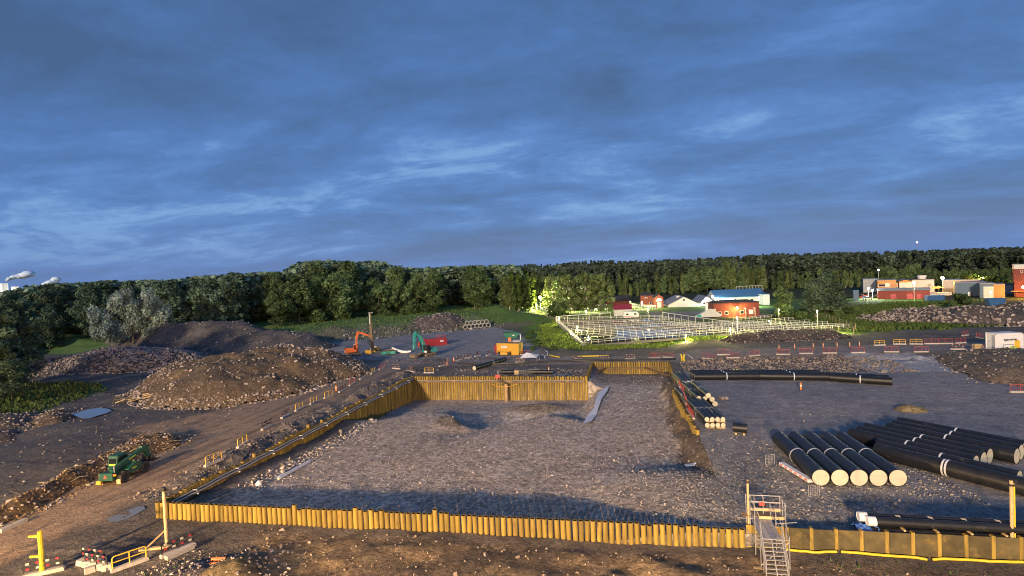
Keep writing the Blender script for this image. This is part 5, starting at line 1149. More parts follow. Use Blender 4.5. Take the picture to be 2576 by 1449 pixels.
# overhead pipes on tall posts
def overhead(label, a, b, h, n, r=.12):
    t = thing('overhead_pipe', label, 'pipe bridge', a); d = b-a
    for i in range(n+1): p = d*(i/n); MB().cyl(p, p+Vector((0, 0, h)), .07, n=6).build('post', M['rail'], t)
    MB().cyl(Vector((0, 0, h)), d+Vector((0, 0, h)), r, n=8).build('pipe', M['rail'], t, True)
overhead('pale overhead pipe on posts behind the far left corner of the basins', gp(1400, 816), gp(1536, 806), 2.9, 5)
overhead('pale overhead pipe on posts running diagonally over the basins', bp(38.3, 1.2), gp(1668, 808), 3.2, 9)

# ------------------------------------------------------------------ lamps that the photograph shows
def lampball(name, label, base, h, r, col, power, pole=True, emis=30, group='lamp posts', arm=None):
    t = thing(name, label, 'lamp', base, 0, group)
    if pole: MB().cyl((0, 0, 0), (0, 0, h), .08, .06, 7).build('pole', M['rail'], t, True)
    if arm: MB().bar((0, 0, h), (arm, 0, h+.05), .07).build('arm', M['rail'], t)
    hx = arm or 0
    mb = MB(); rings = []
    n = 10
    V = [(hx, 0, h-r)]; F = []
    for j in range(1, 5):
        a = math.pi*j/5; V += [(hx+r*math.sin(a)*math.cos(2*math.pi*i/n), r*math.sin(a)*math.sin(2*math.pi*i/n), h-r*math.cos(a)) for i in range(n)]
    V.append((hx, 0, h+r)); F += [(0, 1+(i+1) % n, 1+i) for i in range(n)]
    for j in range(3): F += [(1+j*n+i, 1+j*n+(i+1) % n, 1+(j+1)*n+(i+1) % n, 1+(j+1)*n+i) for i in range(n)]
    F += [(len(V)-1, 1+3*n+i, 1+3*n+(i+1) % n) for i in range(n)]
    mb.add(V, F).build('lamp_head', glow('lamp_glow', col, emis), t, True)
    if power:
        l = lamp('lamp_light', 'POINT', (hx, -r-.15, h-r*.6-.25), power, col, shadow_soft_size=.25); l.parent = t
    return t
WARMW, YEL, ORA, GRN, WHT = (1, .84, .45), (1, .80, .26), (1, .46, .09), (.78, 1, .72), (1, .97, .85)
GY = (1.0, .86, .24)
for i, (px, h, P, lb) in enumerate((((1407, 821), 3.2, 3800, 'lamp post at the far left corner of the basins'), ((1475, 810), 4.2, 2200, 'lamp post behind the basins before the big trees'), ((1631, 808), 4.6, 2200, 'lamp post behind the basins near the white caravan'),
        ((1453, 846), 3.0, 5200, 'lamp post on the left edge of the basins'), ((1481, 866), 2.2, 5200, 'low lamp post at the near left corner of the basins'), ((1600, 866), 1.5, 3000, 'low lamp on the near railing of the basins, left'), ((1725, 860), 1.5, 3000, 'low lamp on the near railing of the basins, middle'), ((1838, 852), 2.6, 3600, 'lamp post at the near right corner of the first basins'),
        ((1856, 848), 5.0, 2600, 'tan lamp post just right of the first basins'), ((1960, 812), 4.4, 2200, 'lamp post behind the right basins before the single tree'), ((2057, 836), 5.5, 3000, 'white lamp post at the right end of the basins'), ((2110, 838), 1.6, 2600, 'low lamp at the right tip of the basins'), ((1935, 822), 1.8, 2600, 'low lamp in the middle of the right basins'))):
    lampball('lamp_post', lb, gp(*px), h, .12, GY, P*.5, emis=8)
lampball('street_lamp', 'big glaring yellow lamp in front of the bright birches', gp(1360, 785), over(1360, 748, gp(1360, 785)), .62, YEL, 12000, emis=45)
lampball('street_lamp', 'round white lamp among the big trees', gp(1448, 786), over(1448, 741, gp(1448, 786)), .5, WHT, 16000, emis=30)
lampball('street_lamp', 'white lamp on a tall pole above the depot at the right', gp(2211, 738), over(2211, 679, gp(2211, 738)), .4, WHT, 0, emis=12)
lampball('street_lamp', 'warm globe lamp on a pole in front of the ochre depot building', gp(2300, 757), over(2298, 712, gp(2300, 757)), .55, WARMW, 5000, emis=20)
lampball('street_lamp', 'glaring orange lamp high over the depot yard', gp(2372, 742), over(2372, 699, gp(2372, 742)), .75, ORA, 9000, emis=40)
lampball('street_lamp', 'white lamp beside the parked car at the right', gp(2185, 752), over(2185, 725, gp(2185, 752)), .42, WHT, 5000, emis=25)
lampball('street_lamp', 'second white lamp just right of the lamp by the parked car', gp(2195, 752), over(2196, 730, gp(2195, 752)), .5, WHT, 3000, emis=25)
lampball('street_lamp', 'pale lamp before the bright green bushes at the right', gp(2474, 735), over(2474, 699, gp(2474, 735)), .4, WARMW, 4500, emis=20)

# ------------------------------------------------------------------ buildings
def facing(px):
    d = ray(px, 720); return -math.atan2(d.x, d.y)
def house(name, label, pl, pr, top, depth, wall, roof=None, rmat=None, rise=0.0, windows=(), doors=(), over_=.25, cat='building', lift=0.0):
    a = gp(*pl); a.z -= .2; L = (pr[0]-pl[0])/FPX*Vector((a.x, a.y, a.z-CAMH)).dot(FV); yaw = math.radians(6)
    if pl[0] > 2000: yaw = facing((pl[0]+pr[0])/2)+.06; L *= math.cos(yaw-math.radians(12.2))
    Hh = over(*top, a) if top else 4
    t = thing(name, label, cat, a, yaw); t['h'] = Hh
    del t['h']
    MB().box((L/2, depth/2, Hh/2), (L, depth, Hh)).build('wall', wall, t)
    if roof == 'flat':
        MB().box((L/2, depth/2, Hh+.12), (L+.3, depth+.3, .24)).build('roof', rmat, t)
    elif roof == 'gable_x':
        mb = MB(); y0, y1, ym = -over_, depth+over_, depth/2
        mb.add([(-over_, y0, Hh-.05), (L+over_, y0, Hh-.05), (L+over_, ym, Hh+rise), (-over_, ym, Hh+rise), (-over_, y1, Hh-.05), (L+over_, y1, Hh-.05)], [(0, 1, 2, 3), (3, 2, 5, 4)])
        mb.add([(-over_, y0, Hh+.13), (L+over_, y0, Hh+.13), (L+over_, ym, Hh+rise+.18), (-over_, ym, Hh+rise+.18), (-over_, y1, Hh+.13), (L+over_, y1, Hh+.13)], [(0, 1, 2, 3), (3, 2, 5, 4)]); mb.build('roof', rmat, t)
        for x in (0, L-.1): mb = MB(); P = [(0, Hh), (depth, Hh), (ym, Hh+rise-.02)]; mb.add([(x+e, y, z) for e in (0, .1) for y, z in P], [(0, 1, 2), (3, 5, 4), (0, 3, 4, 1), (1, 4, 5, 2), (2, 5, 3, 0)]); mb.build('gable', wall, t)
    elif roof == 'gable_y':
        mb = MB(); xm = L/2; y0, y1 = -over_, depth+over_
        for e in (0, .16): mb.add([(-over_, y0, Hh-.05+e), (-over_, y1, Hh-.05+e), (xm, y1, Hh+rise+e), (xm, y0, Hh+rise+e), (L+over_, y0, Hh-.05+e), (L+over_, y1, Hh-.05+e)], [(0, 1, 2, 3), (3, 2, 5, 4)])
        mb.build('roof', rmat, t)
        for y in (0, depth-.1): mb = MB(); mb.prism([(0, Hh), (L, Hh), (xm, Hh+rise-.02)], y, y+.1); mb.build('gable', wall, t)
    elif roof == 'hip':
        mb = MB(); m_ = min(L, depth)/2; o = over_
        q = [(-o, -o, Hh), (L+o, -o, Hh), (L+o, depth+o, Hh), (-o, depth+o, Hh)]; r = [(m_, m_, Hh+rise), (L-m_+.01, depth-m_+.01, Hh+rise)] if L >= depth else [(m_, m_, Hh+rise), (L-m_+.01, depth-m_+.01, Hh+rise)]
        mb.add(q+r, [(0, 1, 5, 4), (1, 2, 5), (2, 3, 4, 5), (3, 0, 4), (0, 3, 2, 1)]); mb.build('roof', rmat, t)
    for w in windows:
        x, z, ww, hh = w[:4]; f = MB().box((x*L, -.03, z), (ww+.24, .08, hh+.24)).build('window', M['white'], t); MB().box((x*L, -.08, z), (ww, .04, hh)).build('pane', w[4] if len(w) > 4 else M['glass'], f)
    for x, ww, hh, m_ in doors: MB().box((x*L, -.04, hh/2), (ww, .1, hh)).build('door', m_, t)
    return t, L, Hh
t, L, Hh = house('pump_house', 'red brick building with dark flat roof and a glaring wall lamp behind the basins', (1796, 798), (1906, 795), (1796, 764), 11, M['brick'], 'flat', M['roofd'], windows=((.13, 1.6, 1.0, 1.0), (.28, 1.6, 1.0, 1.0), (.62, 1.7, 1.2, 1.1), (.82, 1.8, 1.3, 1.3, M['white'])), doors=((.52, 1.2, 2.3, M['redm']),))
MB().box((L/2, 5.5, Hh+.42), (L-3.5, 7, .5)).build('roof_upstand', M['roofd'], t); MB().box((L/2, -.02, Hh-.18), (L, .06, .3)).build('fascia', M['barnred'], t)
for x in (.03, .7, .9): MB().cyl((L*x, -.25, .1), (L*x, -.25, 3.2), .12).box((L*x-.3, -.4, 3.2), (.9, .25, .25)).build('vent_pipe', M['rail'], t)
lampball('wall_lamp', 'glaring orange wall lamp on the red brick pump house', t.matrix_world @ Vector((0, 0, 0)) if False else gp(1854, 797)+Vector((0, -.9, 0)), over(1854, 774, gp(1854, 797)), .42, (1, .62, .16), 2200, pole=False, emis=45, group=None)
house('hut', 'small pale hut with a dark red gable roof beside the white caravan', (1546, 795), (1589, 791), (1546, 779), 5, M['wallw'], 'gable_x', M['roofred'], 1.7)
t, L, Hh = house('shed', 'pale shed with a low grey gable roof behind the yard', (1681, 773), (1759, 770), (1681, 767.5), 20, M['wallw'], 'gable_y', M['roofg'], 3.7)
for k in range(16): MB().box((L*(k+.5)/16, -.04, 1.2), (.1, .08, 2.2)).build('wall_rib', M['wallg'], t)
MB().cyl((L/2, -.05, Hh+2.2), (L/2, -.15, Hh+2.2), .5, n=10).build('gable_vent', M['dark'], t); MB().box((L*.42, 8, Hh+3.4), (1.6, 1.6, .9)).build('roof_unit', M['rail'], t)
house('shed', 'yellow lit shed with pale gable right of the grey roofed one', (1760, 770), (1797, 769), (1760, 764), 18, M['wallw'], 'gable_y', M['roofg'], 3.4, windows=((.35, 1.4, 1.6, .9),))
t, L, Hh = house('hall', 'long pale hall with a blue roof behind the red pump house', (1800, 769), (1921, 766), (1800, 748), 15, M['wallw'], 'gable_x', M['roofb'], 3.0, windows=((.4, 2.6, .9, .8), (.73, 2.4, .9, .9)), doors=((.9, 2.6, 3.4, M['rail']),))
MB().box((L-.25, -.06, Hh/2), (.5, .14, Hh)).build('corner_trim', M['roofb'], t); MB().box((L*.5, -.14, Hh-.2), (L, .2, .35)).build('gutter', M['roofb'], t)
for px, py, c, P, lb in ((1793, 746, WHT, 4500, 'glaring white lamp at the left end of the blue roofed hall'), (1807, 751, GRN, 1500, 'greenish wall lamp left on the blue roofed hall'), (1910, 748, GRN, 2200, 'greenish wall lamp right on the blue roofed hall')):
    g = gp(px, 771.5); lampball('wall_lamp', lb, g, over(px, py, g), .42, c, P, pole=False, emis=30, group=None)
house('white_annexe', 'white annexe at the right end of the blue roofed hall', (1921, 767), (1936, 766), (1921, 741), 8, M['wallw'], 'flat', M['roofb'])
t = thing('pipe_rack', 'pale frame of posts over the roof of the blue roofed hall', 'pipe rack', gp(1868, 762))
a, b = gp(1868, 762)-gp(1868, 762), gp(1935, 760)-gp(1868, 762); hz_ = over(1868, 728, gp(1868, 762))
for i in range(9): p = a.lerp(b, i/8)+Vector((0, 14, 0)); MB().cyl(p, p+Vector((0, 0, hz_+1.0)), .1, n=5).build('post', M['rail'], t)
MB().bar(a+Vector((0, 14, hz_+1)), b+Vector((0, 14, hz_+1)), .15).build('beam', M['rail'], t)
t, L, Hh = house('red_house', 'two storey red brick house with dark roof behind the basins', (1616, 770), (1648, 773), (1616, 744), 9, M['brick'], 'hip', M['roofd'], 2.0, windows=((.3, 4.2, 1.0, .5), (.65, 1.6, .9, .9)))
t2, L2, H2 = house('red_gable_wing', 'red brick gable front with a lit arched window beside the two storey house', (1648, 774), (1669, 774), (1648, 749), 8, M['brick'], 'gable_y', M['roofd'], 1.6, doors=((.5, 2.0, 2.8, M['wallg']),))
mb = MB(); P = [(L2/2+1.25*math.cos(math.pi*k/10), 3.3+1.3*math.sin(math.pi*k/10)) for k in range(11)]; mb.prism(P, -.12, -.02); mb.build('arched_window', glow('lit_window', (1, .86, .55), 3.0), t2)
lampball('wall_lamp', 'lamp lighting the gable front of the red brick house', gp(1660, 777), 4.2, .2, (1, .75, .4), 1200, pole=False, emis=10, group=None)
house('red_barn', 'long low red building with a dark roof behind the big trees', (1524, 768), (1582, 767), (1524, 758), 9, M['brick'], 'gable_x', M['roofd'], 2.4)
lampball('wall_lamp', 'lamp at the right end of the low red building', gp(1586, 772), 2.6, .22, (1, .8, .4), 2500, pole=False, emis=12, group=None)
# railings near the red houses, far basins behind the trees
for i in range(5):
    a, b = gp(1584+i*4, 770+i*4), gp(1650, 775+i*1.2); railing('%s lit railing between the red houses, from the back' % ORD[i], [a+Vector((0, 0, .3)), b+Vector((0, 0, .3))], group='railings between the red houses', step=2.2)
lampball('lamp_post', 'lamp post among the railings between the red houses', gp(1615, 777), 3.2, .25, (1, .9, .4), 5200, emis=14)
for i in range(6):
    a, b = gp(1330+i*4, 772+i*3.6), gp(1528, 772+i*3.6); railing('%s railing of the far basins under the trees, from the back' % ORD[i], [a+Vector((0, 0, .3)), b+Vector((0, 0, .3))], group='railings of the far basins', step=2.4)
for i, (px, P) in enumerate((((1350, 783), 7000), ((1400, 784), 4500), ((1435, 785), 4000), ((1500, 786), 3500))): lampball('lamp_post', '%s lamp post along the far basins under the trees, from the left' % ORD[i], gp(*px), 3.4, .22, (1, .88, .38), P, emis=14)
# caravan and vehicles
t = simple2('caravan', 'white caravan parked in front of the small pale hut', 'caravan', (1587, 801), math.radians(14))
mb = MB(); mb.prism([(-2.9, .5), (2.7, .45), (3.05, 1.4), (2.4, 2.6), (-2.6, 2.65), (-3.05, 1.6)], -1.1, 1.1); mb.build('body', M['white'], t); MB().box((0, -1.12, .95), (5.6, .04, .18)).build('stripe', M['red'], t)
for x in (-1.6, 1.5): MB().box((x, -1.12, 1.75), (.9, .04, .6)).build('window', M['glass'], t)
for y in (-.95, .95): MB().cyl((0, y-.1, .35), (0, y+.1, .35), .35, n=10).build('wheel', M['rubber'], t)
MB().bar((3.0, 0, .5), (4.2, 0, .45), .1).build('drawbar', M['galv'], t)
def car(label, px, yaw, paint):
    t = simple2('parked_car', label, 'car', px, yaw)
    mb = MB(); mb.prism([(-2.2, .35), (2.2, .35), (2.25, .75), (1.3, .95), (-2.15, 1.0)], -.88, .88); mb.build('body', paint, t); mb = MB(); mb.prism([(-1.9, .98), (1.2, .93), (.5, 1.5), (-1.5, 1.52)], -.78, .78); mb.build('cabin', M['glass'], t); MB().box((-.5, 0, 1.53), (1.8, 1.4, .05)).build('roof', paint, t)
    for x in (-1.35, 1.35):
        for y in (-.85, .85): MB().cyl((x, y-.1, .33), (x, y+.1, .33), .33, n=10).build('wheel', M['rubber'], t)
    return t
car('white car parked by the lamps at the left end of the depot', (2182, 754), .2, M['white']); car('red car parked behind the white car near the depot lamps', (2176, 751), .4, M['red'])
t = simple2('sludge_chute', 'white sloping chute with a tank standing behind the basins', 'chute', (1780, 799), .15)
mb = MB(); mb.prism([(-4.5, .3), (4.5, .3), (5.2, .9), (1.6, 3.2), (.6, 3.2), (-4.5, .7)], -.9, .9); mb.build('chute', M['wallw'], t); MB().cyl((-.2, 0, 2.6), (-.2, 0, 5.6), .55, n=10).build('tank', M['white'], t, True); MB().box((-3.3, -1.1, .8), (1.4, .5, 1.0)).build('teal_box', M['teal'], t)
# depot at the right
LITW = glow('lit_window_warm', (1, .62, .18), 1.4)
house('depot_block', 'plain grey block at the left end of the depot', (2172, 738), (2208, 740), (2172, 703), 14, M['wallg'], 'flat', M['roofg'])
t, L, Hh = house('depot_house', 'two storey ochre house with a row of dark windows in the depot', (2208, 741), (2253, 741), (2208, 706), 12, M['wallo'], 'flat', M['roofg'], windows=tuple((.10+.09*k, 5.0, .7, 1.1) for k in range(4))+((.55, 5.0, 2.2, 1.8, M['wallw']), (.85, 5.0, 3.4, 2.0, M['wallo'])))
house('depot_house', 'ochre gable front house right of the two storey ochre house', (2262, 740), (2294, 740), (2262, 708), 14, M['wallo'], 'gable_y', M['roofg'], .8, windows=((.5, 4.8, 5.0, 2.4, M['wallw']),))
t, L, Hh = house('depot_block', 'long pale block with a round roof tank in the depot', (2294, 737), (2348, 731), (2294, 704), 16, M['wallw'], 'flat', M['roofd'])
MB().cyl((L*.5, 7, Hh+.2), (L*.5, 7, Hh+2.0), 1.8, 2.2, 12).build('roof_tank', M['white'], t)
t, L, Hh = house('red_barn', 'long dark red boarded barn along the depot meadow', (2209, 753), (2332, 757), (2209, 732), 7, M['barnred'], 'gable_x', M['roofg'], 1.0, doors=((.3, 2.2, 2.6, M['redm']), (.62, 2.2, 2.6, M['redm']), (.8, 1.6, 2.4, M['redm'])))
for k in range(14): MB().box((L*(k+.5)/14, -.05, Hh/2), (.12, .08, Hh)).build('board_batten', M['barnred'], t)
house('loading_shed', 'low shed with a white front band above blue containers', (2332, 748), (2391, 746), (2332, 738), 6, M['wallw'], 'flat', M['roofg'])
container('blue_container', 'blue container under the white banded shed', (2334, 759), .05, 6.0, 2.4, 2.5, M['blue'], ribs=10); container('blue_container', 'second blue container, right of the first under the shed', (2356, 758), .05, 3.0, 2.4, 2.5, M['blue'], ribs=6); container('grey_container', 'dark container right of the two blue ones', (2370, 757.5), .05, 5.0, 2.4, 2.3, M['dark'], ribs=8)
t, L, Hh = house('depot_hall', 'blue grey hall with a lit door at the right of the depot', (2403, 747), (2478, 747), (2403, 712), 16, M['wallbl'], 'flat', M['roofg'], doors=((.45, .8, 2.4, M['white']), (.5, 1.2, 2.2, M['dark'])))
t, L, Hh = house('depot_hall', 'grey hall with an orange lit doorway joined to the blue grey hall', (2466, 750), (2500, 750), (2466, 714), 12, M['wallbl'], 'flat', M['roofg'], doors=((.62, 3.6, 5.2, M['wallw']),))
house('depot_hall', 'ochre lit side hall right of the orange doorway', (2500, 750), (2527, 746), (2500, 716), 12, M['wallo'], 'flat', M['roofg'])
house('depot_roof', 'long hall with a pale roof edge behind the blue grey hall', (2372, 736), (2482, 733), (2372, 706), 14, M['wallg'], 'flat', M['wallw'])
house('depot_block', 'dark low block between the ochre side hall and the brick tower', (2526, 741), (2556, 741), (2526, 716), 14, M['wallg'], 'flat', M['roofd'])
t, L, Hh = house('brick_tower', 'red brick tower with a white top band at the right frame edge', (2552, 748), (2610, 750), (2552, 667), 10, M['brick'], 'flat', M['wallw'], windows=((.32, 11.2, .5, .7), (.5, 8.0, 1.0, 1.8), (.8, 8.0, 1.0, 1.8), (.5, 4.2, 1.0, 1.8), (.8, 4.2, 1.0, 1.8)))
MB().box((L/2, 4.9, Hh-.85), (L+.14, 10.3, 1.7)).build('white_band', M['wallw'], t); MB().box((L/2-.5, -1.2, 2.9), (L+1.5, 2.6, .25)).build('canopy', M['wallo'], t)
for x in (.2, 3.2, 6.4): MB().cyl((x, -2.2, 0), (x, -2.2, 2.8), .1).build('canopy_post', M['dark'], t)
lampball('wall_lamp', 'orange lamp on the brick tower above its canopy', gp(2574, 752), over(2574, 722, gp(2574, 752)), .5, ORA, 5000, pole=False, emis=30, group=None)
lampball('wall_lamp', 'amber lamp lighting the front of the ochre depot houses', gp(2258, 748), 3.6, .3, ORA, 8500, emis=16, group=None)
lampball('wall_lamp', 'amber lamp before the orange lit doorway of the grey hall', gp(2492, 755), 3.4, .3, ORA, 700, emis=12, group=None)
for i, (x, y) in enumerate(((2330, 737), (2352, 736), (2362, 735))):
    t = simple2('parasol', '%s amber lit canopy in the depot yard, from the left' % ORD[i], 'canopy', (x, y+6), .1, 'canopies in the depot yard'); MB().cyl((0, 0, 0), (0, 0, 3.4), .06, n=5).build('pole', M['rail'], t); MB().cyl((0, 0, 3.3), (0, 0, 4.2), 2.0, .1, 8).build('canopy', M['wallo'], t)
t = simple2('blue_skip', 'blue open skip on the dirt bank at the right', 'skip', (2504, 768), .05); MB().prism([(-2.4, 0), (2.2, 0), (3.0, 2.6), (-2.9, 2.6)], -1.1, 1.1).build('body', M['blue'], t); MB().box((0, -1.1, 2.6), (6.0, .14, .16)).box((0, 1.1, 2.6), (6.0, .14, .16)).build('rim', M['blue'], t); MB().box((0, 0, 2.5), (5.0, 1.9, .2)).build('pale_load', M['strap'], t)
house('blue_shed', 'small blue shed between the big tree and the depot', (2147, 755), (2160, 755), (2147, 732), 5, M['wallbl'], 'flat', M['roofb'])
t = simple2('sign_post', 'white sign on a slim post in the meadow before the depot', 'sign', (2183, 768), 0); MB().cyl((0, 0, 0), (0, 0, 3.0), .06, n=6).build('post', M['rail'], t); MB().box((.3, -.08, 2.9), (1.2, .05, .5)).build('panel', M['white'], t)
# fences
def picket(label, px, step=2.0, h=1.3, group=None):
    P = [gp(*q) for q in px]; t = thing('fence', label, 'fence', P[0], 0, group); k = MB()
    for a, b in zip(P[:-1], P[1:]):
        n = max(1, int((b-a).length/step))
        for i in range(n): p = a.lerp(b, i/n)-P[0]; MB().box((p.x, p.y, p.z+h/2), (.1, .1, h)).build('post', M['wood'], t)
        for z in (.4, .8, 1.15): k.bar(a-P[0]+Vector((0, 0, z*h/1.3)), b-P[0]+Vector((0, 0, z*h/1.3)), .035)
    k.build('wire', M['galv'], t)
picket('wooden post fence beside the ditch, running back toward the far basins', [(1418, 818), (1378, 800), (1352, 786), (1335, 780)], 2.2, 1.5)
picket('wire fence with wooden posts before the dark trees at the left edge', [(-10, 1003), (6, 998), (46, 982), (100, 962)], 3.0, 1.5)
picket('thin fence along the meadow right of the basins', [(2060, 838), (2110, 840), (2148, 842), (2152, 832), (2080, 806), (2000, 796)], 5.0, 1.9)
picket('pale rail fence in front of the depot beside the blue skip', [(2448, 764), (2484, 766)], 1.8, 1.9)
picket('pale rail fence between the parked car and the red barn', [(2160, 748), (2206, 749)], 1.8, 1.9)
# ditch water gleam, far plant, mast light
t = thing('radio_mast', 'slim far mast with a red obstruction light above the right forest', 'mast', (0, 0, 0)); d = ray(2307, 611); D = 1000/math.hypot(d.x, d.y); tp = Vector((d.x*D, d.y*D, CAMH+d.z*D)); t.location = (tp.x, tp.y, 0)
MB().cyl((0, 0, 0), (0, 0, tp.z), .25, .12, 5).build('mast', M['galv'], t); MB().cyl((0, 0, tp.z), (0, 0, tp.z+1.6), .9, n=8).build('red_light', glow('red_beacon', (1, .45, .5), 14), t)
def far(px, py, D):
    d = ray(px, py); k = D/math.hypot(d.x, d.y); return Vector((d.x*k, d.y*k, CAMH+d.z*k))
t = thing('factory', 'distant pale factory with lit silos on the left horizon', 'factory', (0, 0, 0)); b0 = far(14, 735, 1900); t.location = (b0.x, b0.y, 0); FAC = glow('factory_glow_wall', (1, .95, .72), .32)  # silo walls emit their own glow in place of plant lighting
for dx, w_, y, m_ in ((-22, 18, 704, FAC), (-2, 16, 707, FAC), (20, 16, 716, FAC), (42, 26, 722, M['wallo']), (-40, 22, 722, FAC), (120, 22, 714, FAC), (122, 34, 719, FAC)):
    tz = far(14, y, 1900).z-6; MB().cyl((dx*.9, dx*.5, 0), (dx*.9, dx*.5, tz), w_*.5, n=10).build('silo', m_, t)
MB().cyl((3, -20, 0), (3, -20, far(20, 702, 1900).z), 3.2, n=8).build('chimney', M['dgreen'], t)

# ------------------------------------------------------------------ trees
def leaf_mat(name, col, trans=0.25, rand=0.28, hue=0.0):
    m = bpy.data.materials.new(name); m.use_nodes = True; nt = m.node_tree; N = nt.nodes; L = nt.links; N.clear()
    out = N.new('ShaderNodeOutputMaterial'); d = N.new('ShaderNodeBsdfDiffuse'); tr = N.new('ShaderNodeBsdfTranslucent'); mix = N.new('ShaderNodeMixShader'); mix.inputs[0].default_value = trans
    a = N.new('ShaderNodeAttribute'); a.attribute_name = 'tint'; oi = N.new('ShaderNodeObjectInfo')
    r = N.new('ShaderNodeMapRange'); L.new(oi.outputs['Random'], r.inputs[0]); r.inputs[3].default_value = 1-rand; r.inputs[4].default_value = 1+rand
    m1 = N.new('ShaderNodeMix'); m1.data_type = 'RGBA'; m1.blend_type = 'MULTIPLY'; m1.inputs['Factor'].default_value = 1; m1.inputs[6].default_value = (*col, 1); L.new(a.outputs['Color'], m1.inputs[7])
    cc = N.new('ShaderNodeCombineColor'); [L.new(r.outputs[0], cc.inputs[i]) for i in range(3)]
    m2 = N.new('ShaderNodeMix'); m2.data_type = 'RGBA'; m2.blend_type = 'MULTIPLY'; m2.inputs['Factor'].default_value = 1; L.new(m1.outputs[2], m2.inputs[6]); L.new(cc.outputs[0], m2.inputs[7])
    L.new(m2.outputs[2], d.inputs[0]); L.new(m2.outputs[2], tr.inputs[0]); L.new(d.outputs[0], mix.inputs[1]); L.new(tr.outputs[0], mix.inputs[2]); L.new(mix.outputs[0], out.inputs[0])
    return m
LEAF = dict(oak=leaf_mat('dark_foliage', (0.10, 0.155, 0.105)), mid=leaf_mat('green_foliage', (0.12, 0.185, 0.085)), birch=leaf_mat('birch_foliage', (0.15, 0.205, 0.085), .3), silver=leaf_mat('silver_foliage', (0.27, 0.35, 0.32), .2, .05), fir=leaf_mat('fir_needles', (0.055, 0.085, 0.06), .05), bush=leaf_mat('bush_foliage', (0.09, 0.145, 0.06)), yel=leaf_mat('fresh_foliage', (0.12, 0.19, 0.05), .3), grass=leaf_mat('grass_blades', (0.12, 0.19, 0.065), .3), far=leaf_mat('far_foliage', (0.12, 0.17, 0.115), .25))
def leaf_cloud(centres, radii, n_per, size, seed, up=0.35, tintv=.45, flat=1.0, droop=0.0):
    "leaf sized faces spread through overlapping clumps; tint differs from clump to clump and leaf to leaf"
    r = np.random.default_rng(seed); C = np.asarray(centres, float); R = np.asarray(radii, float); k = len(C)
    which = np.repeat(np.arange(k), n_per); m = len(which)
    d = r.normal(size=(m, 3)); d /= np.linalg.norm(d, axis=1)[:, None]; rad = r.uniform(.35, 1.0, m)**.6
    P = C[which]+d*rad[:, None]*R[which]*np.array([1, 1, flat]); P[:, 2] -= droop*r.uniform(0, 1, m)**2*R[which].mean(1)
    nrm = d*.8+r.normal(size=(m, 3))*.55+np.array([0, 0, up]); nrm /= np.linalg.norm(nrm, axis=1)[:, None]
    t = np.cross(nrm, r.normal(size=(m, 3))); t /= np.linalg.norm(t, axis=1)[:, None]; b = np.cross(nrm, t); s = size*r.uniform(.55, 1.35, m)[:, None]; q = r.uniform(.55, 1.0, m)[:, None]
    V = np.stack([P-t*s-b*s*q*.35, P+t*s*.2-b*s*q, P+t*s+b*s*q*.3, P-t*s*.25+b*s*q], 1).reshape(-1, 3); F = np.arange(m*4).reshape(-1, 4)
    ct = r.uniform(1-tintv, 1+tintv, k)[which]*r.uniform(.7, 1.3, m); T = np.stack([ct*r.uniform(.9, 1.15, m), ct, ct*r.uniform(.8, 1.1, m), np.ones(m)], -1)
    return V, F, np.repeat(T, 4, 0)
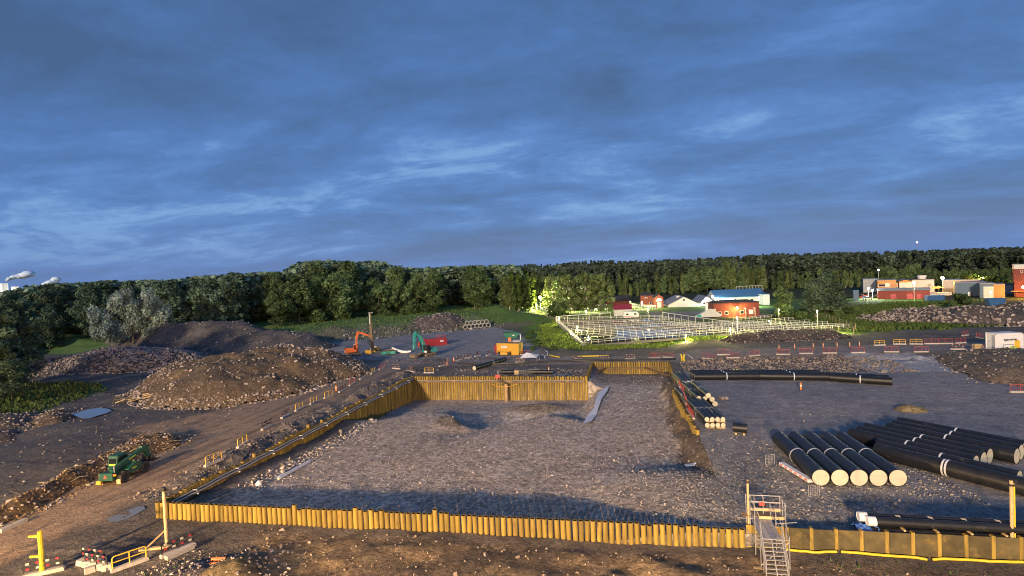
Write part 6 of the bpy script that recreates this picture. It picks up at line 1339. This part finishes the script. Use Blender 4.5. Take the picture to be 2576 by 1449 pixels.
def crown_shape(kind, seed):
    "clump centres and radii in a crown of unit height and about unit width factor"
    r = np.random.default_rng(seed); C, R = [], []
    if kind == 'broad':
        for i in range(46):
            a = r.uniform(0, 6.28); z = r.uniform(.16, 1.0); w = .30*math.sin(math.pi*min(1, (z*.86+.10)))**.6*r.uniform(.25, 1.05); C.append((w*math.cos(a), w*math.sin(a), z*.93)); s = r.uniform(.055, .105); R.append((s, s, s*.85))
    elif kind == 'tall':
        for i in range(48):
            a = r.uniform(0, 6.28); z = r.uniform(.22, 1.0); w = .20*(math.sin(math.pi*(z*.8+.14))**.7)*r.uniform(.2, 1.1); C.append((w*math.cos(a), w*math.sin(a), z*.95)); s = r.uniform(.045, .085); R.append((s, s, s*1.0))
    elif kind == 'birch':
        for i in range(52):
            a = r.uniform(0, 6.28); z = r.uniform(.16, 1.0); w = .135*(1-z)**.45*(1.0 if z > .3 else .75)*r.uniform(.15, 1.2); C.append((w*math.cos(a), w*math.sin(a), z*.97)); s = r.uniform(.03, .055); R.append((s, s, s*1.8))
    elif kind == 'poplar':
        for i in range(44):
            a = r.uniform(0, 6.28); z = r.uniform(.1, 1.0); w = .075*(1-z*.55)*r.uniform(.1, 1.1); C.append((w*math.cos(a), w*math.sin(a), z*.97)); s = r.uniform(.025, .045); R.append((s, s, s*2.0))
    elif kind == 'fir':
        for i in range(60):
            z = r.uniform(.06, .98); a = r.uniform(0, 6.28); w = .17*(1-z)*r.uniform(.5, 1.1); C.append((w*math.cos(a), w*math.sin(a), z)); s = .03+.04*(1-z); R.append((s*1.2, s*1.2, s*.55))
    elif kind == 'bush':
        for i in range(26):
            a = r.uniform(0, 6.28); z = r.uniform(.12, .9); w = .5*math.sqrt(max(0.05, 1-z*z))*r.uniform(.2, 1); C.append((w*math.cos(a), w*math.sin(a), z*.9)); s = r.uniform(.12, .2); R.append((s, s, s*.8))
    elif kind == 'willow':
        for cx_, cz_, rr, n in ((-.52, .52, .26, 17), (-.12, .80, .26, 20), (.28, .78, .27, 20), (.55, .50, .25, 16), (.0, .5, .25, 14), (-.32, .3, .2, 10), (.34, .3, .2, 9)):
            for i in range(n):
                d = r.normal(size=3); d /= np.linalg.norm(d); d *= r.uniform(.5, 1)*rr; C.append((cx_+d[0], d[1]*1.2, min(max(cz_+d[2]*.9, .1), .98))); s = r.uniform(.06, .10); R.append((s, s, s*1.1))
    elif kind == 'open':
        for i in range(60):
            a = r.uniform(0, 6.28); z = r.uniform(.18, 1.0); w = .36*math.sin(math.pi*min(1, z*.78+.16))**.6*r.uniform(.3, 1.1); C.append((w*math.cos(a), w*math.sin(a), z*.95)); s = r.uniform(.045, .08); R.append((s, s, s*.9))
    return np.array(C), np.array(R)
TREES = {}
def proto(key, kind, seed, leaf, H0, nper, size, bark='bark', droop=0.0, trunk_r=.012):
    C, R = crown_shape(kind, seed); V, F, T = leaf_cloud(C*H0, R*H0*1.25, nper, size, seed, droop=droop)
    crown = np_mesh('crown', V, F, LEAF[leaf], {'tint': ('FLOAT_COLOR', T)})
    mb = MB(); rr = np.random.default_rng(seed+1)
    mb.path([(0, 0, -.6), (.01*H0, 0, H0*.25), (-.01*H0, .01*H0, H0*.55), (0, 0, H0*.9)], [trunk_r*H0*1.3, trunk_r*H0, trunk_r*H0*.7, .03], 7)
    for i in rr.choice(len(C), min(16, len(C)), replace=False):
        c = C[i]*H0; z0 = max(H0*.15, c[2]*.62); mb.path([(0, 0, z0), (c[0]*.5, c[1]*.5, (z0+c[2])/2+.02*H0), tuple(c)], [trunk_r*H0*.5, trunk_r*H0*.3, .02], 4)
    TREES[key] = (crown, mb.mesh('trunk', M[bark], True), H0)
for s in range(4): proto('oak%d' % s, 'broad', 20+s, 'oak', 20, 100, .46)
for s in range(3): proto('mid%d' % s, 'broad', 40+s, 'mid', 20, 95, .44)
for s in range(3): proto('tall%d' % s, 'tall', 60+s, 'mid', 24, 95, .46)
for s in range(3): proto('birch%d' % s, 'birch', 80+s, 'birch', 20, 66, .40, 'birch', .5)
for s in range(2): proto('poplar%d' % s, 'poplar', 90+s, 'yel', 18, 42, .42, 'birch', .6)
for s in range(2): proto('fir%d' % s, 'fir', 100+s, 'fir', 20, 34, .62)
for s in range(2): proto('bush%d' % s, 'bush', 110+s, 'bush', 5, 60, .33)
for s in range(2): proto('near%d' % s, 'broad', 140+s, 'oak', 24, 190, .36)
proto('ybush', 'bush', 115, 'yel', 5, 60, .33); proto('willow', 'willow', 120, 'silver', 19, 170, .36, droop=.5); proto('open', 'open', 130, 'birch', 19, 120, .42, 'birch', trunk_r=.014); proto('open2', 'open', 131, 'birch', 19, 115, .42, 'birch', trunk_r=.012)
LM = ((180, 'behind the dark left edge trees'), (420, 'around the silver willow'), (600, 'behind the boulder piles'), (740, 'left of the tall clump'), (880, 'behind the drill rig'), (1010, 'behind the teal excavator'), (1150, 'behind the spoil heaps'), (1300, 'behind the concrete rings'), (1420, 'behind the yellow lamp'), (1540, 'behind the big trees'), (1640, 'behind the red houses'), (1740, 'behind the grey roofed shed'), (1860, 'behind the blue roofed hall'),
      (1960, 'right of the blue roofed hall'), (2060, 'behind the small single tree'), (2170, 'left of the depot'), (2260, 'behind the ochre house'), (2360, 'behind the pale depot block'), (2450, 'behind the orange lamp'), (9999, 'near the brick tower'))
TODO = {}
def wood_label(o, kind, rowname, px):
    lm = next(t for x, t in LM if px <= x); TODO.setdefault((kind, rowname, lm), []).append((px, o))
def finish_labels():
    for (kind, rowname, lm), items in TODO.items():
        items.sort(key=lambda q: q[0]); n = len(items)
        for i, (px, o) in enumerate(items): o['label'] = '%s%s, %s row, %s' % (kind, '' if n == 1 else ', %s from left' % (ORD[i] if i < len(ORD) else 'last'), rowname, lm)
ROWN = ('front', 'second', 'third', 'back')
def tree(name, key, label, p, h, wide=1.0, group=None, cat='tree'):
    crown, trunk, H0 = TREES[key]; s = h/H0; t = thing(name, label, cat, p, rng.uniform(0, 6.28), group)
    put('trunk', trunk, t, None, None, (s*wide**.3, s*wide**.3, s)); put('crown', crown, t, None, None, (s*wide, s*wide, s)); return t
SKX = [-60, 0, 60, 100, 180, 250, 330, 400, 470, 520, 560, 600, 640, 690, 735, 745, 765, 830, 900, 940, 970, 985, 1010, 1050, 1100, 1200, 1300, 1400, 1500, 1700, 1850, 1950, 2050, 2200, 2350, 2500, 2650]
SKY_ = [738, 735, 726, 716, 711, 707, 706, 704, 700, 693, 692, 690, 686, 684, 684, 672, 657, 655, 660, 656, 660, 672, 674, 674, 671, 669, 666, 662, 656, 653, 646, 638, 638, 634, 631, 626, 620]
def pixof(p):
    q = Vector((p[0], p[1], p[2]-CAMH)); z = q.dot(FV); return CX+FPX*q.dot(RV)/z, CY-FPX*q.dot(UV)/z
def capped(p, lo=11, hi=31, f=1.0, sky=None):
    px, py = pixof(p); y = np.interp(px, SKX, SKY_) if sky is None else sky; return min(max(over(px, y, p)*f, lo), hi)
def along(P, step):
    out = []
    for a, b in zip(P[:-1], P[1:]):
        n = max(1, int((b-a).length/step)); out += [a.lerp(b, i/n) for i in range(n)]
    return out
def flatp(x, y): return Vector((x, y, float(hgt(x, y))))
edge = [gp(*q) for q in ((40, 890), (130, 868), (250, 858), (330, 851), (430, 846), (520, 838), (600, 830), (700, 818), (800, 808), (880, 798), (1000, 790), (1100, 785), (1200, 781), (1295, 777))]
nf = 0
for rowi, (off, step, f0, f1) in enumerate(((0, 9.5, .5, .84), (10, 10.5, .66, .97), (22, 11, .8, 1.03), (36, 12, .93, 1.04))):
    for p in along(edge, step):
        d = Vector((p.x, p.y, 0)).normalized(); q = p+d*(off+rng.uniform(-2.5, 2.5)); q = flatp(q.x+rng.uniform(-2, 2), q.y+rng.uniform(-2, 2)); px, _y = pixof(q)
        h = capped(q, 9, 33, rng.uniform(f0, f1)*(1.12 if rowi == 0 and px > 700 else 1))
        if px < 690: key = 'oak%d' % rng.integers(4); lb, gr = 'dark broadleaf tree in the forest edge behind the boulder piles at the left', 'forest edge trees at the left'
        elif px < 1010: key = ('mid%d' % rng.integers(3)) if rowi < 2 else 'tall%d' % rng.integers(3); lb, gr = 'tall green broadleaf tree in the forest clump behind the drill rig', 'forest edge trees behind the machines'
        else: key = ('tall%d' % rng.integers(3)) if rng.random() < .5 else 'mid%d' % rng.integers(3); lb, gr = 'green broadleaf tree in the forest edge above the grassy bank', 'forest edge trees above the grassy bank'
        wood_label(tree('forest_tree', key, lb, q, h, rng.uniform(.85, 1.2), gr), 'dark broadleaf tree' if key[0] == 'o' else 'leafy green tree' if key[0] == 'm' else 'tall green tree', ROWN[rowi], px); nf += 1
        if rowi == 0 and rng.random() < .7 and not 230 < px < 430:
            s = flatp(q.x-d.x*rng.uniform(3, 7)+rng.uniform(-3, 3), q.y-d.y*rng.uniform(3, 7)); wood_label(tree('shrub', 'bush%d' % rng.integers(2), 'low dark shrub', s, rng.uniform(3, 6.5), 1.2, 'shrubs along the forest edge', 'shrub'), 'low dark shrub', 'foot', px)
tree('willow_tree', 'willow', 'broad silver grey willow in front of the dark forest at the left', gp(335, 868), over(330, 733, gp(335, 868)), .80).rotation_euler.z = .82
for i, (x, y, h, key) in enumerate(((-70, 985, 24, 'near0'), (-25, 1000, 23, 'near1'), (14, 975, 22, 'near0'), (-90, 960, 26, 'near1'), (-5, 955, 24, 'near1'), (40, 948, 15, 'near0'), (-15, 1030, 12, 'near0'), (30, 1004, 7, 'near1'))):
    p = gp(x, y); tree('dark_tree', key, 'dark tree crowding the left frame edge, number %s from the front' % ORD[i], p, min(h, capped(p, 5, 40, 1.0, 742+max(x, 0)*.5)), 1.15, 'dark trees at the left edge')
# bright birches left of the big trees
for i, (x, h, key, y) in enumerate(((1272, 692, 'birch0', 780), (1290, 684, 'poplar0', 783), (1306, 690, 'poplar1', 782), (1318, 696, 'birch1', 780), (1330, 688, 'poplar0', 779), (1344, 698, 'poplar1', 778), (1283, 700, 'birch2', 786))):
    p = gp(x, y); tree('birch_tree', key, 'slender lit birch, number %s from the left beside the glaring yellow lamp' % ORD[i], p, over(x, h, p), 1.25, 'lit birches beside the yellow lamp')
for i, (x, y, top, key, w, lb) in enumerate(((1392, 786, 694, 'open2', 1.0, 'leftmost of the big trees behind the basins, beside the yellow lamp'), (1436, 789, 690, 'open', 1.05, 'big leaning tree in the cluster behind the basins'), (1476, 790, 687, 'open', 1.15, 'tallest middle tree of the cluster behind the basins'), (1512, 792, 688, 'open2', 1.1, 'big tree at the right of the cluster beside the pale hut'), (1404, 798, 752, 'bush1', 1.1, 'dark rounded tree low in front of the far basins'), (1455, 780, 700, 'open', .95, 'tree at the back of the cluster behind the basins'))):
    p = gp(x, y); tree('large_tree', key, lb, p, over(x, top, p), w)
p = gp(1970, 806); tree('single_tree', 'mid1', 'small round tree standing alone behind the right basins', p, over(1970, 719, p), 1.0)
p = gp(2076, 792); tree('wide_tree', 'oak2', 'broad dark tree between the single tree and the depot', p, over(2076, 688, p), 1.35)
p = gp(2048, 794); tree('wide_tree', 'oak0', 'dark tree merged with the left side of the broad tree', p, over(2048, 700, p), 1.0)
p = gp(2105, 790); tree('wide_tree', 'oak1', 'dark tree merged with the right side of the broad tree', p, over(2105, 706, p), 1.0)
p = gp(2420, 774); tree('round_bush', 'bush0', 'big round bush in front of the blue grey hall', p, over(2420, 736, p), 1.15, None, 'bush')
for i, (x, y) in enumerate(((1995, 800), (2020, 806), (2135, 792), (2000, 790), (2045, 800), (2110, 797))): p = gp(x, y); tree('meadow_bush', 'bush%d' % (i % 2), '%s low green bush in the meadow between the basins and the depot' % ORD[i], p, rng.uniform(2, 4), 1.3, 'bushes in the meadow', 'bush')
for i, (x, y) in enumerate(((1336, 838), (1345, 860), (1352, 872), (1362, 846), (1400, 830), (1420, 842), (1380, 862), (1372, 816), (1390, 880), (1328, 852), (1340, 882))): p = gp(x, y); tree('ditch_bush', 'bush%d' % (i % 2), '%s weedy bush along the ditch left of the basins' % ORD[i], p, rng.uniform(.8, 1.5), 1.5, 'weedy bushes along the ditch', 'bush')
for i, (x, y, t_) in enumerate(((2440, 735, 686), (2462, 735, 690), (2483, 735, 694), (2505, 736, 692), (2522, 736, 698))): p = gp(x, y); tree('lit_bush', 'ybush', 'bright green bush behind the pale roofed hall, number %s from the left' % ORD[i], p, over(x, t_, p), 1.0, 'bright green bushes by the depot', 'bush')
for i, (x, y) in enumerate(((2236, 744), (2276, 746), (2312, 745), (2262, 745))): p = gp(x, y); tree('yard_bush', 'ybush', 'amber lit bush in the depot yard, number %s' % ORD[i], p, over(x, 722, p), .8, 'bushes in the depot yard', 'bush')
# birch rows behind the buildings
back = [(1300, 768, 694), (1420, 758, 702), (1560, 752, 700), (1620, 748, 706), (1700, 744, 690), (1760, 740, 686), (1830, 737, 668), (1890, 735, 664), (1960, 733, 690), (2030, 731, 680), (2110, 729, 684), (2180, 726, 690), (2260, 724, 676), (2330, 722, 684), (2400, 719, 690), (2480, 716, 692), (2600, 713, 690)]
for rowi in range(3):
    for (a, b) in zip(back[:-1], back[1:]):
        n = max(2, int((b[0]-a[0])/(15+3*rowi)))
        for i in range(n):
            f = (i+rng.uniform(-.3, .3))/n; x = a[0]+(b[0]-a[0])*f; y = a[1]+(b[1]-a[1])*f-rowi*4-1; top = a[2]+(b[2]-a[2])*f+rng.uniform(-13, 17)-rowi*4; p = gp(x, y)
            key = 'birch%d' % rng.integers(3) if rng.random() < (.62 if x < 2230 else .3) else ('mid%d' % rng.integers(3) if rng.random() < .6 else 'tall%d' % rng.integers(3))
            kd = 'slim birch' if key[0] == 'b' else 'leafy green tree' if key[0] == 'm' else 'tall green tree'
            wood_label(tree('birch_tree' if key[0] == 'b' else 'woodland_tree', key, kd, p, min(max(over(x, top, p), 9), 25), rng.uniform(.8, 1.15), 'trees of the wood behind the '+('basins' if x < 2000 else 'depot')), kd, ROWN[rowi], x)
finish_labels()
# the far wood as one mass
def far_forest(n, name, label, zone, kinds, lowq):
    VV, FF, TT = [], [], []; o = 0
    base = {}
    for k in kinds:
        C, R = crown_shape('fir' if k == 'fir' else 'broad' if k == 'round' else 'birch', 300+len(k)); base[k] = leaf_cloud(C, R*1.35, lowq, .05, 7+len(k))
    for _ in range(n):
        p = zone(); h = p[3]; k = kinds[rng.integers(len(kinds))] if p[4] is None else p[4]; V, F, T = base[k]; a = rng.uniform(0, 6.28); c, s = math.cos(a)*h, math.sin(a)*h; w = rng.uniform(.95, 1.3)
        VV.append(np.stack([(V[:, 0]*c-V[:, 1]*s)*w+p[0], (V[:, 0]*s+V[:, 1]*c)*w+p[1], V[:, 2]*h+p[2]], -1)); FF.append(F+o); o += len(V); q = rng.uniform(.6, 1.45); g = T*q; g[:, 3] = 1
        if k == 'fir': g[:, :3] *= (.80, .80, 1.0)
        TT.append(g)
    me = np_mesh(name, np.concatenate(VV), np.concatenate(FF), LEAF['far'], {'tint': ('FLOAT_COLOR', np.concatenate(TT))}); ob = put(name, me); tag(ob, label, None, None, 'stuff')
def zone_right():
    px = rng.uniform(985, 2640); D = (410 if px < 2080 else 470)+rng.uniform(0, 1)**1.4*(640 if px < 2080 else 580); d = ray(px, 690); k = D/math.hypot(d.x, d.y); x, y = d.x*k, d.y*k; z = float(far_z(D, px)); t = 1 if rng.random() < .5 else 0
    return (x, y, z, rng.uniform(14, 21), 'fir' if rng.random() < .12+.55*min(1, max(0, (D-480)/350)) else None)
def far_z(D, px):
    "ground under the far wood so that its crest meets the ridge"
    sky = np.interp(px, SKX, SKY_); d = ray(px, sky+3); zt = CAMH+d.z*950/math.hypot(d.x, d.y)-17; f = min(1, max(0, (D-330)/620)); return 1.5+(zt-1.5)*f
far_forest(1900, 'far_wood', 'mixed far wood covering the rising land to the horizon behind the basins', zone_right, ('round', 'round', 'fir'), 8)
def zone_left():
    t = rng.uniform(0, len(edge)-1.001); i = int(t); p = edge[i].lerp(edge[i+1], t-i); d = Vector((p.x, p.y, 0)).normalized(); q = p+d*(42+110*rng.uniform(0, 1)**1.2); z = 1.5; px, _ = pixof((q.x, q.y, z)); sky = np.interp(px, SKX, SKY_); return (q.x, q.y, z, min(max(over(px, sky+rng.uniform(-2, 7), (q.x, q.y, z)), 12), 34), 'round')
far_forest(520, 'deep_forest', 'dense broadleaf forest behind the left forest edge', zone_left, ('round',), 10)
# land under the far wood
gxs = np.linspace(980, 2680, 60); Ds = np.linspace(320, 1300, 30); V = []
for D in Ds:
    for px in gxs:
        d = ray(px, 690); k = D/math.hypot(d.x, d.y); V.append((d.x*k, d.y*k, far_z(min(D, 980), px)-1.2-(0 if D < 1000 else (D-1000)*.05)))
idx = np.arange(len(V)).reshape(30, 60); q = np.stack([idx[:-1, :-1], idx[:-1, 1:], idx[1:, 1:], idx[1:, :-1]], -1).reshape(-1, 4)
tag(put('hills', np_mesh('hills', V, q, GROUND, {'albedo': ('FLOAT_COLOR', np.tile([.03, .045, .02, 1], (len(V), 1))), 'grit': ('FLOAT', np.zeros(len(V)))}, True)), 'rising wooded land behind the basins', None, None, 'structure')
# tall grass and weeds
def tufts(label, n, fn, hh, col, name='tall_grass'):
    P = np.array([fn() for _ in range(n)]); z = hgt(P[:, 0], P[:, 1]); k = 3; P = np.repeat(np.concatenate([P, z[:, None]], 1), k, 0)+np.concatenate([rng.normal(0, .22, (n*k, 2)), np.zeros((n*k, 1))], 1); m = len(P)
    a = rng.uniform(0, 6.28, m); s = rng.uniform(.5, 1.3, m)*hh; w = s*.55; ln = rng.normal(0, .3, (m, 2))*s[:, None]; t = np.stack([np.cos(a)*w, np.sin(a)*w, 0*a], -1); top = np.concatenate([ln, s[:, None]], 1)
    V = np.stack([P-t*.5, P+t*.5, P+t*.3+top, P-t*.35+top*.9], 1).reshape(-1, 3); F = np.arange(m*4).reshape(-1, 4); q = rng.uniform(.55, 1.5, m); T = np.stack([q*rng.uniform(.85, 1.35, m), q, q*.9, 0*q+1], -1)
    o = put(name, np_mesh(name, V, F, LEAF[col], {'tint': ('FLOAT_COLOR', np.repeat(T, 4, 0))})); tag(o, label, None, None, 'stuff')
def inpoly(poly, thr=0.0):
    p = np.array(poly); lo, hi = p.min(0), p.max(0); B = rng.uniform(lo, hi, (60000, 2)); B = B[sdpoly(B[:, 0], B[:, 1], poly)+2.5*fbm(B[:, 0], B[:, 1], 5, 3) < thr]; it = iter(B)
    return lambda: next(it)
NWG = [(-101, 156.5), (-72, 179), (-49, 197), (-44, 222), (-60, 262), (-150, 238), (-205, 180), (-140, 136), (-112, 151)]
tufts('tall grass and weeds on the bank below the forest', 3600, inpoly(NWG, -1), .45, 'grass')
tufts('fresh grass around the lit basins', 6000, inpoly([(-24, 142), (-12, 134.8), (26, 141), (20, 144), (-11.5, 139.5), (-27, 205), (-33, 195)], 0), .5, 'yel')
tufts('weedy grass in the meadow toward the depot', 6000, inpoly([(40, 150), (66, 152), (92, 158), (76, 198), (90, 215), (150, 262), (110, 262), (62, 232), (48, 214), (64, 172)], 0), .65, 'grass')
tufts('weedy grass at the left edge by the boulder pile', 1800, inpoly([(-96, 68), (-104, 90), (-120, 96), (-150, 92), (-140, 76), (-108, 66)], -1), .5, 'bush')
tufts('scattered green weeds on the foreground soil', 60, lambda: (U(11, 26), U(34, 39.4)), .18, 'bush', 'weeds')
tufts('scattered weeds by the yellow railing in the foreground', 30, lambda: (rng.normal(-31.5, .7), rng.normal(31.8, .7)), .2, 'bush', 'weeds')
# steam from the distant factory
STEAM = mat('steam', (0.72, 0.86, 0.98), 1.0, 0, .05); STEAM.node_tree.nodes['Principled BSDF'].inputs['Roughness'].default_value = 1.0
for lb, pts in (('long thin steam plume drifting from the distant factory chimney', ((20, 704, 5), (27, 700, 8), (40, 697, 11), (56, 694, 14), (72, 690, 17))), ('steam plume rising behind the trees right of the distant factory', ((108, 717, 5), (118, 713, 9), (130, 708, 12), (140, 702, 13)))):
    mb = MB(); c0 = far(*pts[0][:2], 1880)
    for k in range(14*len(pts)):
        t_ = k/14; i = min(int(t_), len(pts)-2); f = min(t_-i, 1); x = pts[i][0]+(pts[i+1][0]-pts[i][0])*f; y = pts[i][1]+(pts[i+1][1]-pts[i][1])*f; r = (pts[i][2]+(pts[i+1][2]-pts[i][2])*f)*rng.uniform(.3, .95)
        c = far(x+rng.uniform(-2, 2), y+rng.uniform(-1.5, 1.5), 1880+rng.uniform(-6, 6))
        for j in range(5): a0, a1 = math.pi*j/5, math.pi*(j+1)/5; mb.cyl(c+Vector((0, 0, -r*.55*math.cos(a0))), c+Vector((0, 0, -r*.55*math.cos(a1))), max(r*math.sin(a0), .02), max(r*math.sin(a1), .02), 10, caps=False)
    tag(mb.build('steam_plume', STEAM, None, True), lb, None, None, 'stuff')
